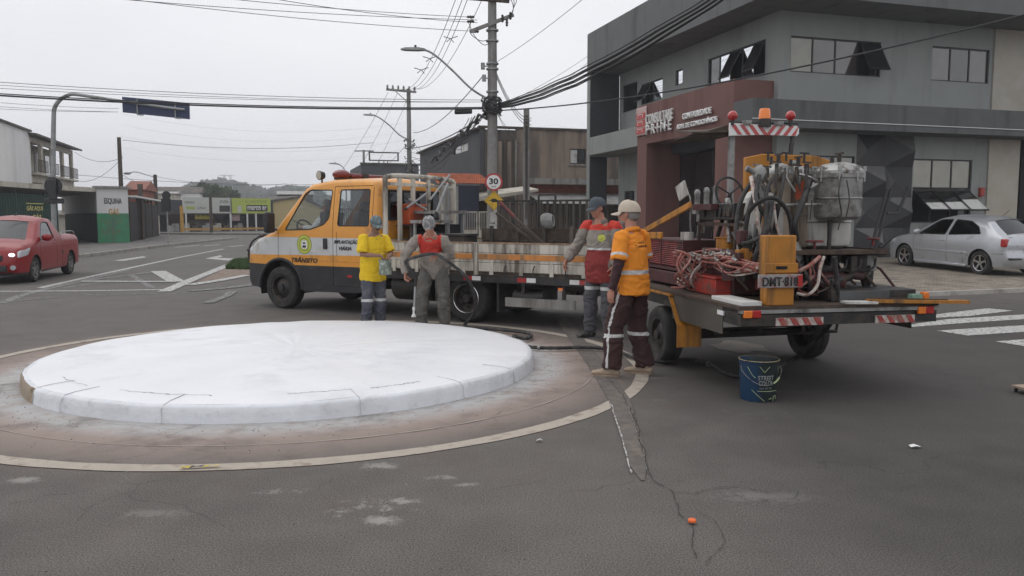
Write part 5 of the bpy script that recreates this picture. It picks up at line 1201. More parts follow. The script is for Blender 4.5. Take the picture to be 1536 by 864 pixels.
# ------------------------------------------------------------------ red pickup
def car_lights(t, pts, Y, m, name, s_=(1, -1), th=.012):
    for s in s_:
        b = MB(); rp = round_poly(pts, .05); n = len(rp); c = (sum(p[0] for p in rp)/n, sum(p[1] for p in rp)/n)
        k = [[(p[0]+(c[0]-p[0])*f, s*(Y(p[0]+(c[0]-p[0])*f, p[1]+(c[1]-p[1])*f)+th*(1 if f else 0)), p[1]+(c[1]-p[1])*f) for p in rp] for f in (0, .08, .35, .7, .97)]
        b.loft(k, cap=False); b.bm.verts.ensure_lookup_table(); b.bm.faces.new(list(b.bm.verts[-n:])); b.build(name, m, t)
def pickup():
    rw, fw = Vector((-12.41, 22.3)), Vector((-11.82, 19.65)); d = (fw-rw).normalized(); yaw = math.degrees(math.atan2(d.y, d.x)); lf = Vector((-d.y, d.x)); o = fw-lf*.73
    fr = Fr(o.x, o.y, yaw); t = thing('pickup_car', fr, 'small red pickup with lit headlight driving in from the left', 'car')
    red = mat('pickup_red', (.25, .005, .007), .4, var=.04, coat=.25, dirt=(.17, .012, .012), damt=.15)
    def W(x, z):
        w_ = .85
        if z > .95: w_ -= .2*((z-.95)/.6)**1.15
        if x > .1: w_ -= .2*((x-.1)/.76)**2.2
        if x < -3.2: w_ -= .07*((-3.2-x)/.4)**2
        w_ -= .02*((z-.65)/.35)**2 if z < .95 else .0147
        return w_
    R = .37
    sil = [(.78, .22, 'b'), (.86, .36, 'b'), (.87, .55, 'b'), (.83, .72, 'b'), (.7, .84, 'b'), (.4, .93, 'b'), (-.05, 1.02, 'g'), (-.72, 1.46, 'b'), (-.95, 1.54, 'b'), (-1.35, 1.58, 'b'), (-1.75, 1.55, 'g'), (-2.1, 1.12, 't'), (-3.4, 1.1, 'b'), (-3.6, 1.06, 'b'), (-3.64, .85, 'b'), (-3.62, .5, 'b'), (-3.5, .32, 'n'), (-3.06, .3, 'n')]
    sil += arc(-2.71, .32, R, 183, -3, 12)+[(-2.3, .26, 'n'), (-.4, .22, 'n')]+arc(0, .31, R, 194, -14, 12)+[(.45, .2, 'n')]
    # buttress: side outline follows cab back to bed
    wins = [[(-.42, 1.03), (-.9, 1.42), (-1.1, 1.47), (-1.42, 1.45), (-1.45, 1.05)]]
    bd, Y = shell(t, sil, W, [red, M['black_plastic'], M['black_plastic']], [([(-3.8, .1), (1, .1), (1, .27), (-3.8, .27)], 1)], wins, rnd=.09, crown=.06)
    well(t, 0, .31, R, .45, .82); well(t, -2.71, .32, R, .45, .83)
    for s in (1, -1):
        wheel(t, (0, s*.73, .31), .31, .19, .2, 5, M['steel'], s); wheel(t, (-2.71, s*.73, .31), .31, .19, .2, 5, M['steel'], s)
        b = MB(); b.sph((-.5, s*.95, 1.08), (.07, .13, .09)); b.build('wing_mirror', red, t)
        b = MB(); b.b2(-1.45, -1.28, s*.845, s*.865, .9, .925); b.build('door_handle', red, t, bev=.008)
        b = MB(); b.tube(smooth_path([(-2.15, s*.76, 1.1), (-2.25, s*.76, 1.19), (-2.7, s*.76, 1.2), (-3.2, s*.76, 1.19), (-3.3, s*.76, 1.1)], 4), .016, 6); b.build('bed_rail', M['galv'], t)
        b = MB(); b.b2(-2.03, -1.9, s*.838, s*.85, .6, .72); b.build('side_vent', M['black_plastic'], t, bev=.01)
    for p in ([(-.35, .3), (-.32, .98), (-.4, 1.02)], [(-1.5, 1.05), (-1.55, .3)], [(-1.95, .3), (-2.0, 1.12)]): seam(bd, Y, p)
    car_lights(t, [(.45, .68), (.78, .62), (.74, .78), (.3, .86)], Y, M['lamp_glass'], 'headlight')
    for s in (1, -1): b = MB(); b.sph((.835, s*.6, .7), (.04, .07, .045), 14, 8); b.build('headlight_lamp', M['lamp_on'], t)
    b = MB(); b.b2(.86, .915, -.42, .42, .55, .7); b.build('grille', M['black_plastic'], t, bev=.02); b = MB(); b.b2(.85, .92, -.5, .5, .3, .46); b.build('air_intake', M['black_plastic'], t, bev=.02)
    for s in (1, -1): b = MB(); b.cyl((.82, s*.62, .4), (.87, s*.62, .4), .06, n=14); b.build('fog_lamp', M['chrome_glass'], t)
    b = MB(); b.b2(.918, .925, -.2, .2, .44, .55); b.build('number_plate', M['galv'], t)
    b = MB(); b.tube([(-1.25, 0, 1.63), (-1.4, 0, 1.72)], .01, 5); b.sph((-1.25, 0, 1.64), (.05, .02, .02)); b.build('roof_aerial', M['black_plastic'], t)
    b = MB(); b.b2(-1.9, -.2, -.7, .7, .3, .8); b.box((-1.5, .35, 1.05), (.14, .5, .6)); b.box((-1.5, -.35, 1.05), (.14, .5, .6)); b.build('cabin_interior', M['dark_void'], t)
def em(name, col, st):
    m = bpy.data.materials.new(name); m.use_nodes = True; n = m.node_tree; b = n.nodes['Principled BSDF']; b.inputs['Base Color'].default_value = col+(1,); b.inputs['Emission Color'].default_value = col+(1,)
    nz = n.nodes.new('ShaderNodeTexNoise'); nz.inputs['Scale'].default_value = 20; mr = n.nodes.new('ShaderNodeMapRange'); mr.inputs['To Min'].default_value = st*.7; mr.inputs['To Max'].default_value = st
    n.links.new(nz.outputs['Fac'], mr.inputs['Value']); n.links.new(mr.outputs[0], b.inputs['Emission Strength']); M[name] = m
em('lamp_on', (.9, .92, 1.), 1.6)
mm('lamp_glass', (.55, .57, .6), .1, .2, coat=1, var=.2)
pickup()
# ------------------------------------------------------------------ silver hatchback on the forecourt
def silver():
    rw, fw = Vector((11.82, 20.0)), Vector((11.15, 22.6)); d = (fw-rw).normalized(); yaw = math.degrees(math.atan2(d.y, d.x)); lf = Vector((-d.y, d.x)); o = fw-lf*.74
    t = empty('hatchback_car', (o.x, o.y, .21), 0, None, 'silver three door hatchback parked on the paved forecourt of the corner building', 'car'); t.rotation_euler = (0, -.025, math.radians(yaw))
    silver_ = mat('silver_paint', (.46, .475, .5), .3, .5, var=.04, coat=.7, dirt=(.25, .25, .25), damt=.15)
    def W(x, z):
        w_ = .85
        if z > .9: w_ -= .24*((z-.9)/.52)**1.15
        if x > .1: w_ -= .2*((x-.1)/.75)**2.2
        if x < -2.7: w_ -= .16*((-2.7-x)/.62)**2
        w_ -= .03*((z-.6)/.35)**2 if z < .9 else .022
        return w_
    R = .36
    sil = [(.78, .2, 'b'), (.85, .34, 'b'), (.86, .5, 'b'), (.8, .66, 'b'), (.62, .76, 'b'), (.2, .87, 'b'), (-.22, .93, 'g'), (-.98, 1.36, 'b'), (-1.25, 1.41, 'b'), (-1.75, 1.43, 'b'), (-2.3, 1.4, 'b'), (-2.62, 1.33, 'g'), (-3.1, 1.0, 'b'), (-3.24, .94, 'b'), (-3.3, .85, 'b'), (-3.3, .58, 'b'), (-3.36, .52, 'b'), (-3.35, .32, 'b'), (-3.26, .24, 'n'), (-3.0, .23, 'n')]
    sil += arc(-2.61, .3, R, 190, -10, 12)+[(-2.2, .2, 'n'), (-.4, .19, 'n')]+arc(0, .3, R, 195, -14, 12)+[(.45, .18, 'n')]
    wins = [[(-.48, .94), (-1.0, 1.29), (-1.12, 1.34), (-1.5, 1.36), (-1.42, .96)], [(-1.53, .96), (-1.6, 1.36), (-2.1, 1.33), (-2.4, 1.2), (-2.55, 1.02)]]
    bd, Y = shell(t, sil, W, [silver_, M['black_plastic'], M['black_plastic']], [], wins, rnd=.08, crown=.07)
    well(t, 0, .3, R, .45, .82); well(t, -2.61, .3, R, .45, .83)
    for s in (1, -1):
        wheel(t, (0, s*.74, .3), .305, .19, .2, 5, M['chrome'], s); wheel(t, (-2.61, s*.74, .3), .305, .19, .2, 5, M['chrome'], s)
        b = MB(); b.sph((-.55, s*.93, 1.0), (.06, .11, .075)); b.build('wing_mirror', silver_, t)
        b = MB(); b.b2(-1.45, -1.27, s*.85, s*.872, .8, .825); b.build('door_handle', silver_, t, bev=.008)
        b = MB(); b.b2(-2.2, -.42, s*.845, s*.862, .5, .555); b.build('side_moulding', silver_, t, bev=.01)
        b = MB(); b.b2(-2.2, -.42, s*.8, s*.87, .17, .24); b.build('side_skirt', silver_, t, bev=.02)
        x0 = -3.31; b = MB(); b.box((-3.2, s*.68, .83), (.14, .2, .2), rz=s*.25); b.build('tail_light', M['red_lens'], t, bev=.03)
    for p in ([(-.36, .25), (-.33, .9), (-.5, .94)], [(-1.5, .96), (-1.55, .25)], [(-2.95, .55), (-3.28, .56)]): seam(bd, Y, p)
    car_lights(t, [(.4, .66), (.8, .58), (.76, .7), (.4, .78)], Y, M['lamp_glass'], 'headlight')
    b = MB(); b.box((-3.16, 0, .97), (.16, 1.2, .03), ry=-.1); b.build('rear_spoiler', silver_, t, bev=.01)
    b = MB(); b.b2(-3.385, -3.375, -.26, .26, .62, .73); b.build('number_plate', M['galv'], t)
    b = MB(); b.b2(-3.40, -3.3, -.68, .68, .42, .47); b.build('bumper_moulding', M['black_plastic'], t, bev=.01)
    b = MB(); b.tube([(-2.4, 0, 1.47), (-2.6, 0, 1.62)], .006, 5); b.build('aerial', M['black_plastic'], t)
    b = MB(); b.b2(-2.9, -.3, -.7, .7, .25, .7); b.box((-1.5, .35, .95), (.14, .5, .6)); b.box((-1.5, -.35, .95), (.14, .5, .6)); b.box((-2.4, 0, .85), (.14, 1.2, .5)); b.build('cabin_interior', M['dark_void'], t)
silver()
# ================================================================== people
def sloft(mb, pts, radii, ref=(1, 0, 0), n=16, capr=.5):
    """closed elliptical loft: radii (along ref, across); ends rounded"""
    pts = [Vector(p) for p in pts]; k = len(pts); ref = Vector(ref); rings = []
    T = [(pts[min(i+1, k-1)]-pts[max(i-1, 0)]).normalized() for i in range(k)]
    def ring(p, t, a, b):
        u = ref-t*ref.dot(t)
        if u.length < .05: u = t.orthogonal()
        u.normalize(); v = t.cross(u)
        return [p+u*a*math.cos(2*math.pi*j/n)+v*b*math.sin(2*math.pi*j/n) for j in range(n)]
    a0, b0 = radii[0]; e = capr*min(a0, b0)
    rings.append(ring(pts[0]-T[0]*e, T[0], a0*.3, b0*.3)); rings.append(ring(pts[0]-T[0]*e*.7, T[0], a0*.75, b0*.75))
    for i in range(k): rings.append(ring(pts[i], T[i], *radii[i]))
    a1, b1 = radii[-1]; e = capr*min(a1, b1)
    rings.append(ring(pts[-1]+T[-1]*e*.7, T[-1], a1*.75, b1*.75)); rings.append(ring(pts[-1]+T[-1]*e, T[-1], a1*.3, b1*.3))
    mb.loft(rings)
def remesh(mb, name, mats, parent, voxel=.008, smooth=3, fold=None, zone=None):
    bmesh.ops.recalc_face_normals(mb.bm, faces=mb.bm.faces)
    me = bpy.data.meshes.new('tmp'); mb.bm.to_mesh(me); mb.bm.free(); o = bpy.data.objects.new('tmp', me); COL.objects.link(o)
    m = o.modifiers.new('r', 'REMESH'); m.mode = 'VOXEL'; m.voxel_size = voxel
    dg = bpy.context.evaluated_depsgraph_get(); me2 = bpy.data.meshes.new_from_object(o.evaluated_get(dg), depsgraph=dg); COL.objects.unlink(o); bpy.data.objects.remove(o)
    bm = bmesh.new(); bm.from_mesh(me2); bpy.data.meshes.remove(me2)
    for _ in range(smooth): bmesh.ops.smooth_vert(bm, verts=bm.verts, factor=.5, use_axis_x=True, use_axis_y=True, use_axis_z=True)
    if fold:
        bm.normal_update(); amp, sc = fold
        ds = []
        for v in bm.verts:
            p = v.co; q = Vector((p.x*sc, p.y*sc, p.z*sc*1.7+2.5*noise.noise(p*5)))
            ds.append(amp*(noise.noise(q)*1.0+.5*noise.noise(q*2.3)+.25*abs(noise.noise(q*4.7))))
        for v, d in zip(bm.verts, ds): v.co = v.co+v.normal*d
    if zone:
        for f in bm.faces: f.material_index = zone(f.calc_center_median())
    me = bpy.data.meshes.new(name); bm.to_mesh(me); bm.free()
    for m_ in (mats if isinstance(mats, (list, tuple)) else [mats]): me.materials.append(m_)
    me.shade_smooth(); return mkobj(name, me, parent)
def hand(mb, wr, d, palm, side, curl=.5, s=1.):
    """wr wrist, d direction of the fingers, palm normal (towards which fingers curl); side +1 when the thumb lies along d x palm"""
    wr = Vector(wr); d = Vector(d).normalized(); pn = Vector(palm); pn = (pn-d*pn.dot(d)).normalized(); ac = d.cross(pn)*side
    sloft(mb, [wr-d*.01*s, wr+d*.03*s, wr+d*.065*s, wr+d*.088*s], [(.019*s, .024*s), (.016*s, .034*s), (.015*s, .04*s), (.012*s, .038*s)], pn, 12)
    for k, (o, L_) in enumerate(((.028, .068), (.0095, .078), (-.0095, .073), (-.028, .058))):
        p = wr+d*.082*s+ac*o*s; dr = d.copy(); q = [p-d*.02*s, p]; a = curl*(.55+.12*k)
        for f in (.45, .3, .25):
            dr = (dr*math.cos(a)+pn*math.sin(a)).normalized(); pn2 = (pn*math.cos(a)-d*math.sin(a)) if False else pn
            q.append(q[-1]+dr*L_*f*s); a = curl*.9
            pn = (pn-dr*pn.dot(dr)); pn = pn.normalized() if pn.length > .05 else Vector(palm).normalized()
        mb.tube(q, [.0095*s, .0098*s, .009*s, .0083*s, .0068*s], 8); mb.sph(q[-1], .0068*s, 8, 5)
        pn = Vector(palm); pn = (pn-d*pn.dot(d)).normalized()
    q = [wr+d*.02*s+ac*.02*s, wr+d*.045*s+ac*.045*s+pn*.01*s, wr+d*.072*s+ac*.055*s+pn*.022*s*(1+curl), wr+d*.092*s+ac*.05*s+pn*.034*s*(1+curl)]
    mb.tube(q, [.014*s, .012*s, .0105*s, .008*s], 8); mb.sph(q[-1], .008*s, 8, 5)
def person(spec):
    J = {k: Vector(v) for k, v in spec['J'].items()}; S_ = spec.get('S', 1.)
    t = empty('person', spec['loc'], math.radians(spec['yaw']), None, spec['label'], 'person'); t.scale = (S_, S_, S_)
    skin = M[spec.get('skin', 'skin')]; fw = Vector((1, 0, 0)); hf = Vector(spec['head_dir']).normalized(); hu = (Vector((0, 0, 1))-hf*hf.z)
    if 'head_up' in spec: hu = Vector(spec['head_up']); hu = hu-hf*hu.dot(hf)
    hu.normalize(); hl = hu.cross(hf); H = J['head']; Rm = Matrix((hf, hl, hu)).transposed()
    def hp(x, y, z): return H+hf*x+hl*y+hu*z
    b = MB(); pel, che, nk = J['pelvis'], J['chest'], J['neck']; sh = {s: J['sh'+s] for s in 'LR'}; acr = (sh['L']-sh['R']).normalized(); tf = acr.cross((nk-pel).normalized()).normalized()
    hipw = (J['hipL']-J['hipR']).normalized(); up = (nk-pel).normalized()
    mid = pel.lerp(che, .5)+up*.0
    tor = [pel-up*.08, pel, pel.lerp(che, .42), che, nk-up*.07, nk+up*.02]
    bl = spec.get('belly', 0); tr = [(.1, .145), (.115+bl*.3, .165), (.105+bl, .148+bl*.6), (.115+bl*.3, .162), (.085, .125), (.056, .064)]
    sloft(b, tor, tr, tf, 24)
    hb = H-hu*.06-hf*.015
    sloft(b, [nk-up*.03, nk.lerp(hb, .55), hb], [(.06, .062), (.056, .057), (.058, .056)], tf, 16)
    # head: skull, face, jaw, brow, nose, lips, ears
    b.sph(hp(-.012, 0, .035), (.098, .077, .088), 20, 14, rot=Rm); b.sph(hp(.02, 0, -.02), (.074, .064, .095), 18, 12, rot=Rm); b.sph(hp(.038, 0, -.078), (.045, .047, .036), 14, 10, rot=Rm)
    b.sph(hp(.078, 0, .026), (.018, .05, .012), 12, 8, rot=Rm); b.tube([hp(.084, 0, .018), hp(.104, 0, -.018), hp(.098, 0, -.028)], [.009, .0145, .012], 8)
    b.sph(hp(.094, .012, -.026), .009, 8, 6); b.sph(hp(.094, -.012, -.026), .009, 8, 6); b.sph(hp(.083, 0, -.05), (.011, .024, .006), 10, 6, rot=Rm); b.sph(hp(.08, 0, -.06), (.012, .021, .007), 10, 6, rot=Rm)
    for s in (1, -1): b.sph(hp(-.008, s*.078, -.004), (.02, .011, .033), 10, 8, rot=Rm); b.sph(hp(.055, s*.042, -.022), (.022, .02, .02), 10, 8, rot=Rm)
    for s in 'LR':
        S1 = sh[s]; E = J['el'+s]; Wr = J['wr'+s]; sg = 1 if s == 'L' else -1
        sloft(b, [S1-acr*sg*.04, S1, S1.lerp(E, .35), S1.lerp(E, .75), E, E.lerp(Wr, .3), E.lerp(Wr, .7), Wr], [(.06, .06), (.058, .056), (.051, .048), (.043, .04), (.041, .038), (.041, .038), (.033, .03), (.026, .023)], tf, 14)
        hd = spec['hand'+s]; hand(b, Wr, hd[0], hd[1], hd[2], hd[3])
        Hp, K, A = J['hip'+s], J['kn'+s], J['an'+s]
        sloft(b, [Hp+Vector((0, 0, .03)), Hp.lerp(K, .2), Hp.lerp(K, .6), K, K.lerp(A, .3), K.lerp(A, .75), A], [(.085, .08), (.085, .08), (.066, .062), (.055, .052), (.056, .05), (.038, .036), (.034, .032)], tf, 14)
        td = Vector(spec['toe'+s]); td.z = 0; td.normalize(); an = A.copy(); sloft(b, [Vector((an.x, an.y, .05))-td*.05, Vector((an.x, an.y, .05)), Vector((an.x, an.y, .04))+td*.1, Vector((an.x, an.y, .03))+td*.17], [(.035, .03), (.045, .035), (.028, .04), (.018, .03)], (0, 0, 1), 12)
    body = remesh(b, 'body', skin, t, .0068, 2)
    # eyes, brows, hair, beard
    for s in (1, -1):
        e = MB(); e.sph(hp(.073, s*.031, .004), (.011, .0135, .009), 12, 8, rot=Rm); eo = e.build('eye', M['eye_white'], t); e = MB(); e.sph(hp(.081, s*.031, .004), .0052, 8, 6); e.build('pupil', M['letter_black'], eo)
        e = MB(); e.tube([hp(.088, s*.016, .022), hp(.09, s*.032, .027), hp(.08, s*.048, .022)], [.004, .005, .003], 6); e.build('eyebrow', M['hair'], t)
    hc = M[spec.get('hair', 'hair')]; e = MB(); e.sph(hp(-.026, 0, .03), (.096, .082, .082), 20, 12, rot=Rm); e.sph(hp(-.05, 0, -.02), (.062, .072, .06), 16, 10, rot=Rm); remesh(e, 'hair', hc, t, .008, 1, (.004, 30))
    if spec.get('beard'):
        e = MB()
        if spec['beard'] == 'moustache': e.tube([hp(.088, .03, -.05), hp(.1, .012, -.04), hp(.102, 0, -.038), hp(.1, -.012, -.04), hp(.088, -.03, -.05)], [.004, .008, .008, .008, .004], 8)
        else: e.sph(hp(.036, 0, -.075), (.052, .052, .042), 16, 10, rot=Rm)
        e.build('moustache' if spec['beard'] == 'moustache' else 'beard', hc, t)
    if spec.get('glasses'):
        e = MB()
        for s in (1, -1): e.sph(hp(.092, s*.031, .006), (.006, .025, .018), 12, 8, rot=Rm); e.tube([hp(.09, s*.056, .01), hp(.04, s*.078, .012), hp(-.01, s*.086, .008)], .0028, 5)
        e.build('sunglasses', M['frame_black'], t)
    # cap: dome, button and curved brim
    if spec.get('cap'):
        cm = M[spec['cap']]; e = MB(); rings = []
        for i in range(9):
            a = i/8*math.pi/2; rr = math.cos(a)**.75 if i < 8 else .02; rings.append([hp(-.014+(.116*rr)*math.cos(q), .094*rr*math.sin(q), .022+.118*math.sin(a)+.006*math.cos(q)) for q in [2*math.pi*j/28 for j in range(28)]])
        e.loft(rings, cap=False); e.loft([rings[0], [hp(-.014+.1*math.cos(q), .083*math.sin(q), .024) for q in [2*math.pi*j/28 for j in range(28)]]], cap=False); co = e.build('cap', cm, t, merge=.0005, sharp=60)
        e = MB(); up_, lo_ = [], []
        for i in range(15):
            q = math.radians(-62+124*i/14); cq = math.cos(q); row = []
            for k in range(5):
                f = k/4; L_ = .085*spec.get('brimlen', 1)*max(.0, math.cos(q*1.35))**.45; row.append(hp(-.014+(.108)*math.cos(q)+L_*f*1.0, .09*math.sin(q)*(1-.05*f), .03-.016*f-.018*f*abs(math.sin(q))*1.2+spec.get('brim', 0)*f))
            up_.append(row)
        e.loft(up_, close=False); e.loft([[p-hu*.005 for p in r] for r in up_], close=False); e.build('cap_brim', M[spec.get('brimm', spec['cap'])], co)
        e = MB(); e.sph(hp(-.014, 0, .141), .007, 8, 5); e.build('cap_button', cm, co)
    # shirt
    sd = spec['shirt']; b = MB(); o_ = sd.get('loose', .02); hem = sd['hem']
    p0 = pel-up*hem; body_p = [p0, pel, pel.lerp(che, .42), che, nk-up*.075, nk-up*.02]; rr = [(.142+bl*.5+o_*.8, .192+o_*.8), (.138+bl*.4+o_*.7, .186+o_*.8), (.115+bl+o_*.6, .162+bl*.6+o_), (.12+bl*.3+o_*.5, .168+o_*.5), (.098, .138), (.066, .074)]
    sloft(b, body_p, rr, tf, 28, .12)
    for s in 'LR':
        S1 = sh[s]; E = J['el'+s]; Wr = J['wr'+s]; sg = 1 if s == 'L' else -1; r = .012+o_*.35
        if sd['sleeve'] == 'long':
            sloft(b, [S1-acr*sg*.06, S1, S1.lerp(E, .3), S1.lerp(E, .7), E, E.lerp(Wr, .3), E.lerp(Wr, .75), E.lerp(Wr, .97)], [(.056+r*.5, .054+r*.4), (.062+r*.6, .056+r*.6), (.058+r, .054+r), (.052+r, .05+r), (.052+r, .048+r), (.05+r, .046+r), (.042+r, .039+r), (.032+r*.8, .03+r*.8)], tf, 16, .15)
        else:
            L_ = sd.get('slen', .68); sloft(b, [S1-acr*sg*.06, S1, S1.lerp(E, .3), S1.lerp(E, L_)], [(.056+r*.5, .054+r*.4), (.063+r*.5, .057+r*.5), (.062+r*.8, .058+r*.8), (.062+r*1.1, .058+r*1.1)], tf, 16, .05)
    zf = sd.get('zone'); so_ = remesh(b, 'shirt', [M[k] for k in sd['mats']], t, .0085, 2, (sd.get('fold', .012), 9), (lambda c: zf(c, J)) if zf else None)
    # collar
    if sd.get('collar'):
        e = MB(); n = 20; r0, r1, r2 = [], [], []
        for j in range(n+1):
            a = math.radians(38+284*j/n); ca, sa = math.cos(a), math.sin(a); base = nk-up*.035
            r0.append(base+tf*.078*ca+acr*.085*sa+up*(.0-.012*ca)); r1.append(base+tf*.071*ca+acr*.074*sa+up*(.05-.015*ca)*sd.get('cscale', 1)); r2.append(base+tf*.096*ca+acr*.1*sa+up*(.006-.026*ca))
        e.loft([r0, r1, r2], close=False); c_ = e.build('collar', M[sd['collar']], t); c_.modifiers.new('s', 'SOLIDIFY').thickness = .004
    # trousers
    td_ = spec['trousers']; b = MB(); r = td_.get('loose', .022)
    sloft(b, [pel-up*.12, pel-up*.02, pel+up*.05], [(.112+bl*.3, .158), (.114+bl*.4, .162), (.108+bl*.4, .156)], tf, 24, .2)
    for s in 'LR':
        Hp, K, A = J['hip'+s], J['kn'+s], J['an'+s]; d = (A-K).normalized(); sg = 1 if s == 'L' else -1
        sloft(b, [Hp+Vector((0, 0, .05)), Hp.lerp(K, .25), Hp.lerp(K, .65), K, K.lerp(A, .35), K.lerp(A, .8), A+d*td_.get('over', .0)], [(.095+r*.4, .088+r*.3), (.092+r*.5, .085+r*.4), (.074+r, .069+r), (.064+r, .06+r), (.058+r*1.1, .055+r*1.1), (.052+r*1.1, .05+r*1.1), (.052+r*1.2, .05+r*1.2)], tf, 18, .08)
    zt = td_.get('zone'); remesh(b, 'trousers', [M[k] for k in td_['mats']], t, .0085, 2, (td_.get('fold', .016), 8), (lambda c: zt(c, J)) if zt else None)
    # shoes
    for s in 'LR':
        A = J['an'+s]; td = Vector(spec['toe'+s]); td.z = 0; td.normalize(); a = Vector((A.x, A.y, 0)); b = MB()
        sloft(b, [a-td*.065+Vector((0, 0, .045)), a+Vector((0, 0, .052)), a+td*.09+Vector((0, 0, .042)), a+td*.165+Vector((0, 0, .034)), a+td*.2+Vector((0, 0, .03))], [(.036, .037), (.046, .042), (.036, .048), (.027, .046), (.02, .034)], (0, 0, 1), 16)
        sloft(b, [a+Vector((0, 0, .04)), a+Vector((0, 0, .11))], [(.05, .045), (.046, .042)], td, 14, .1); so2 = remesh(b, 'shoe', M[spec['shoe']], t, .007, 2)
        b = MB(); P_ = []
        for q in range(20):
            an = 2*math.pi*q/20; cx = math.cos(an); P_.append(a+td*(.065+.142*cx)+Vector((-td.y, td.x, 0))*(.05-.008*(cx < 0))*math.sin(an))
        b.loft([[(p.x, p.y, .001) for p in P_], [(p.x, p.y, .022) for p in P_]]); b.build('sole', M[spec.get('sole', 'rubber')], so2)
    return t
mm('eye_white', (.55, .52, .5), .4, var=.03)
mm('hair_grey', (.2, .19, .18), .8, var=.3, scale=60)
mm('shirt_yellow', (.74, .5, .015), .85, var=.05, scale=10); mm('shirt_orange', (.8, .27, .02), .85, var=.05, scale=10); mm('vest_red', (.55, .045, .03), .85, var=.08, scale=10); mm('cloth_grey', (.27, .24, .21), .9, var=.1, scale=12, dirt=(.17, .15, .13), damt=.25, dscale=6)
mm('vest_dark_red', (.23, .028, .026), .85, var=.08, scale=10); mm('reflective', (.55, .55, .54), .45, var=.06)
mm('trouser_blue', (.075, .078, .1), .9, var=.14, scale=9, dirt=(.14, .14, .15), damt=.3, dscale=6); mm('trouser_grey', (.12, .112, .1), .9, var=.12, scale=9, dirt=(.17, .16, .145), damt=.25, dscale=9); mm('trouser_slate', (.085, .085, .095), .9, var=.12, scale=9); mm('trouser_maroon', (.045, .018, .018), .88, var=.15, scale=9)
mm('shoe_tan', (.34, .26, .19), .8, var=.15, scale=12); mm('shoe_dark', (.045, .042, .04), .75, var=.2, dirt=(.2, .19, .18), damt=.3, dscale=12); mm('cap_teal', (.1, .14, .15), .85, var=.12, scale=14, dirt=(.3, .31, .3), damt=.3, dscale=14); mm('cap_cream', (.52, .45, .36), .85, var=.06, scale=14); mm('cap_slate', (.07, .085, .1), .85, var=.1, scale=14); mm('hood_cloth', (.2, .2, .2), .9, var=.25, scale=20, dirt=(.5, .5, .5), damt=.35, dscale=20); mm('sleeve_maroon', (.055, .024, .027), .9, var=.12)
def near_line(c, a, b):
    ab = b-a; t = max(0, min(1, (c-a).dot(ab)/ab.dot(ab))); return (c-(a+ab*t)).length, t
# -- man in yellow mixing paint in a can, facing down to the right
def zt_yellow(c, J):
    return 1 if .40 < c.z < .445 else 0
yl = G(562, 492); yl = (-2.02, 11.62)
person(dict(loc=(yl[0], yl[1], 0), yaw=-52, S=.93, label='man in yellow T-shirt and greenish cap looking down into the paint can he holds', skin='skin_dark', head_dir=(.92, -.12, -.36),
    J=dict(pelvis=(0, 0, .94), chest=(.03, 0, 1.25), neck=(.06, 0, 1.47), head=(.13, -.01, 1.6), shL=(.04, .19, 1.39), shR=(.04, -.19, 1.39), elL=(.13, .25, 1.14), elR=(.12, -.26, 1.14), wrL=(.34, .08, 1.1), wrR=(.36, -.06, 1.13),
           hipL=(0, .095, .88), hipR=(0, -.095, .88), knL=(.03, .1, .49), knR=(.02, -.11, .49), anL=(0, .11, .09), anR=(-.02, -.12, .09)),
    handL=((.55, -.35, -.75), (.3, -.8, .3), 1, .8), handR=((.55, .3, -.75), (.2, .8, .2), -1, .8), toeL=(1, .25, 0), toeR=(1, -.3, 0), cap='cap_teal', beard='moustache', belly=.025,
    shirt=dict(hem=.2, sleeve='short', mats=['shirt_yellow'], loose=.03, slen=.85, fold=.016), trousers=dict(mats=['trouser_blue', 'reflective'], zone=zt_yellow, loose=.03), shoe='shoe_dark'))
# -- man in red vest spraying, bent forward, face to the camera
def arm_zone(c, J, lim=.165):
    m = (J['shL']+J['shR'])/2; ac = (J['shL']-J['shR']).normalized(); lat = abs((c-m).dot(ac))
    for s in 'LR':
        d, t = near_line(c, J['sh'+s], J['el'+s])
        if d < .11 and lat > lim: return True
        d, t = near_line(c, J['el'+s], J['wr'+s])
        if d < .085 and (t > .25 or lat > lim): return True
    return False
def zs_vest(c, J):
    if arm_zone(c, J): return 1
    return 0 if (c-J['pelvis']).dot((J['neck']-J['pelvis']).normalized()) > .26 else 1
rv = (-1.12, 11.38)
person(dict(loc=(rv[0], rv[1], 0), yaw=-96, S=.98, label='man in red and grey work shirt bending forward over a spray wand', head_dir=(.8, .1, -.52), head_up=(.52, 0, .8), brimlen=.15,
    J=dict(pelvis=(-.05, 0, .94), chest=(.1, 0, 1.2), neck=(.24, 0, 1.385), head=(.37, .02, 1.505), shL=(.2, .2, 1.31), shR=(.2, -.2, 1.31), elL=(.16, .29, 1.06), elR=(.27, -.36, 1.08), wrL=(.3, .12, 1.07), wrR=(.36, -.33, .83),
           hipL=(-.05, .1, .88), hipR=(-.05, -.1, .88), knL=(.03, .15, .49), knR=(.02, -.17, .49), anL=(-.02, .16, .09), anR=(.0, -.19, .09)),
    handL=((.4, -.7, -.1), (0, 0, -1), 1, .95), handR=((.15, .05, -1), (.2, .9, 0), -1, .95), toeL=(1, .3, 0), toeR=(1, -.35, 0), cap='hood_cloth', hair='hair_grey', brimm='hood_cloth',
    shirt=dict(hem=.15, sleeve='long', mats=['vest_red', 'cloth_grey'], zone=zs_vest, collar='cloth_grey', cscale=.6, loose=.03, fold=.016), trousers=dict(mats=['trouser_grey'], loose=.034, fold=.022), shoe='shoe_dark'))
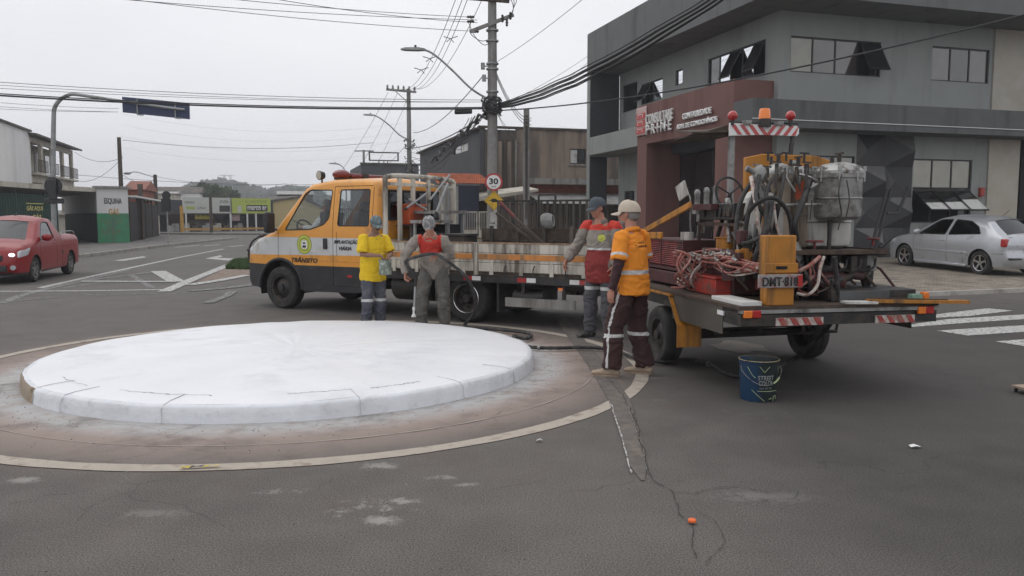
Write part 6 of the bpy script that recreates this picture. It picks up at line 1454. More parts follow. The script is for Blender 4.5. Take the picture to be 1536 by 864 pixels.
# -- man with the slate cap and red and grey shirt, torso to the camera, looking left
def zs_slate(c, J):
    if c.z < 1.38 and arm_zone(c, J, .18): return 1
    if c.z > 1.365: return 0
    if (c-Vector((.14, .085, 1.27))).length < .05: return 4
    if c.z > 1.14: return 1
    return 3 if c.z > 1.115 else 2
sc_ = G(886, 508)
person(dict(loc=(1.17, 10.5, 0), yaw=-128, S=1.045, label='man in slate cap and red and grey work shirt standing behind the man in orange', head_dir=(.88, -.42, -.22),
    J=dict(pelvis=(0, 0, .96), chest=(.01, 0, 1.27), neck=(.03, 0, 1.49), head=(.07, -.02, 1.635), shL=(0, .2, 1.42), shR=(0, -.2, 1.42), elL=(-.02, .27, 1.14), elR=(.03, -.33, 1.17), wrL=(.1, .25, .93), wrR=(.18, -.4, .98),
           hipL=(0, .1, .9), hipR=(0, -.1, .9), knL=(.03, .12, .5), knR=(.03, -.13, .5), anL=(0, .13, .09), anR=(0, -.15, .09)),
    handL=((.3, 0, -1), (0, -1, 0), -1, .5), handR=((.35, -.1, -.9), (0, 1, 0), 1, .45), toeL=(1, .25, 0), toeR=(1, -.35, 0), cap='cap_slate',
    shirt=dict(hem=.24, sleeve='long', mats=['vest_red', 'cloth_grey', 'vest_dark_red', 'reflective', 'emblem_yellow'], zone=zs_slate, collar='cloth_grey', loose=.035, fold=.015), trousers=dict(mats=['trouser_slate', 'reflective'], zone=lambda c, J: 1 if .62 < c.z < .655 else 0, loose=.03), shoe='shoe_dark'))
# -- man in orange with his back turned
def zs_orange(c, J):
    for s in 'LR':
        d, t = near_line(c, J['sh'+s], J['el'+s])
        if d < .1 and t > .2 and (J['sh'+s]-J['neck']).dot(c-J['sh'+s]) > -.0: return 1 if .6 < t < .7 else 0
    return 1 if 1.035 < c.z < 1.075 else 0
def zt_maroon(c, J):
    if .40 < c.z < .44: return 1
    for s, sg in (('L', 1), ('R', -1)):
        for a, b_ in ((J['hip'+s], J['kn'+s]), (J['kn'+s], J['an'+s])):
            ab = b_-a; t = (c-a).dot(ab)/ab.dot(ab)
            if 0 <= t <= 1 and (a is J['kn'+s] or t > .12):
                q = c-(a+ab*t)
                if q.y*sg > .04 and abs(q.x) < .012: return 1
    return 0
mo = person(dict(loc=(1.2, 8.0, 0), yaw=140, S=1.0, label='man in orange shirt and cream cap seen from behind beside the trailer wheel', head_dir=(.97, .22, -.05),
    J=dict(pelvis=(0, 0, .95), chest=(-.0, 0, 1.27), neck=(.01, 0, 1.475), head=(.05, .0, 1.625), shL=(0, .205, 1.41), shR=(0, -.205, 1.41), elL=(-.02, .28, 1.13), elR=(.02, -.28, 1.13), wrL=(.06, .27, .88), wrR=(.16, -.2, .92),
           hipL=(0, .1, .9), hipR=(0, -.1, .9), knL=(.1, .16, .5), knR=(.01, -.12, .5), anL=(.1, .19, .09), anR=(-.08, -.14, .09)),
    handL=((.15, 0, -1), (0, -1, 0), -1, .5), handR=((.4, .3, -.8), (0, 1, 0), 1, .5), toeL=(1, .35, 0), toeR=(1, .25, 0), cap='cap_cream', beard='beard', hair='hair_grey', glasses=True, belly=.02,
    shirt=dict(hem=.12, sleeve='short', mats=['shirt_orange', 'reflective'], zone=zs_orange, collar='shirt_orange', loose=.026, slen=.82, fold=.012), trousers=dict(mats=['trouser_maroon', 'reflective'], zone=zt_maroon, loose=.034, fold=.02), shoe='shoe_tan', sole='shoe_tan'))
# dark under-sleeves and back lettering of the man in orange
for s, (S1, E, Wr) in (('L', ((0, .205, 1.41), (-.02, .28, 1.13), (.06, .27, .88))), ('R', ((0, -.205, 1.41), (.02, -.28, 1.13), (.16, -.2, .92)))):
    S1, E, Wr = map(Vector, (S1, E, Wr)); b = MB(); sloft(b, [S1.lerp(E, .5), E, E.lerp(Wr, .4), E.lerp(Wr, .97)], [(.056, .053), (.052, .048), (.05, .046), (.037, .034)], (1, 0, 0), 16, .1); remesh(b, 'under_sleeve', M['sleeve_maroon'], mo, .008, 2, (.008, 10))
from mathutils.bvhtree import BVHTree
_sh = [o for o in COL.objects if o.parent == mo and o.name.startswith('shirt')][0]; _bv = BVHTree.FromPolygons([v.co.copy() for v in _sh.data.vertices], [tuple(p.vertices) for p in _sh.data.polygons])
for st, z, wd, hh in (((4, 2,), 1.345, .1, .02), ((10, 6,), 1.31, .21, .024)):
    o = text('lettering', st, M['letter_black'], mo, (0, -.0, z), (0, -1, 0), (0, 0, 1), wd, hh, .002, bold=.015)
    for v in o.data.vertices:
        hit = _bv.ray_cast(Vector((-1, v.co.y, v.co.z)), Vector((1, 0, 0)))[0]
        if hit: v.co.x = hit.x-.0025+v.co.x
# driver, only head, shoulders and arms show through the glass
dp = TF.w((-.6, .45, .0))
person(dict(loc=(dp[0], dp[1], .62), yaw=151, S=.98, label='driver in pale shirt and cap sitting at the wheel of the truck', head_dir=(.98, .1, -.1),
    J=dict(pelvis=(0, 0, .56), chest=(-.06, 0, .84), neck=(-.06, 0, 1.03), head=(0, 0, 1.17), shL=(-.05, .19, .97), shR=(-.05, -.19, .97), elL=(.12, .25, .76), elR=(.12, -.25, .76), wrL=(.4, .17, .8), wrR=(.4, -.17, .8),
           hipL=(.05, .1, .53), hipR=(.05, -.1, .53), knL=(.46, .14, .5), knR=(.46, -.14, .5), anL=(.56, .14, .12), anR=(.56, -.14, .12)),
    handL=((.8, -.2, .2), (0, -.6, -.6), 1, .9), handR=((.8, .2, .2), (0, .6, -.6), -1, .9), toeL=(1, 0, 0), toeR=(1, 0, 0), cap='hood_cloth',
    shirt=dict(hem=.06, sleeve='long', mats=['off_white_wall'], collar='off_white_wall', loose=.02), trousers=dict(mats=['trouser_slate'], loose=.02), shoe='shoe_dark'))
# -- things held: paint can, spray wand, hose
def can():
    fr = Fr(yl[0], yl[1], -52); p = fr.w((.36, .0, 0)); t = empty('paint_can', (p[0]+.0, p[1], .78), .3, None, 'small pale green splashed paint can held by the man in yellow', 'paint can')
    mgc = mat('can_green', (.16, .2, .16), .5, var=.3, scale=9, dirt=(.45, .46, .42), damt=.4, dscale=12); b = MB(); b.lathe([(.001, .003), (.085, .003), (.088, 0), (.09, .01), (.088, .012), (.088, .2), (.092, .205), (.092, .212), (.086, .212), (.085, .02), (.001, .015)], (0, 0, 0), 'z', 28); b.build('body', mgc, t)
    b = MB(); b.cyl((0, 0, .15), (0, 0, .152), .085, n=24); b.build('paint', M['white_paint'], t)
    b = MB(); b.tube([(.09*math.cos(a)*1.02, .015, .19+.11*math.sin(a)) for a in [math.pi*k/14 for k in range(15)]], .003, 5); b.build('bail', M['steel'], t)
can()
def wand():
    fr = Fr(rv[0], rv[1], -96); h = Vector(fr.w((.37, -.32, .74))); tip = Vector((P(621, 478, 11.0)[0], 10.98, .22)); t = empty('spray_wand', tip, 0, None, 'pale spray wand with flared nozzle held down over the kerb', 'spray wand'); h = Vector((tip.x+.02, h.y, .74))
    d = (h-tip); b = MB(); b.tube([Vector((0, 0, .05)), d*.5, d*.8], .014, 8); b.build('lance', M['galv'], t)
    b = MB(); b.tube([d*.8, d*.95, d*1.12], [.017, .02, .018], 8); b.build('grip', M['rubber'], t)
    b = MB(); b.lathe([(.034, 0), (.03, .02), (.014, .05), (.014, .09), (.02, .1), (.02, .13), (.011, .14)], (0, 0, 0), 'z', 16); b.build('nozzle', M['white_paint'], t)
    return h+d*.12*0
hh = wand()
def hose():
    t = empty('spray_hose', (G(860, 512)[0], G(860, 512)[1], 0), 0, None, 'long dark corrugated hose looping from the spray wand across the road to the trailer', 'hose'); o = Vector(t.location)
    fr = Fr(rv[0], rv[1], -96); pts = [hh+Vector((0, .0, .06)), Vector(fr.w((.42, -.3, .98))), Vector(fr.w((.40, -.12, 1.06))), Vector(fr.w((.36, .06, 1.09))), Vector(fr.w((.38, .2, 1.04)))]
    pts += [Vector(P(699, 415, 11.1)), Vector(P(712, 445, 11.2)), Vector(P(711, 470, 11.3)), Vector(P(697, 488, 11.35))]
    pts[-1].z = .05
    for px, py in ((716, 497), (745, 499), (783, 503), (797, 508), (790, 513), (770, 509)): pts.append(Vector(G(px, py)+(.045,)))
    q = smooth_path(pts, 7); b = MB(); b.tube([p-o for p in q], [.0235+.0025*math.sin(i*2.1) for i in range(len(q))], 8); b.build('hose_length', M['rubber_grey'], t)
    pts = [Vector(G(px, py)+(.04,)) for px, py in ((770, 509), (779, 521), (800, 526), (835, 527), (880, 526), (920, 530), (950, 541), (985, 548), (1030, 545), (1065, 552), (1090, 566), (1115, 570), (1150, 566), (1175, 552))]+[Vector(P(1200, 532, 8.2)), Vector(P(1235, 498, 7.6)), Vector(P(1254, 470, 7.3)), Vector(P(1256, 430, 7.2)), Vector(P(1251, 385, 7.15))]
    q = smooth_path(pts, 9); b = MB(); b.tube([p-o for p in q], [.021+.002*math.sin(i*2.1) for i in range(len(q))], 8); b.build('hose_length', M['rubber_grey'], t)
    for i in (20, 47, 80): c = q[i]-o; c2 = q[i+1]-o; b = MB(); b.cyl(c, c2, .028, n=10); b.build('clamp', M['steel'], t)
mm('rubber_grey', (.026, .025, .026), .7, var=.2, dirt=(.1, .095, .09), damt=.35, dscale=9)
hose()
# ================================================================== trailer with the road marking machine
_w = G(985, 544); _a = math.radians(101); RF = Fr(_w[0]+math.sin(_a)*.95, _w[1]-math.cos(_a)*.95, 101)
mm('mach_yellow', (.42, .17, .015), .5, var=.14, dirt=(.14, .075, .03), damt=.38, dscale=6, streak=True)
mm('mach_grey', (.27, .27, .26), .5, .15, var=.12, dirt=(.09, .08, .07), damt=.42, dscale=4)
mm('mach_pale', (.5, .49, .46), .5, .1, var=.12, dirt=(.14, .12, .1), damt=.42, dscale=5, streak=True)
mm('mach_beige', (.36, .3, .23), .55, var=.14, dirt=(.12, .09, .07), damt=.4, dscale=5, streak=True)
mm('mach_red', (.22, .03, .03), .55, var=.2, dirt=(.07, .04, .035), damt=.4, dscale=8)
mm('mach_maroon', (.07, .02, .022), .55, var=.2, dirt=(.05, .035, .03), damt=.3, dscale=8)
mm('rust', (.075, .05, .036), .85, var=.35, scale=14, dirt=(.05, .04, .035), damt=.4, dscale=9)
mm('hose_red', (.3, .09, .07), .6, var=.25, scale=14, dirt=(.4, .33, .29), damt=.35, dscale=14)
mm('hose_pale', (.5, .45, .4), .6, var=.2, scale=10, dirt=(.25, .12, .1), damt=.35, dscale=12)
def trailer():
    R = RF; t = thing('marking_trailer', R, 'loaded trailer carrying the road marking machine with grey paint tanks, hoses and striped light canopy', 'trailer')
    h = lambda px, py, ax, v: Vector(R.hit(px, py, ax, v))
    BK = M['black_metal']
    # chassis and deck
    b = MB(); b.b2(-1.87, .9, .89, .95, .66, .8); b.b2(-1.87, .9, -.95, -.89, .66, .8); b.b2(-1.93, -1.871, -.95, .95, .66, .76)
    for x in (-1.2, -.5, .2, .84): b.b2(x, x+.06, -.889, .889, .67, .79)
    b.build('chassis', BK, t)
    b = MB(); b.b2(-1.93, .95, -.97, .97, .802, .83); b.build('deck', M['rust'], t)
    b = MB(); b.b2(-1.95, -1.5, -.95, .95, .77, .8); b.build('rear_step', M['mach_grey'], t)
    for s in (1, -1): b = MB(); b.b2(-1.6, -.45, *sorted((s*.951, s*.96)), .55, .8); b.build('side_skirt', M['skirt'], t)
    b = MB(); b.beam((.9, .7, .72), (2.2, .05, .55), .07, .1); b.beam((.9, -.7, .72), (2.2, -.05, .55), .07, .1); b.b2(2.15, 2.55, -.05, .05, .5, .6); b.build('drawbar', BK, t)
    b = MB(); b.cyl((0, -.85, .31), (0, .85, .31), .04); 
    b.build('axle', BK, t)
    b = MB(); b.tube([(-.5, -.9, .46), (-.5, .9, .42)], .015, 6); b.tube([(-.5, -.9, .37), (-.5, .9, .35)], .02, 6)
    for y in (-.5, 0, .5): b.b2(-.51, -.49, y-.02, y+.02, .37, .44)
    b.build('truss_rod', BK, t)
    for s in (1, -1): wheel(t, (0, s*.86, .315), .315, .2, .19, side=s, rim=M['black_metal'], hub='flat')
    for s in (1, -1):
        b = MB(); y0, y1 = sorted((s*.74, s*1.0)); b.b2(-.46, .55, y0, y1, .78, .8); b.build('mudguard', M['mach_yellow' if s > 0 else 'black_metal'], t)
        if s < 0: continue
        b = MB(); b.loft([[(-.42, y0, .78), (-.42, y1, .78), (-.44, y1, .78), (-.44, y0, .78)], [(-.66, y0, .5), (-.66, y1, .5), (-.68, y1, .5), (-.68, y0, .5)]]); b.b2(-.68, -.66, y0, y1, .28, .498); b.build('mudguard_rear', M['mach_yellow' if s > 0 else 'black_metal'], t)
    # lights, plate, chevrons
    for y in (.86, -.82):
        b = MB(); b.b2(-1.965, -1.931, y-.0, y+.075, .735, .8); b.build('indicator', M['amber'], t, bev=.006); b = MB(); b.b2(-1.96, -1.931, y-.085, y-.003, .735, .8); b.build('tail_lamp', M['red_lens'], t, bev=.006)
    b = MB(); b.b2(-1.62, -1.5, .951, .965, .72, .76); b.build('side_reflector', M['letter_white'], t)
    for y0, y1 in ((.63, .18), (-.33, -.72)):
        b = MB(); b.b2(-1.945, -1.931, min(y0, y1), max(y0, y1), .66, .728); o = b.build('chevron_board', M['chev_white'], t)
        n = 4; w_ = abs(y0-y1); lo = min(y0, y1); s_ = .07
        for k in range(n):
            ya = lo+w_*k/n; b = MB(); b.prism([(ya+.0, .661), (ya+w_/n*.5, .661), (min(ya+w_/n*.5+s_*.6, lo+w_), .727), (ya+s_*.6, .727)], 'x', -1.95, -1.9455); b.build('red_stripe', M['chev_red'], o)
    # yellow rear cabinet with plate
    b = MB(); b.b2(-1.9, -1.78, .44, .70, .83, 1.05); b.build('cabinet_base', M['mach_yellow'], t, bev=.01)
    b = MB(); b.b2(-1.9, -1.76, .43, .71, 1.052, 1.44); b.build('cabinet', M['mach_yellow'], t, bev=.012)
    b = MB(); b.b2(-1.92, -1.901, .42, .73, 1.115, 1.2); o = b.build('cabinet_flap', M['mach_yellow'], t, bev=.006); b = MB(); b.b2(-1.93, -1.921, .53, .63, 1.15, 1.175); b.build('flap_slot', M['dark_void'], o)
    b = MB(); b.b2(-1.94, -1.921, .385, .8, .99, 1.105); o = b.build('number_plate', M['plate'], t, bev=.004)
    text('lettering', 'DMT·818', M['letter_black'], o, (-1.945, .6, 1.045), (0, -1, 0), (0, 0, 1), .33, .08, .006, bold=.01)
    b = MB(); b.b2(-1.945, -1.941, .39, .44, 1.0, 1.095); b.build('red_sticker', M['red_lens'], o)
    # upper right platform tray
    b = MB(); b.b2(-1.55, -.45, -.66, .45, 1.25, 1.285); b.build('tray', M['rust'], t)
    b = MB(); b.b2(-1.58, -1.551, -.7, .3, 1.255, 1.292); b.b2(-1.55, -.45, -.7, -.661, 1.24, 1.3); b.build('tray_rim', M['rust'], t)
    for x, y in ((-1.4, -.25), (-1.4, .35), (-.5, -.6), (-.5, .35)): b = MB(); b.b2(x-.03, x+.03, y-.03, y+.03, .83, 1.249); b.build('tray_post', BK, t)
    # machinery under the tray: engine block, pulleys, guns
    b = MB(); b.b2(-1.3, -.6, -.3, .3, .84, 1.15); b.box((-1.35, -.1, 1.05), (.2, .3, .2)); b.box((-.9, .35, 1.0), (.3, .12, .2)); b.build('pump_block', BK, t, bev=.015)
    b = MB(); b.cyl((-1.42, .1, 1.0), (-1.42, -.32, 1.0), .09, n=18); b.cyl((-1.36, -.1, 1.15), (-1.36, -.1, 1.24), .05); b.build('hydraulic_motor', M['mach_maroon'], t)
    b = MB(); b.tube(smooth_path([(-1.5, .2, 1.0), (-1.5, -.1, .99), (-1.45, -.35, 1.03), (-1.4, -.55, 1.12)]), .045, 10); b.build('exhaust_pipe', BK, t)
    c = h(1301, 385, 'x', -1.35)
    b = MB(); b.cyl((c.x, c.y, 1.24), (c.x, c.y, 1.0), .07, .06, 14); b.cyl((c.x, c.y, 1.0), (c.x, c.y, .93), .06, .035, 14); b.cyl((c.x, c.y, .93), (c.x, c.y, .87), .02, n=8); b.box((c.x, c.y+.07, 1.14), (.12, .1, .2)); b.build('spray_gun', BK, t)
    b = MB(); b.beam((c.x, c.y+.6, .95), (c.x, c.y, 1.08), .06, .08); b.build('gun_arm', BK, t)
    # hand wheels and valves
    def valve(p, r=.07, nm='hand_wheel'):
        b = MB(); p = Vector(p); b.tube([p+Vector((r*math.cos(a), r*math.sin(a), 0)) for a in [2*math.pi*k/16 for k in range(18)]], .011, 6)
        for k in range(3): a = k*2.1; b.beam(p, p+Vector((r*math.cos(a), r*math.sin(a), 0)), .014, .01)
        b.cyl(p-Vector((0, 0, .07)), p+Vector((0, 0, .01)), .013); b.build(nm, M['mach_red'], t)
    valve(h(1222, 362, 'x', -1.5), .07); valve(h(1310, 358, 'x', -1.3), .05)
    # pressure tanks
    def tank(c, r, z0, z1, m, nm='paint_tank', clamps=8, lid=True, dome=True):
        b = MB(); prof = [(.001, z0), (r*.8, z0), (r*.97, z0+.03), (r, z0+.08), (r, z1-.06), (r*1.06, z1-.055), (r*1.06, z1-.02), (r, z1-.018)]
        b.lathe(prof, (c[0], c[1], 0), 'z', 36); o = b.build(nm, m, t)
        b = MB(); b.lathe([(r*1.06, z1-.0175), (r*1.06, z1+.012), (r*.98, z1+.03), (r*.7, z1+.075), (r*.3, z1+.095), (.001, z1+.1)], (c[0], c[1], 0), 'z', 36); b.build('lid', M['steel'] if lid else m, o)
        b = MB(); b.tube([(c[0]-r*1.003*math.cos(a), c[1]+r*1.003*math.sin(a), z0+(z1-z0)*.45) for a in [2*math.pi*k/36 for k in range(38)]], .008, 6); b.build('band', M['steel'], o)
        for k in range(clamps):
            a = 2*math.pi*k/clamps+.25; x, y = c[0]+r*1.04*math.cos(a), c[1]+r*1.04*math.sin(a)
            b = MB(); b.tube([(x, y, z1-.09), (x, y, z1+.02), (x-(x-c[0])*.15, y-(y-c[1])*.15, z1+.05)], .012, 6); b.cyl((x, y, z1+.01), (x, y, z1+.055), .02, n=8); b.build('clamp_bolt', M['steel'], o)
        b = MB(); p = Vector((c[0], c[1], z1+.1)); b.cyl(p, p+Vector((0, 0, .07)), .02); b.beam(p+Vector((-.06, 0, .08)), p+Vector((.06, 0, .08)), .02, .016); b.cyl(p+Vector((.05, .05, -.02)), p+Vector((.05, .05, .06)), .015); b.build('valve_fitting', BK, o)
        return o
    tank((-1.25, -.37, 0), .215, 1.57, 2.02, M['mach_grey'])
    tank((-.85, -.38, 0), .34, 1.29, 1.86, M['mach_pale'], clamps=0, nm='water_tank')
    tank((-1.05, .15, 0), .125, 1.32, 2.02, M['mach_beige'], clamps=5); tank((-1.0, -.09, 0), .115, 1.3, 2.0, M['mach_beige'], clamps=5)
    b = MB(); b.lathe([(.001, 1.17), (.2, 1.17), (.23, 1.21), (.23, 1.66), (.2, 1.78), (.1, 1.85), (.05, 1.86), (.05, 1.9), (.001, 1.9)], (-1.0, .3, 0), 'z', 32); b.build('air_receiver', M['mach_pale'], t)
    b = MB(); b.lathe([(.001, .95), (.16, .95), (.18, 1.0), (.18, 1.28), (.14, 1.36), (.001, 1.38)], (-1.35, .25, 0), 'z', 24); b.build('bead_tank', M['mach_grey'], t)
    # orange splash on the beige tank
    b = MB(); pts = []
    for k in range(22):
        a = 2*math.pi*k/22; rr = 1+.4*noise.noise(Vector((math.cos(a)*2, math.sin(a)*2, 1))); pts.append((.035*rr*math.cos(a)+.02*math.sin(a), .11*rr*math.sin(a)))
    q = []
    for u, v in pts:
        a = math.pi-.35+u/.115; q.append((-1.0+.1175*math.cos(a), -.09+.1175*math.sin(a), 1.87+v))
    b.face(q); b.build('orange_splash', M['cr_orange'], t)
    # yellow gantry with badge, uprights
    b = MB(); b.loft([[(x0, y, z0), (x0+.06, y, z0), (x0+.06, y, z1), (x0, y, z1)] for x0, y, z0, z1 in ((-.62, .27, 2.06, 2.2), (-.66, .1, 2.1, 2.235), (-.66, -.5, 2.1, 2.225), (-.62, -.68, 2.06, 2.18))]); b.b2(-.62, -.56, .19, .269, .84, 2.1); b.b2(-.62, -.56, -.679, -.62, .84, 2.1)
    g_ = b.build('yellow_gantry', M['mach_yellow'], t, bev=.008)
    b = MB(); b.sph((-.67, -.23, 2.15), (.012, .06, .025), 16, 8); b.build('badge', M['steel'], g_)
    for y in (.08, -.12, -.32): b = MB(); b.cyl((-.72, y, 2.16), (-.72, y, 2.24), .012); b.beam((-.72, y-.05, 2.24), (-.72, y+.05, 2.245), .02, .016); b.build('tap', BK, g_)
    # striped canopy with beacons
    xc = .55; zt = 2.69; b = MB(); y0, y1 = -.12, -1.0
    b.loft([[(xc+1.1, .1, zt+.02), (xc+1.1, -1.1, zt+.02), (xc+1.1, -1.1, zt), (xc+1.1, .1, zt)], [(xc+.05, .33, zt-.11), (xc+.05, -1.08, zt-.03), (xc+.05, -1.08, zt-.05), (xc+.05, .33, zt-.13)]])
    b.build('canopy_sheet', M['wood_dark'], t)
    w1, w2, w3 = h(1040, 203, 'x', xc+.1), h(1092, 187, 'x', xc+.1), h(1092, 205, 'x', xc+.1); b = MB(); b.loft([[w1, w2, w3], [p+Vector((.7, 0, 0)) for p in (w1, w2, w3)]]); b.build('canopy_flap', M['wood_dark'], t)
    b = MB(); ring = []
    for k in range(9): a = math.pi/2*(-1)+math.pi*k/8; ring.append((y1+.05-.05*math.cos(a)*1, zt-.07+.07*math.sin(a)))
    poly = [(y0, zt-.15), (y0, zt+.0)]+[(y, z) for y, z in reversed(ring)]
    b.prism([(y0, zt-.15), (y0, zt), ((y0+y1)/2, zt-.02), (y1+.03, zt-.02), (y1, zt-.05), (y1, zt-.11), (y1+.03, zt-.14), ((y0+y1)/2, zt-.13)], 'x', xc, xc+.03); cb = b.build('chevron_board', M['letter_white'], t)
    n = 8
    for k in range(n):
        ya = y0+(y1-y0)*(k+.1)/n; sl_ = .09 if k < 4 else -.09; wd = .052
        zb = lambda y: zt-.15+.02*min(1, (y0-y)/.44) if y > (y0+y1)/2 else zt-.13-.01*((y0+y1)/2-y)/.44
        yb = min(ya, y0-.005); q = [(yb-(sl_ if sl_ > 0 else 0), zt-.135), (yb-wd-(sl_ if sl_ > 0 else 0), zt-.135), (yb-wd+(sl_ if sl_ < 0 else 0), zt-.022), (yb+(sl_ if sl_ < 0 else 0), zt-.022)]
        q = [(max(min(y, y0-.004), y1+.01), z) for y, z in q]; b = MB(); b.prism(q, 'x', xc-.006, xc-.001); b.build('red_stripe', M['red_lens'], cb)
    p = h(1098, 205, 'x', xc+.06); b = MB(); b.b2(xc+.04, xc+.1, p.y-.03, p.y+.03, .84, zt-.12); b.build('canopy_post', M['mach_grey'], t)
    b = MB(); b.tube(smooth_path([(xc+.07, -.95, zt-.1), (xc+.02, -.93, zt-.2), (xc+.0, -.9, zt-.35), (xc+.0, -.9, 1.6), (xc, -.9, .84)]), .028, 8); b.build('canopy_post', BK, t)
    for px in (1099, 1186):
        c = h(px, 173, 'x', xc); b = MB(); b.sph((xc, c.y, c.z-.005), .058, 18, 12); b.build('red_lamp', M['red_lens'], t); b = MB(); b.cyl((xc, c.y, zt-.03), (xc, c.y, c.z-.05), .02); b.build('lamp_stem', BK, t)
    c = h(1147, 172, 'x', xc); b = MB(); b.lathe([(.001, .12), (.05, .12), (.062, .105), (.07, 0), (.001, 0)], (xc, c.y, c.z-.05), 'z', 24); b.build('beacon', M['amber'], t, merge=.0005); b = MB(); b.cyl((xc, c.y, zt-.04), (xc, c.y, c.z-.051), .075, n=20); b.build('beacon_base', BK, t)
    for px in (1120, 1168): c = h(px, 183, 'x', xc); b = MB(); b.b2(xc-.03, xc+.03, c.y-.05, c.y+.05, zt-.02, zt+.03); b.b2(xc-.04, xc-.03, c.y-.035, c.y+.035, zt-.01, zt+.025); b.build('work_light', M['mach_grey'], t)
    b = MB(); b.tube([(xc+.03, y0, zt+.01), (xc+.03, y1, zt+.01)], .01, 6); b.build('lamp_rail', BK, t)
    # operator station: steering wheel, engine, battery, radiator
    c = h(1095, 291, 'y', .45); b = MB()
    b.tube([c+Vector((.07*math.sin(a), .15*math.cos(a), .17*math.sin(a))) for a in [2*math.pi*k/26 for k in range(28)]], .013, 6)
    for k in range(3): a = k*2.1+.5; b.beam(c, c+Vector((.07*math.sin(a), .15*math.cos(a), .17*math.sin(a))), .02, .012)
    b.build('steering_wheel', M['rubber'], t); b = MB(); b.tube([c, c+Vector((.3, 0, -.5)), (c.x+.35, c.y, .84)], .022, 8); b.build('steering_column', BK, t)
    b = MB(); b.b2(c.x-.1, c.x+.35, c.y-.22, c.y+.25, c.z-.16, c.z-.1); b.build('console', M['mach_maroon'], t)
    b = MB(); a_ = h(1050, 302, 'y', .6); c_ = h(1103, 330, 'y', .6); x0, x1 = sorted((a_.x, c_.x)); b.b2(x0, x1-.0, .2, .62, c_.z, a_.z-.03); b.cyl((x0+.1, .63, (a_.z+c_.z)/2), (x0+.1, .5, (a_.z+c_.z)/2), .07, n=14); b.cyl((x1-.15, .64, (a_.z+c_.z)/2-.03), (x1-.15, .5, (a_.z+c_.z)/2), .05, n=14)
    for k in range(4): b.b2(x0+.05+k*.1, x0+.09+k*.1, .621, .64, c_.z+.03, c_.z+.12)
    b.build('engine', BK, t, bev=.012)
    b = MB(); b.b2(x0, x1, .25, .6, c_.z-.06, c_.z-.03); b.tube([(x0, .6, c_.z-.05), (x0, .6, .84)], .018, 6); b.tube([(x1, .6, c_.z-.05), (x1, .6, .84)], .018, 6); b.build('engine_shelf', M['rust'], t)
    for k in range(3): p = h(1046+k*14, 290-k*3, 'y', .5); b = MB(); b.cyl((p.x, .5, a_.z-.05), (p.x, .5, p.z), .03, .028, 12); b.sph((p.x, .5, p.z), (.035, .035, .045), 12, 8); b.build('filter', M['mach_grey'], t)
    # white mirror panel on a bent arm
    p0 = h(1014, 294, 'y', .75); p1 = h(1030, 278, 'y', .75); cx = (p0.x+p1.x)/2; b = MB(); b.box((cx, .74, (p0.z+p1.z)/2), (.16, .02, .17), ry=.45, rz=.3); b.build('mirror', M['mach_pale'], t, bev=.005)
    b = MB(); b.tube(smooth_path([(cx, .72, p0.z+.02), (cx-.12, .7, p0.z-.02), (cx-.05, .66, p0.z-.3), (cx, .62, p0.z-.5)]), .009, 6); b.build('mirror_arm', M['steel'], t)
    # yellow diagonal arm and bracket
    p0 = h(966, 347, 'y', .78); p1 = h(1036, 307, 'y', .78); b = MB(); b.beam(p0, p1, .03, .065); b.build('lift_arm', M['mach_yellow'], t, bev=.006)
    p0 = h(968, 353, 'y', .8); p1 = h(993, 353, 'y', .8); b = MB(); b.beam(p0, p1, .03, .075); b.build('arm_bracket', M['mach_yellow'], t, bev=.006)
    # louvred maroon side panel
    p0 = h(962, 356, 'y', .8); p1 = h(1024, 405, 'y', .8); x0, x1 = sorted((p0.x, p1.x)); b = MB(); b.b2(x0, x1, .3, .76, p1.z-.02, p0.z); b.b2(x0, x1, .761, .8, p1.z-.02, p1.z+.01); b.b2(x0, x1, .761, .8, p0.z-.02, p0.z); b.b2(x0, x0+.03, .761, .8, p1.z+.01, p0.z-.02); b.b2(x1-.03, x1, .761, .8, p1.z+.01, p0.z-.02); b.b2((x0+x1)/2-.015, (x0+x1)/2+.015, .761, .8, p1.z+.01, p0.z-.02)
    o = b.build('radiator_cowl', M['mach_maroon'], t); b = MB(); n = 13
    for k in range(n): z = p1.z+.02+(p0.z-p1.z-.04)*k/n; b.box(((x0+x1)/2, .782, z+.01), (x1-x0-.06, .03, .01), rx=.6)
    b.build('louvres', M['mach_red'], o)
    b = MB(); b.b2(x0-.2, x1+.15, .3, .8, .86, p1.z-.04); b.build('cowl_base', M['mach_maroon'], t, bev=.01)
    # grey cylinder by the louvres, yellow box
    p = h(1031, 365, 'y', .7)
    for k in (0, 1): b = MB(); b.cyl((p.x-.04+.1*k, .7, p.z-.13), (p.x-.04+.1*k, .7, p.z+.12), .05, n=14); b.build('oil_bottle', M['mach_pale'], t)
    p = h(1082, 372, 'y', .55); b = MB(); b.lathe([(.001, -.09), (.1, -.09), (.1, .09), (.108, .1), (.108, .11), (.001, .11)], (p.x, .5, p.z), 'z', 24); b.build('yellow_pot', M['mach_yellow'], t)
    p = h(1105, 330, 'x', -.95); b = MB(); b.b2(-.72, -.66, .38, .5, 1.2, 1.72); b.build('yellow_bracket', M['mach_yellow'], t, bev=.008)
    # red box and white sill boards
    p0 = h(1036, 415, 'y', .75); p1 = h(1077, 443, 'y', .75); x0, x1 = sorted((p0.x, p1.x)); b = MB(); b.b2(x0, x1, .5, .78, .835, p0.z+.02); b.build('red_box', M['red_paint'], t, bev=.01); b = MB(); b.b2(x0-.02, x1+.02, .49, .79, p0.z+.021, p0.z+.04); b.build('red_box_lid', M['red_paint'], t, bev=.005)
    b = MB(); b.b2(-1.9, -1.3, .74, .93, .832, .87); b.build('white_board', M['white_paint'], t, bev=.004)
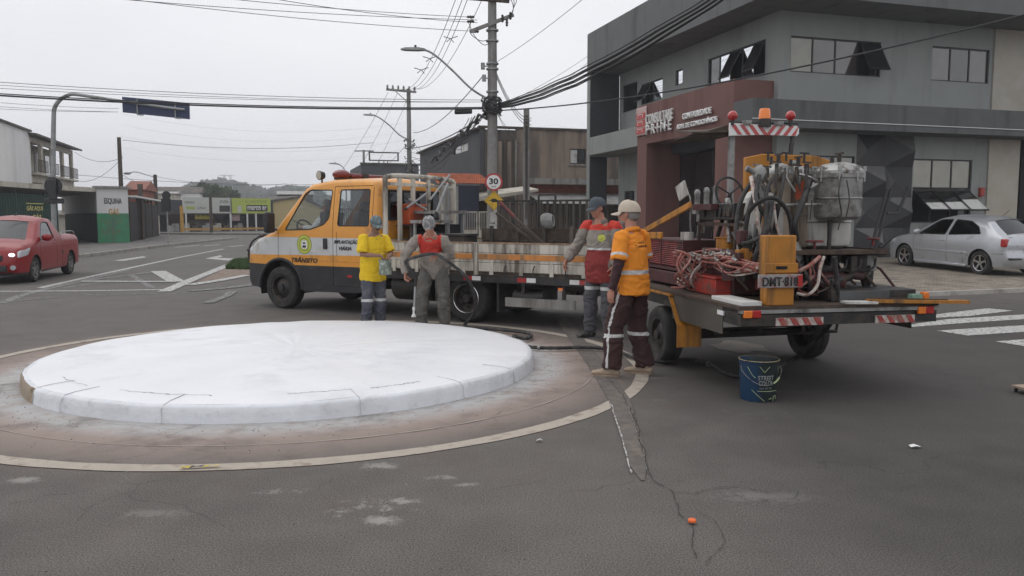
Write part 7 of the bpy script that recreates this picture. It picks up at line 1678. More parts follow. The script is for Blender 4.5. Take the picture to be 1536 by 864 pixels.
    # hose bundles
    random.seed(21)
    ctr = h(1060, 395, 'y', .8)
    gr = MB
    def hs(pts, r, m, nm='air_hose'): q = smooth_path(pts, 6); b = MB(); b.tube(q, r, 7); b.build(nm, m, t)
    c0 = h(1025, 405, 'y', .86)
    for k in range(13):
        r = random.uniform(.13, .22); a0 = random.uniform(1.2, 2.4); a1 = a0+random.uniform(2.2, 4.3); yy0 = random.uniform(.72, .95)
        pts = [(c0.x+r*1.1*math.cos(a0+(a1-a0)*j/7)+.05*random.random(), yy0+.06*math.sin(j*1.3+k), c0.z+r*.95*math.sin(a0+(a1-a0)*j/7)) for j in range(8)]; hs(pts, random.uniform(.008, .013), M['hose_red'] if k % 4 else M['hose_pale'])
    for k in range(14):
        p0 = h(random.uniform(1008, 1060), random.uniform(378, 400), 'y', random.uniform(.6, .85)); p1 = h(random.uniform(1060, 1090), random.uniform(368, 400), 'y', random.uniform(.6, .85)); p2 = h(random.uniform(1085, 1105), random.uniform(385, 415), 'y', random.uniform(.65, .85)); p3 = Vector((-1.75, random.uniform(.55, .8), random.uniform(1.1, 1.2)))
        hs([p0, p1, p2, p3], random.uniform(.008, .012), M['hose_red'] if k % 3 else M['hose_pale'])
    for k in range(8): p = h(1040+k*9, 385+6*math.sin(k*2.), 'y', .84); b = MB(); b.cyl(p-Vector((.03, 0, .0)), p+Vector((.03, .01, .02)), .014, n=8); b.cyl(p, p+Vector((0, .02, .05)), .01, n=8); b.build('hose_coupling', M['steel'], t)
    def H3(l, r, m, nm='feed_hose'): hs([h(px, py, 'x', x) for px, py, x in l], r, m, nm)
    H3([(1135, 262, -1.1), (1112, 300, -1.3), (1105, 345, -1.35), (1115, 385, -1.3), (1120, 420, -1.2)], .022, M['rubber_grey']); H3([(1140, 270, -1.15), (1125, 310, -1.4), (1118, 350, -1.4), (1122, 372, -1.4)], .022, M['rubber_grey'])
    H3([(1100, 350, -1.2), (1115, 365, -1.5), (1145, 352, -1.6), (1155, 325, -1.6), (1158, 300, -1.5)], .02, M['rubber_grey']); H3([(1115, 330, -1.3), (1135, 305, -1.55), (1160, 297, -1.6), (1182, 318, -1.5), (1188, 355, -1.4)], .02, M['rubber_grey'])
    H3([(1150, 300, -1.5), (1148, 340, -1.6), (1135, 380, -1.6), (1128, 410, -1.5)], .024, M['rubber_grey']); H3([(1165, 262, -1.2), (1152, 280, -1.35), (1148, 305, -1.45)], .02, M['rubber_grey'])
    H3([(1177, 258, -1.2), (1170, 300, -1.35), (1160, 350, -1.3)], .018, BK); H3([(1215, 270, -1.2), (1205, 300, -1.4), (1192, 335, -1.45), (1195, 360, -1.4)], .03, BK); H3([(1200, 262, -1.2), (1215, 266, -1.3), (1226, 275, -1.3), (1210, 285, -1.3)], .014, M['steel'])
    H3([(1262, 262, -1.5), (1258, 290, -1.55), (1262, 320, -1.55), (1257, 345, -1.55)], .006, BK); H3([(1270, 270, -1.52), (1274, 300, -1.56), (1268, 330, -1.56)], .006, BK); H3([(1218, 300, -1.4), (1215, 330, -1.4)], .005, BK)
    H3([(1195, 440, -1.7), (1212, 442, -1.75), (1226, 428, -1.75), (1230, 405, -1.7), (1236, 385, -1.65)], .014, M['hose_pale']); H3([(1190, 410, -1.7), (1212, 400, -1.75), (1230, 385, -1.72)], .018, M['hose_red']); H3([(1225, 440, -1.7), (1245, 430, -1.7), (1247, 420, -1.7)], .01, BK); H3([(1247, 425, -1.75), (1249, 460, -1.75), (1256, 480, -1.75), (1254, 495, -1.75)], .012, BK)
    for i, (x, y, z, dx, dy, dz, mk) in enumerate([(random.uniform(-1.5, -.4), random.uniform(-.5, .75), random.uniform(.86, 1.22), random.uniform(.04, .14), random.uniform(.04, .14), random.uniform(.04, .12), ('mach_maroon', 'black_metal', 'rust', 'mach_red')[i % 4]) for i in range(46)]):
        b = MB()
        if i % 3: b.box((x, y, z), (dx, dy, dz), rz=random.random())
        else: b.cyl((x, y-.08, z), (x, y+.08, z+.02), dx*.4, n=12)
        b.build('pump_part', M[mk], t, bev=.006)
    for k in range(8): y = -.9+.22*k; b = MB(); b.tube([(-1.45, y, .9+.03*(k % 3)), (-1.4, y+.15, 1.1), (-1.0, y+.1, 1.2)], .013, 6); b.build('pipe', M['rust'] if k % 2 else M['mach_maroon'], t)
    # clutter: hanging guns and brackets under the tray, valves and pipes on top, tube frame round the tanks
    random.seed(77)
    for k in range(16):
        x = random.uniform(-1.5, -.7); y = -.28-.38*k/16; b = MB(); l_ = random.uniform(.05, .16)
        b.box((x, y, 1.24-l_/2), (.1, .07, l_), rz=random.random()); b.cyl((x, y, 1.24-l_), (x+.02, y+.02, 1.2-l_-.04), .018, n=8); b.build('spray_valve', BK if k % 3 else M['mach_grey'], t, bev=.006)
    for k in range(7): y = -.62+.15*k; b = MB(); b.tube(smooth_path([(-1.5, y, 1.2), (-1.55, y+.06, 1.12), (-1.45, y+.16, 1.1), (-1.4, y+.2, 1.22)], 4), .012, 6); b.build('loop_hose', M['rubber_grey'], t)
    for y in (.42, .3, -.26): b = MB(); b.tube([(-1.3, y, .84), (-1.3, y, 1.72)], .02, 8); b.build('frame_tube', BK if y < .4 else M['mach_yellow'], t)
    b = MB(); b.tube([(-1.3, .45, 1.7), (-1.3, -.3, 1.72)], .016, 8); b.build('frame_tube', M['steel'], t)
    p = h(1140, 262, 'x', -1.2); b = MB(); b.sph(p, (.06, .075, .09), 14, 10); b.cyl(p-Vector((0, 0, .09)), p-Vector((0, 0, .25)), .05, .06, 12); b.cyl(p+Vector((0, .05, .02)), p+Vector((0, .14, .06)), .03, n=10); b.build('relief_valve', M['mach_grey'], t)
    for k in range(7):
        px = 1135+15*k; p = h(px, 254+4*math.sin(k*2.3), 'x', -1.18-.04*(k % 3)); b = MB(); b.cyl(p-Vector((0, 0, .06)), p+Vector((0, 0, .03)), .018+.006*(k % 2), n=8); b.beam(p+Vector((0, -.045, .04)), p+Vector((0, .045, .045)), .02, .014); b.tube(smooth_path([p, p+Vector((-.05, .03, -.06)), p+Vector((-.08, .05*((k % 3)-1), -.2))], 3), .011, 6); b.build('top_valve', M['steel'] if k % 3 == 0 else BK, t)
    for k in range(5):
        px = 1108+random.uniform(0, 62); py = random.uniform(262, 300); H3([(px, py, -1.25), (px+random.uniform(-14, 10), py+35, -1.45), (px+random.uniform(-16, 14), py+75, -1.5), (px+random.uniform(-16, 20), py+115, -1.4)], random.uniform(.01, .021), M['rubber_grey'] if k % 4 else M['hose_pale'])
    for k in range(12):
        px = 1190+random.uniform(0, 50); py = random.uniform(385, 400); H3([(px, py, -1.5), (px+random.uniform(-12, 12), py+18, -1.65), (px+random.uniform(-25, 20), py+40, -1.6), (px+random.uniform(-10, 30), py+48, -1.5)], random.uniform(.008, .016), (M['rubber_grey'], M['mach_maroon'], M['hose_red'])[k % 3])
    for k in range(9):
        px = 1040+random.uniform(0, 70); py = random.uniform(315, 345); p = h(px, py, 'y', random.uniform(.35, .6)); b = MB(); b.cyl(p, p+Vector((random.uniform(-.1, .1), 0, random.uniform(-.25, .2))), random.uniform(.012, .03), n=10); b.box(p, (.07, .06, .08), rz=random.random()); b.build('engine_part', (M['steel'], BK, M['mach_grey'])[k % 3], t, bev=.006)
    for k in range(12):
        p = h(1105+random.uniform(0, 36), random.uniform(345, 415), 'x', -1.45); b = MB(); b.box(p, (.06, random.uniform(.05, .12), random.uniform(.05, .14)), rz=random.random()*.5); b.build('manifold', (M['mach_maroon'], BK, M['mach_grey'], M['mach_yellow'])[k % 4], t, bev=.006)
    b = MB(); b.b2(-1.1, -.35, -.05, .62, .84, 1.28); b.build('pump_housing', M['mach_maroon'], t, bev=.02)
    # lower rear deck clutter on the right
    b = MB(); b.b2(-1.72, -.3, -.9, -.02, .832, .935); b.build('dark_side_box', BK, t, bev=.01)
    b = MB(); b.b2(-1.75, -1.721, -.6, -.1, .832, .925); b.build('streaked_panel', M['band_grey'], t)
    p = h(1230, 438, 'x', -1.0); b = MB(); b.sph((-1.0, p.y, .85), (.1, .1, .07), 14, 8); b.build('yellow_cone_tip', M['mach_yellow'], t)
    b = MB(); b.b2(-1.86, -1.8, -.86, -.75, .835, .9); b.build('green_label_box', mat('label_green', (.2, .33, .25), .6, var=.3, scale=20), t)
    b = MB(); b.b2(-1.86, -1.8, -.93, -.87, .835, .92); b.build('amber_lamp', M['amber'], t, bev=.01)
    return t
mm('chev_white', (.5, .46, .42), .6, var=.12, dirt=(.3, .16, .13), damt=.45, dscale=14); mm('chev_red', (.32, .04, .035), .6, var=.2, dirt=(.3, .16, .13), damt=.35, dscale=14)
mm('skirt', (.075, .07, .058), .6, var=.15, dirt=(.12, .1, .08), damt=.35, dscale=7); mm('plate', (.3, .29, .28), .5, var=.1, dirt=(.3, .1, .09), damt=.4, dscale=16)
trailer()
# yellow plank lying across the rear deck, sticking out to the right
p0 = Vector(RF.w((-1.9, -.28, .835))); p1 = Vector(RF.w((-2.0, -1.2, .84))); t = empty('rusty_plank', p0, 0, None, 'long thin rusty yellow metal plank sticking out beyond the right end of the trailer', 'plank')
b = MB(); b.beam((0, 0, .02), p1-p0, .09, .028); b.build('plank', M['mach_yellow'], t)
b = MB(); b.beam((.02, 0, .045), (p1-p0)*.8+Vector((0, 0, .02)), .02, .012); b.build('edge_strip', M['rust'], t)
p0 = Vector(RF.w((-1.88, -.05, .835))); t = empty('pale_board', p0, 0, None, 'short pale splashed board lying on the trailer edge beside the rusty plank', 'board'); d = Vector(RF.w((-1.93, -.33, .835)))-p0
b = MB(); b.beam((0, 0, .01), d+Vector((0, 0, .01)), .12, .02); b.build('board', M['white_paint'], t)
mm('lime_line', (.3, .36, .2), .6, var=.2); mm('letter_pale', (.3, .31, .31), .6, var=.1); mm('paper', (.45, .45, .43), .8, var=.2, scale=12, dirt=(.2, .19, .18), damt=.3, dscale=20); mm('sign_blue', (.035, .05, .11), .6, var=.1, dirt=(.06, .07, .12), damt=.3)
# ================================================================== poles, lamps, signs, wires
def pole(name, px, Y, ztop, r0, r1, m, label, cat='utility pole', group=None, square=False):
    x, y, _ = P(px, 325, Y); t = empty(name, (x, y, 0), 0, None, label, cat, group); b = MB()
    if square: b.loft([[(sx*r, sy*r, z) for sx, sy in ((-1, -1), (1, -1), (1, 1), (-1, 1))] for r, z in ((r0, 0), (r1, ztop))])
    else: b.cyl((0, 0, 0), (0, 0, ztop), r0, r1, 14)
    b.build('shaft', m, t); return t, x, y
def insul(mb, p, h=.16, r=.045): p = Vector(p); mb.lathe([(r*.4, 0), (r, h*.2), (r*.55, h*.35), (r, h*.55), (r*.5, h*.7), (r*.8, h*.85), (.001, h)], p, 'z', 10)
CAB = []
def zz(py, Y, px=768): return P(px, py, Y)[2]
# main pole
MY = 28.; t, MX, _ = pole('utility_pole', 739, MY, 11.2, .205, .13, M['pole_conc'], 'thick round concrete utility pole carrying the 30 speed sign behind the truck')
AX = Vector((math.cos(math.radians(17)), math.sin(math.radians(17)), 0)); AY = Vector((-AX.y, AX.x, 0))
z1 = zz(38, MY); b = MB(); b.beam(AX*-.75+Vector((0, -.2, z1-.3)), AX*.75+Vector((0, -.2, z1+.35)), .1, .12); b.build('crossarm', M['pole_conc'], t)
b = MB(); b.beam(AX*-1.2+Vector((0, -.2, zz(2, MY))), AX*.6+Vector((0, -.2, zz(2, MY))), .1, .12); b.build('crossarm', M['wood_dark'], t)
for k, (dx, py) in enumerate(((.35, 28), (.5, 34), (.62, 24), (-.7, 27), (-.7, 34), (-.55, 49))):
    b = MB(); c = Vector((dx, -.15, zz(py, MY))); b.lathe([(.02, -.16), (.05, -.12), (.03, -.08), (.055, -.03), (.03, .01), (.05, .06), (.015, .1)], c, 'z' if k < 3 else 'x', 10); b.build('insulator', M['black_metal'], t)
for py in (46, 62, 96, 104, 138): b = MB(); z = zz(py, MY); b.lathe([(.17, z-.02), (.215, z-.02), (.215, z+.03), (.17, z+.03)], (0, 0, 0), 'z', 14); b.build('clamp_band', M['galv'], t)
for k, (py, dx) in enumerate(((100, -.32), (118, -.28))): z = zz(py, MY); b = MB(); b.box((dx, -.1, z), (.14, .12, .22)); b.beam((dx, -.1, z), (0, -.1, z), .04, .04); b.build('switch_box', M['galv'], t, bev=.01)
# tangle of cable hardware round the pole
random.seed(5); b = MB()
for k in range(34):
    a0 = random.random()*6.28; z = zz(random.uniform(148, 172), MY); R = random.uniform(.2, .34); b.tube([(R*math.cos(a0+.5*j)*(1+.15*math.sin(j)), R*math.sin(a0+.5*j)-.02, z+.07*math.sin(j*1.7+k)) for j in range(random.randint(4, 9))], random.uniform(.012, .028), 5)
b.build('cable_tangle', M['wire'], t)
for k in range(5): a0 = -1.2+k*.5; z = zz(158+k*3, MY); b = MB(); b.box((.3*math.sin(a0), -.28, z), (.14, .1, .1), rz=a0, rx=.3); b.build('cable_clip', M['wire'], t)
b = MB()
for k in range(3): b.tube(smooth_path([(.25, -.1, zz(5, MY)), (.6+.1*k, -.1, zz(0, MY)), (.72, -.1, zz(14, MY)), (.6, -.1, zz(28, MY))]), .012, 5)
b.tube(smooth_path([(-.7, -.1, zz(28, MY)), (-.75, -.1, zz(50, MY)), (-.4, -.1, zz(62, MY)), (-.1, -.1, zz(60, MY))]), .012, 5); b.tube(smooth_path([(-.8, -.1, zz(35, MY)), (-.6, -.1, zz(55, MY)), (-.3, -.1, zz(68, MY)), (-.1, -.1, zz(66, MY))]), .012, 5)
b.build('jumper_wires', M['wire'], t)
o = Vector((MX, MY, 0))
def lamp_arm(t, o, Y, pts, wd=.035):
    q = smooth_path([Vector(P(px, py, Y-.25))-o for px, py in pts], 5); b = MB(); b.tube(q, wd, 8); a = b.build('lamp_arm', M['galv'], t)
    e = q[-1]; d = (q[-1]-q[-4]).normalized(); d.z *= .3; d.normalize(); b = MB(); b.loft([[e+d*s+Vector((0, y, z)) for y, z in ((-w_, h0), (w_, h0), (w_*.8, h1), (-w_*.8, h1))] for s, w_, h0, h1 in ((-.15, .06, -.03, .04), (.1, .12, -.045, .07), (.55, .14, -.05, .04), (.7, .07, -.04, .0))]); b.build('lamp_head', M['galv'], a, bev=.012)
    b = MB(); p = e+d*.2; b.cyl(p+Vector((0, 0, .06)), p+Vector((0, 0, .14)), .04); b.build('photocell', M['black_plastic'], a)
lamp_arm(t, o, MY, [(735, 150), (708, 134), (680, 107), (658, 87), (643, 77), (632, 74.5)])
# signs on the pole
def disc(mb, c, r, y0, y1, n=32): mb.cyl((c[0], y0, c[2]), (c[0], y1, c[2]), r, n=n)
sp = P(740.5, 273, MY-.6); ts = empty('speed_sign', sp, 0, None, 'round red edged white 30 speed limit sign fixed to the thick pole', 'sign')
r = 13.2*(MY-.6)/FPX
b = MB(); disc(b, (0, 0, 0), r, 0, .012); b.build('plate', mat('sign_red', (.45, .03, .03), .4, dirt=(.25, .1, .09), damt=.2), ts); b = MB(); disc(b, (0, 0, 0), r*.79, -.006, -.001); b.build('white_field', M['letter_white'], ts)
text('lettering', '30', M['letter_black'], ts, (0, -.008, r*.08), (1, 0, 0), (0, 0, 1), r*1.02, r*.68, .004, bold=.03); text('lettering', 'km/h', M['letter_black'], ts, (0, -.008, -r*.5), (1, 0, 0), (0, 0, 1), r*.5, r*.16, .004, bold=.02)
b = MB(); b.beam((0, .05, -.6), (0, .05, .35), .05, .04); b.beam((0, .05, 0), (0, .45, 0), .05, .04); b.build('bracket', M['galv'], ts)
sp = P(741, 301, MY-.6); ts = empty('warning_sign', sp, 0, None, 'yellow diamond speed hump warning sign below the round 30 sign', 'sign'); r = 15*(MY-.6)/FPX
b = MB(); b.prism([(-r, 0), (0, -r), (r, 0), (0, r)], 'y', 0, .012); b.build('plate', mat('sign_yellow', (.62, .38, .02), .45, dirt=(.4, .25, .05), damt=.2), ts, bev=.003)
b = MB(); b.prism([(-r*.5, -r*.02), (r*.5, -r*.02), (r*.5, .04*r), (r*.33, .06*r), (r*.18, .2*r), (-r*.18, .2*r), (-r*.33, .06*r), (-r*.5, .04*r)], 'y', -.005, -.001); b.build('hump_symbol', M['letter_black'], ts)
for a, c in (((-r*.9, 0), (0, r*.9)), ((0, r*.9), (r*.9, 0)), ((r*.9, 0), (0, -r*.9)), ((0, -r*.9), (-r*.9, 0))): b = MB(); b.beam((a[0], -.003, a[1]), (c[0], -.003, c[1]), .004, .02, (0, 1, 0)); b.build('border', M['letter_black'], ts)
sp = P(741, 325, MY-.24); tn = empty('paper_notices', sp, 0, None, 'peeling pale paper notices pasted on the thick pole under the yellow diamond', 'notice')
for k, (px, py, w_, h_) in enumerate(((741, 326, .26, .34), (744, 317, .2, .16), (740, 343, .27, .32), (745, 335, .15, .14))):
    c = P(px, py, MY-.25); b = MB(); x0 = c[0]-sp[0]; z0 = c[2]-sp[2]
    b.loft([[(x0+w_*u, -.0+.14*u*u*4*w_-.01-.003*k, z0-h_/2+.02*math.sin(k+u*5)) for u in (-.5, -.25, 0, .25, .5)], [(x0+w_*u, -.0+.14*u*u*4*w_-.01-.003*k, z0+h_/2) for u in (-.5, -.25, 0, .25, .5)]], close=False); b.build('paper', M['paper'], tn)
# second pole down the street
SY = 56.; t2, SX, _ = pole('utility_pole', 615, SY, zz(134, SY), .19, .14, M['pole_conc'], 'concrete utility pole with wooden crossarm and street lamp further down the street')
o2 = Vector((SX, SY, 0)); z = zz(137, SY); b = MB(); b.beam((-1.5, -.2, z+.1), (.55, -.2, z-.08), .12, .14); b.beam((-.9, -.2, z), (0, -.15, z-.8), .05, .05); b.build('crossarm', M['pole_conc'], t2)
for k in range(6): b = MB(); x = -1.42+.37*k; insul(b, (x, -.2, z+.1-.07*k*.37+.05), .28, .09); b.build('insulator', M['galv'], t2)
lamp_arm(t2, o2, SY, [(613, 209), (600, 203), (583, 187), (568, 176), (560, 173)], .045)
b = MB()
for k in range(16):
    a0 = random.random()*6.28; zc = zz(random.uniform(200, 262), SY); R = random.uniform(.2, .4); b.tube([(R*math.cos(a0+.5*j), R*math.sin(a0+.5*j), zc+.1*math.sin(j*1.7+k)) for j in range(6)], .03, 5)
b.build('cable_tangle', M['wire'], t2)
t3, TX, _ = pole('wooden_post', 789.5, 34., zz(163, 34), .15, .12, M['pole_conc'], 'square weathered post standing between the thick pole and the office building', 'post', square=True)
for py in (178, 182, 188): b = MB(); b.beam((-.05, -.16, zz(py, 34)), (.2, -.16, zz(py, 34)), .03, .03); b.build('hook', M['galv'], t3)
b = MB(); b.b2(-.05, .05, -.17, -.13, 1.5, 5.8); b.build('groove', M['sooty'], t3)
pole('utility_pole', 183.5, 57., zz(206, 57), .17, .13, M['wood_dark'], 'dark utility pole behind the gas shop roof')
t5, x5, y5 = pole('utility_pole', 235, 70., zz(262, 70), .2, .15, M['wood_dark'], 'dark pole with pale foot beside the dark street gate'); b = MB(); b.cyl((0, 0, .1), (0, 0, 1.7), .225, .22, 12); b.build('pale_foot', M['cream'], t5)
b = MB(); b.tube(smooth_path([(0, 0, zz(266, 70)), (-.8, 0, zz(262, 70)), (-1.6, 0, zz(258, 70)), (-2.2, 0, zz(259, 70))]), .04, 6); b.sph((-2.4, 0, zz(260, 70)), (.35, .14, .12), 10, 6); b.build('lamp_arm', M['galv'], t5)
t6, x6, y6 = pole('wooden_post', 212, 52., zz(276, 52), .13, .12, M['wood_dark'], 'dark wooden gate post right of the gas shop', 'post', square=True)
pole('utility_pole', 316.5, 74., zz(294, 74), .15, .12, M['wood_dark'], 'thin dark pole in front of the white shop sign panels')
t7, x7, y7 = pole('utility_pole', 547, 80., zz(225, 80), .14, .11, M['pole_conc'], 'thin pole with short crossarm behind the cab roof'); b = MB(); b.beam((-.9, 0, zz(226.5, 80)), (1., 0, zz(226.5, 80)), .1, .1); b.build('crossarm', M['wood_dark'], t7)
t8, x8, y8 = pole('street_lamp', 520, 66., zz(262, 66), .07, .05, M['galv'], 'small curved street lamp showing just above the cab roof', 'street lamp'); lamp_arm(t8, Vector((x8, y8, 0)), 66., [(520, 262), (516, 253), (511, 248), (506, 246)], .04)
# traffic light mast with blue sign seen from behind
BY = 31.; x, y, _ = P(80, 325, BY); tm = empty('signal_mast', (x, y, 0), 0, None, 'curved grey traffic light mast arching over the road at the left', 'mast'); om = Vector((x, y, 0))
q = [Vector((0, 0, 0))]+[Vector(P(*c, BY))-om for c in ((80, 300), (80, 220), (80.5, 180), (82, 162), (90, 150), (101, 143.5), (112, 141.5))]+[Vector(P(px, py, BY-.0))-om for px, py in ((150, 147), (200, 154), (240, 160), (277, 164.5))]
q = smooth_path(q, 6); rr = [.1-.055*i/len(q) for i in range(len(q))]; b = MB(); b.tube(q, rr, 12); b.build('mast', M['galv'], tm); b = MB(); b.cyl((0, 0, .12), (0, 0, .16), .22, n=16); b.build('base_flange', M['galv'], tm)
# signal head (back view) with round backing board
c = Vector(P(80, 281, BY-.15)); th = empty('traffic_light', c, 0, None, 'back of a black traffic light with round board on the left mast', 'traffic light')
b = MB(); b.cyl((0, -.02, .05), (0, .02, .05), .34, n=30); b.build('round_board', M['frame_black'], th)
b = MB(); b.b2(-.16, .16, -.12, -.021, -.45, .3); b.build('housing', M['frame_black'], th, bev=.02); b = MB(); b.b2(-.36, .4, -.05, .0, -.62, -.42); b.build('lower_board', M['frame_black'], th, bev=.02); b = MB(); b.beam((0, 0, -.3), (0, .15, -.3), .05, .05); b.build('bracket', M['galv'], th)
# hanging sign board
n0 = P(183, 145, BY+.02); n1 = P(284, 154, BY+.02); c = P(233.5, 162, BY+.12); tb = empty('overhead_sign', c, 0, None, 'dark blue direction sign seen from behind hanging on the mast arm', 'sign')
C_ = lambda px, py, Y=BY+.12: Vector(P(px, py, Y))-Vector(c)
b = MB(); a_, b_, c_, d_ = C_(183, 145), C_(284, 154.5), C_(284.5, 179), C_(184, 168.5); b.loft([[a_, b_, c_, d_], [p+Vector((0, .03, 0)) for p in (a_, b_, c_, d_)]]); b.build('panel', M['sign_blue'], tb)
for px in (206, 263): u = C_(px, 146+.09*(px-183)); v = C_(px+1, 170+.09*(px-183)); b = MB(); b.beam(u+Vector((0, -.03, 0)), v+Vector((0, -.03, 0)), .05, .04); b.build('stiffener', M['galv'], tb); b = MB(); b.beam(v+Vector((-.02, -.03, 0)), v+Vector((.22, -.03, -.02)), .04, .05); b.build('clip', M['galv'], tb)
# round back of a sign on thin pole by the dark gate
x, y, _ = P(251, 325, 44); ts = empty('traffic_light', (x, y, 0), 0, None, 'small black traffic light seen from behind on a thin pole near the kerb', 'traffic light'); b = MB(); b.cyl((0, 0, 0), (0, 0, zz(290, 44)), .035); b.build('pole', M['galv'], ts)
b = MB(); z = zz(293, 44); b.cyl((0, -.05, z), (0, -.02, z), .24, n=20); b.b2(-.26, .26, -.12, -.051, zz(317, 44), zz(298, 44)); b.b2(-.16, .16, -.14, -.121, zz(317, 44), z); b.build('housing', M['frame_black'], ts, bev=.01)
# ------------------------------------------------------------------ wires
def cable(p0, p1, sag=.3, r=.012, label=None, group=None, wob=0, name='overhead_cable', rm='wire'):
    p0 = Vector(p0); p1 = Vector(p1); n = 18; t = empty(name, p0, 0, None, label, 'cable', group); q = []
    for i in range(n+1):
        f = i/n; p = p0.lerp(p1, f); p.z -= sag*4*f*(1-f)
        if wob: p += Vector((wob*math.sin(i*2.3), 0, wob*math.cos(i*1.7)))*(0 < i < n)
        q.append(p-p0)
    b = MB(); b.tube(q, r, 6); me = b.mesh(name, M[rm]); COL.objects.unlink(t); bpy.data.objects.remove(t)
    o = mkobj(name, me); o.location = p0; tag(o, label, 'cable', group); return o
g = 'overhead cables crossing the street on the left'
def left(py0, py1, r, lb, px1=725, Y0=24., sag=.25, grp=g): cable(P(-260, py0, Y0), P(px1, py1, MY-.25), sag, r, lb, grp)
left(124, 163, .026, 'thickest black cable crossing the sky on the left just above the blue sign')
left(121, 161, .017, 'second black cable twisted along the thickest one on the left')
cable(P(-200, 108, 25), P(722, 150, MY), .2, .009, 'uppermost thin cable running left across the sky to the thick pole', g)
for k, (a, c) in enumerate(((113, 153), (119, 153))): cable(P(-200, a, 25), P(724, c, MY), .2, .007, 'one of two faint thin cables just under the uppermost left one', g)
for k, (a, c) in enumerate(((134, 163), (141, 168), (148, 168))): cable(P(-200, a, 25), P(178, c, 27), .1, .006, 'one of three faint short wires ending left of the blue sign', g)
for a, c in (((-80, -26), (716, 30)), ((20, -40), (712, 26)), ((40, -22), (712, 47)), ((290, -24), (716, 34))): cable(P(*a, 22.), P(*c, MY), .15, .009, 'thin power line rising to the upper left from the top of the thick pole', 'power lines at the top left')
g = 'power lines running down the street'
for k, (dx0, dx1) in enumerate(((-.9, -.5), (-.62, -.1), (-.4, .3), (.25, .5))): cable((MX+dx0-(0 if k else .0), MY-.2, zz(-40-6*k, MY)), (SX+dx1, SY-.2, zz(134, SY)), 1.2, .012, 'power line from above the thick pole down to the far crossarm', g)
for px, py in ((676, 58), (632, 105), (645, 88)): c = Vector(P(px, py, 40)); b = MB(); b.tube([(-.35, 0, .1), (0, 0, 0), (.35, 0, .12)], .02, 5); b.tube([(-.2, 0, -.15), (0, 0, 0), (.15, 0, -.18)], .02, 5); o_ = b.build('line_spacer', M['wire']); o_.location = c; tag(o_, {676: 'highest small line spacer on the street power lines', 632: 'lowest small line spacer on the street power lines', 645: 'middle small line spacer on the street power lines'}[px], 'spacer')
g = 'telephone cables sagging down the street'
for k in range(9): cable((MX-.1*k, MY-.1, zz(166+1.5*k, MY)), (SX+.1*(k-4), SY, zz(222+4.5*k, SY)), .4+.25*(k % 4), .012+.012*(k % 3 == 0), 'dark telephone cable sagging from the thick pole to the far pole', g, wob=.03*(k % 3))
b = MB(); q = []
for i in range(30): f = i/29; p = Vector((MX-.2, MY, zz(168, MY))).lerp(Vector(P(650, 240, 48)), f); q.append(p+Vector((.12*math.sin(i*1.9), 0, .16*math.cos(i*2.7)))-Vector((MX-.2, MY, zz(168, MY))))
b.tube(q, [.05+.025*math.sin(i*3.1) for i in range(30)], 6); o_ = b.build('cable_bundle', M['wire']); o_.location = (MX-.2, MY, zz(168, MY)); tag(o_, 'ragged thick bundle of old cables hanging down left of the thick pole', 'cable')
g = 'telephone cables rising to the right'
for k in range(7): cable(P(748, 155+1.2*k, MY), P(1076+6*k, -14-1*k+3*(k % 2), 13.5), .2+.035*k, .014+.009*(k % 2), 'dark cable of the bundle rising right across the office roof', g, wob=.01)
cable(P(745, 166, MY), P(1600, 6, 15), .35, .02, 'single black cable crossing in front of the office building windows')
cable(P(745, 93, MY), P(920, -40, 19), .1, .008, 'thin line climbing steeply right from the middle of the thick pole')
cable(P(748, 160, MY), P(882, 84, 33), .1, .007, 'faint upper wire to the left end of the office roof'); cable(P(748, 160, MY), P(884, 92, 34), .3, .007, 'faint lower wire to the left end of the office roof')
for k in range(3): cable(P(744, 108+3*k, MY), P(787, 176+5*k, 34), .25, .012, 'slack wire from the thick pole to the weathered post', 'wires to the weathered post')
for k in range(2): cable(P(745, 168, MY), P(784, 200+16*k, 36), .3, .008, 'thin service wire dropping right of the thick pole', 'service drops')
cable(P(726, 112, MY), P(620, 199, SY), .5, .018, 'dark guy cable slanting from the thick pole to the far pole')
g = 'wires beyond the far pole'
for k, (a, c, Y) in enumerate((((582, 139), (508, 262), 70), ((596, 140), (530, 268), 74), ((614, 142), (552, 272), 78), ((611, 215), (560, 262), 72), ((618, 212), (668, 246), 50), ((618, 214), (660, 262), 50))): cable(P(*a, SY), P(*c, Y), .25, .012, ('leftmost faint wire fanning down from the far crossarm', 'middle faint wire fanning down from the far crossarm', 'rightmost faint wire fanning down from the far crossarm', 'wire dropping left from the lamp of the far pole', 'upper wire dropping right from the far pole', 'lower wire dropping right from the far pole')[k], g)
g = 'wires over the shops on the left'
for k, (a, c, Y0, Y1) in enumerate((((184, 210), (560, 214), 57, 60), ((112, 228), (184, 236), 62, 57), ((112, 262), (600, 272), 60, 70), ((184, 262), (235, 266), 57, 70), ((184, 235), (120, 272), 57, 62), ((235, 265), (430, 275), 70, 90))): cable(P(*a, Y0), P(*c, Y1), .5, .014, ('long thin wire from the dark pole behind the gas shop over to the far pole', 'short wire from the apartment block to the dark pole', 'long low wire over the shop roofs', 'short wire between the two dark poles', 'wire dropping from the dark pole to the apartment block', 'wire above the shop sign panels')[k], g)
g = 'faint distant wires'
for k in range(4): cable(P(180, 170+17*k, 110), P(620, 182+13*k, 120), 2., .007, 'faint distant wire in the sky above the hill', g)
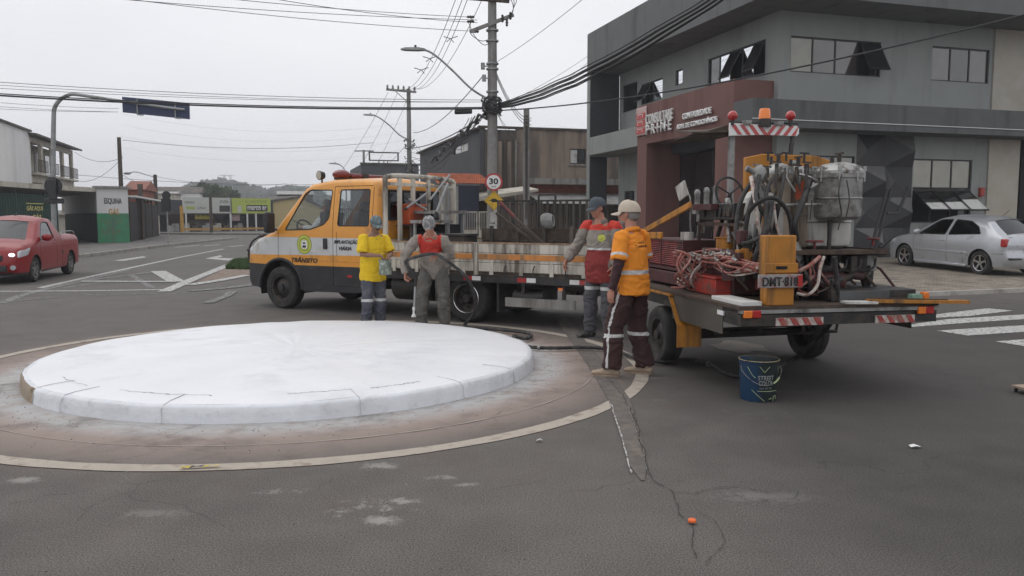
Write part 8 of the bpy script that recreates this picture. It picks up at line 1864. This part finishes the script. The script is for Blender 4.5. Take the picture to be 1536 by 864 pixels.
# dark cable closure hanging on the bundle
p = P(695, 168, MY-.3); t = empty('cable_closure', p, 0, None, 'dark oblong cable closure hanging left of the thick pole', 'closure'); b = MB(); b.tube([(-.3, 0, 0), (-.27, 0, 0), (.27, 0, .02), (.3, 0, .02)], [.06, .085, .085, .06], 10); b.build('case', M['wire'], t); b = MB(); b.tube([(-.2, 0, .08), (-.2, 0, .2)], .01); b.build('hanger', M['wire'], t)
# ------------------------------------------------------------------ small things on the road
def bucket():
    x, y = G(1145, 604); r0 = 30*y/FPX; h_ = 62*y/FPX*1.02; t = empty('paint_bucket', (x, y+r0*.9, 0), .0, None, 'open dark blue and green paint bucket lettered STREET COLOR standing on the road', 'bucket'); r1 = r0*.9
    b = MB(); b.lathe([(.001, .006), (r1*.96, .006), (r1*.97, 0), (r1, .004), (r0*.985, h_*.93), (r0*1.02, h_*.94), (r0*1.02, h_*.965), (r0*.99, h_*.97), (r0*1.03, h_), (r0*.985, h_), (r0*.96, h_*.96), (r1*.95, .03), (.001, .02)], (0, 0, 0), 'z', 48)
    m = bpy.data.materials.new('bucket_print'); m.use_nodes = True; n = m.node_tree; L = n.links.new; bs = n.nodes['Principled BSDF']; bs.inputs['Roughness'].default_value = .4
    tc = n.nodes.new('ShaderNodeTexCoord'); sp_ = n.nodes.new('ShaderNodeSeparateXYZ'); L(tc.outputs['Object'], sp_.inputs[0]); nz = n.nodes.new('ShaderNodeTexNoise'); nz.inputs['Scale'].default_value = 14; L(tc.outputs['Object'], nz.inputs['Vector'])
    ad = n.nodes.new('ShaderNodeMath'); ad.operation = 'MULTIPLY_ADD'; ad.inputs[1].default_value = .08; L(nz.outputs['Fac'], ad.inputs[0]); L(sp_.outputs['X'], ad.inputs[2])
    cr = n.nodes.new('ShaderNodeValToRGB'); e = cr.color_ramp.elements; e[0].position = 0; e[0].color = (.005, .035, .085, 1); e[1].position = .5; e[1].color = (.008, .017, .018, 1)
    mr = n.nodes.new('ShaderNodeMapRange'); mr.inputs['From Min'].default_value = -.04; mr.inputs['From Max'].default_value = .12; L(ad.outputs[0], mr.inputs[0]); L(mr.outputs[0], cr.inputs[0]); L(cr.outputs[0], bs.inputs['Base Color'])
    b.build('pail', m, t); b = MB(); b.cyl((0, 0, h_*.55), (0, 0, h_*.56), r0*.9, n=32); b.build('dried_paint', mat('dried_paint', (.3, .22, .1), .7, var=.4, scale=20), t)
    b = MB(); b.lathe([(r0*1.025, h_*.985), (r0*1.04, h_*.995), (r0*1.03, h_*1.008), (r0*.985, h_*1.005)], (0, 0, 0), 'z', 48); b.build('rim', mat('rim_tan', (.35, .3, .2), .6, var=.3, scale=30, dirt=(.12, .1, .06), damt=.4, dscale=20), t)
    def on(ang, z, off=.002): R = r1+(r0*.985-r1)*z/h_+off; return (R*math.sin(ang), -R*math.cos(ang), z)
    def ln(name, pts, r, mk): b = MB(); b.tube([on(a, z) for a, z in pts], r, 5); b.build(name, M[mk], t)
    lime = [((-.25, h_*.88), (-.0, h_*.74), (.28, h_*.88)), ((-.65, h_*.3), (.05, h_*.03)), ((-.9, h_*.86), (-.62, h_*.66), (-.45, h_*.6)), ((.95, h_*.85), (1.15, h_*.7)), ((.6, h_*.03), (.65, h_*.14), (.85, h_*.15), (.85, h_*.06)), ((-.35, h_*.28), (.9, h_*.27)), ((.5, h_*.1), (.3, h_*.08))]
    for l in lime:
        q = []
        for a, c in zip(l, l[1:]): q += [(a[0]+(c[0]-a[0])*j/6, a[1]+(c[1]-a[1])*j/6) for j in range(6)]
        ln('printed_line', q+[l[-1]], .0028, 'lime_line')
    for s, z, wd, hh in (('STREET', h_*.6, .88, .032), ('COLOR', h_*.47, .8, .032), ((5, 4, 4,), h_*.35, .7, .012)):
        o = text('lettering', s, M['letter_pale'], t, (0, 0, z), (1, 0, 0), (0, 0, 1), wd*r0, hh*r0/.13, .0012, bold=.01)
        for v in o.data.vertices: a = v.co.x/r0+.12; p = on(a, v.co.z, .0022-v.co.y); v.co = p
    b = MB(); q = [on(-1.35, h_*.86, .006)]+[(r0*1.12*math.sin(-1.35+2.75*j/14), -r0*1.12*math.cos(-1.35+2.75*j/14)*1.0-.0, h_*(.86-.42*math.sin(math.pi*j/14))) for j in range(1, 14)]+[on(1.4, h_*.86, .006)]
    b.tube(q, .0024, 6); b.build('bail', M['steel'], t); b = MB(); k = 8; b.tube([q[9], q[10], q[11]], .0085, 8); b.build('bail_grip', M['lime_line'], t)
bucket()
def small(name, px, py, build, label, cat, mk): x, y = G(px, py); b = MB(); build(b); o = b.build(name, M[mk] if isinstance(mk, str) else mk, None, bev=.001); o.location = (x, y, .012); return tag(o, label, cat)
small('bottle_cap', 1038, 786, lambda b: b.lathe([(.001, 0), (.02, 0), (.022, .002), (.021, .012), (.018, .015), (.001, .016)], (0, 0, 0), 'z', 20, cap=False), 'small bright orange plastic cap lying on the cracked asphalt in front', 'bottle cap', 'cr_bright')
small('paper_scrap', 1372, 672, lambda b: b.loft([[(-.035, -.02, 0), (.0, -.022, .008), (.036, -.018, .002)], [(-.033, .02, .004), (.002, .022, .012), (.034, .02, .001)]], close=False), 'small white paper scrap on the dark road at the right', 'litter', 'letter_white')
small('paper_scrap', 810, 663, lambda b: b.loft([[(-.03, -.012, 0), (.0, -.014, .01), (.016, -.01, .002)], [(-.02, .012, .004), (.002, .014, .012), (.02, .01, .001)]], close=False), 'crumpled pale scrap on the road just outside the tan circular line', 'litter', 'paper')
x, y = G(298, 704); t = empty('hazard_tape', (x, y, .0), .1, None, 'short yellow and black striped piece of hazard tape lying on the circular line', 'tape')
for k, (x0, x1, mk) in enumerate(((-.115, -.06, 'tape_yellow'), (-.06, .02, 'frame_black'), (.02, .115, 'tape_yellow'))):
    b = MB(); b.loft([[(x0, -.016+.004*k, .012), (x0+.014, .016+.004*k, .02)], [((x0+x1)/2, -.016+.005*k, .024), ((x0+x1)/2+.01, .018+.005*k, .016)], [(x1, -.014+.008*k, .014+.004*k), (x1+.012, .018+.008*k, .022)]], close=False); b.build('strip', M[mk], t)
mmx = ((0, 0),)
x, y = G(1540, 594); t = empty('wooden_stool', (x+.05, y+.1, 0), .2, None, 'end of a small tan wooden stool cut off by the right edge', 'stool'); b = MB(); b.b2(-.06, .3, -.1, .1, .045, .062); b.build('seat', M['shoe_tan'], t)
for sx in (-.04, .27):
    for sy in (-.08, .06): b = MB(); b.b2(sx, sx+.02, sy, sy+.02, 0, .0445); b.build('leg', M['black_metal'], t)
# paint flecks and dust clods scattered round the island
b = MB(); random.seed(33)
def fleck(cx, cy, r, el=1.6, z=.0075):
    n = 9; z = .007+.0015*random.random(); b.face([(cx+r*el*math.cos(2*math.pi*i/n)*random.uniform(.5, 1.2), cy+r*math.sin(2*math.pi*i/n)*random.uniform(.5, 1.2), z) for i in range(n)])
for _ in range(330):
    a = random.random()*6.28; rr = random.uniform(2.75, 4.6); fleck(ISL[0]+rr*math.cos(a), ISL[1]+rr*math.sin(a), random.uniform(.0015, .005), 1.2)
tag(b.build('paint_flecks', M['fleck']), kind='stuff')
b = MB()
for _ in range(420):
    a = random.random()*6.28; rr = 2.7+abs(random.gauss(0, .35)); r = random.uniform(.002, .006); x, y = ISL[0]+rr*math.cos(a), ISL[1]+rr*math.sin(a); b.sph((x, y, r*.4), (r, r*.8, r*.6), 5, 4)
for _ in range(160): x, y = random.uniform(-4, 5), random.uniform(3.2, 9); r = random.uniform(.002, .006); b.sph((x, y, r*.4), (r, r*.8, r*.6), 5, 4)
tag(b.build('grit', M['gutter']), kind='stuff')

# ------------------------------------------------------------------ air: thin haze that veils the far hill
hb = MB(); hb.b2(-610, 610, -70, 700, -1.5, 48); hm = bpy.data.materials.new('haze'); hm.use_nodes = True; hn = hm.node_tree; hn.nodes.clear()
ho = hn.nodes.new('ShaderNodeOutputMaterial'); hv = hn.nodes.new('ShaderNodeVolumePrincipled'); hv.inputs['Color'].default_value = (.93, .95, 1, 1); hv.inputs['Density'].default_value = .0011; hv.inputs['Anisotropy'].default_value = .2; hn.links.new(hv.outputs[0], ho.inputs['Volume'])
tag(hb.build('haze', hm), kind='stuff')
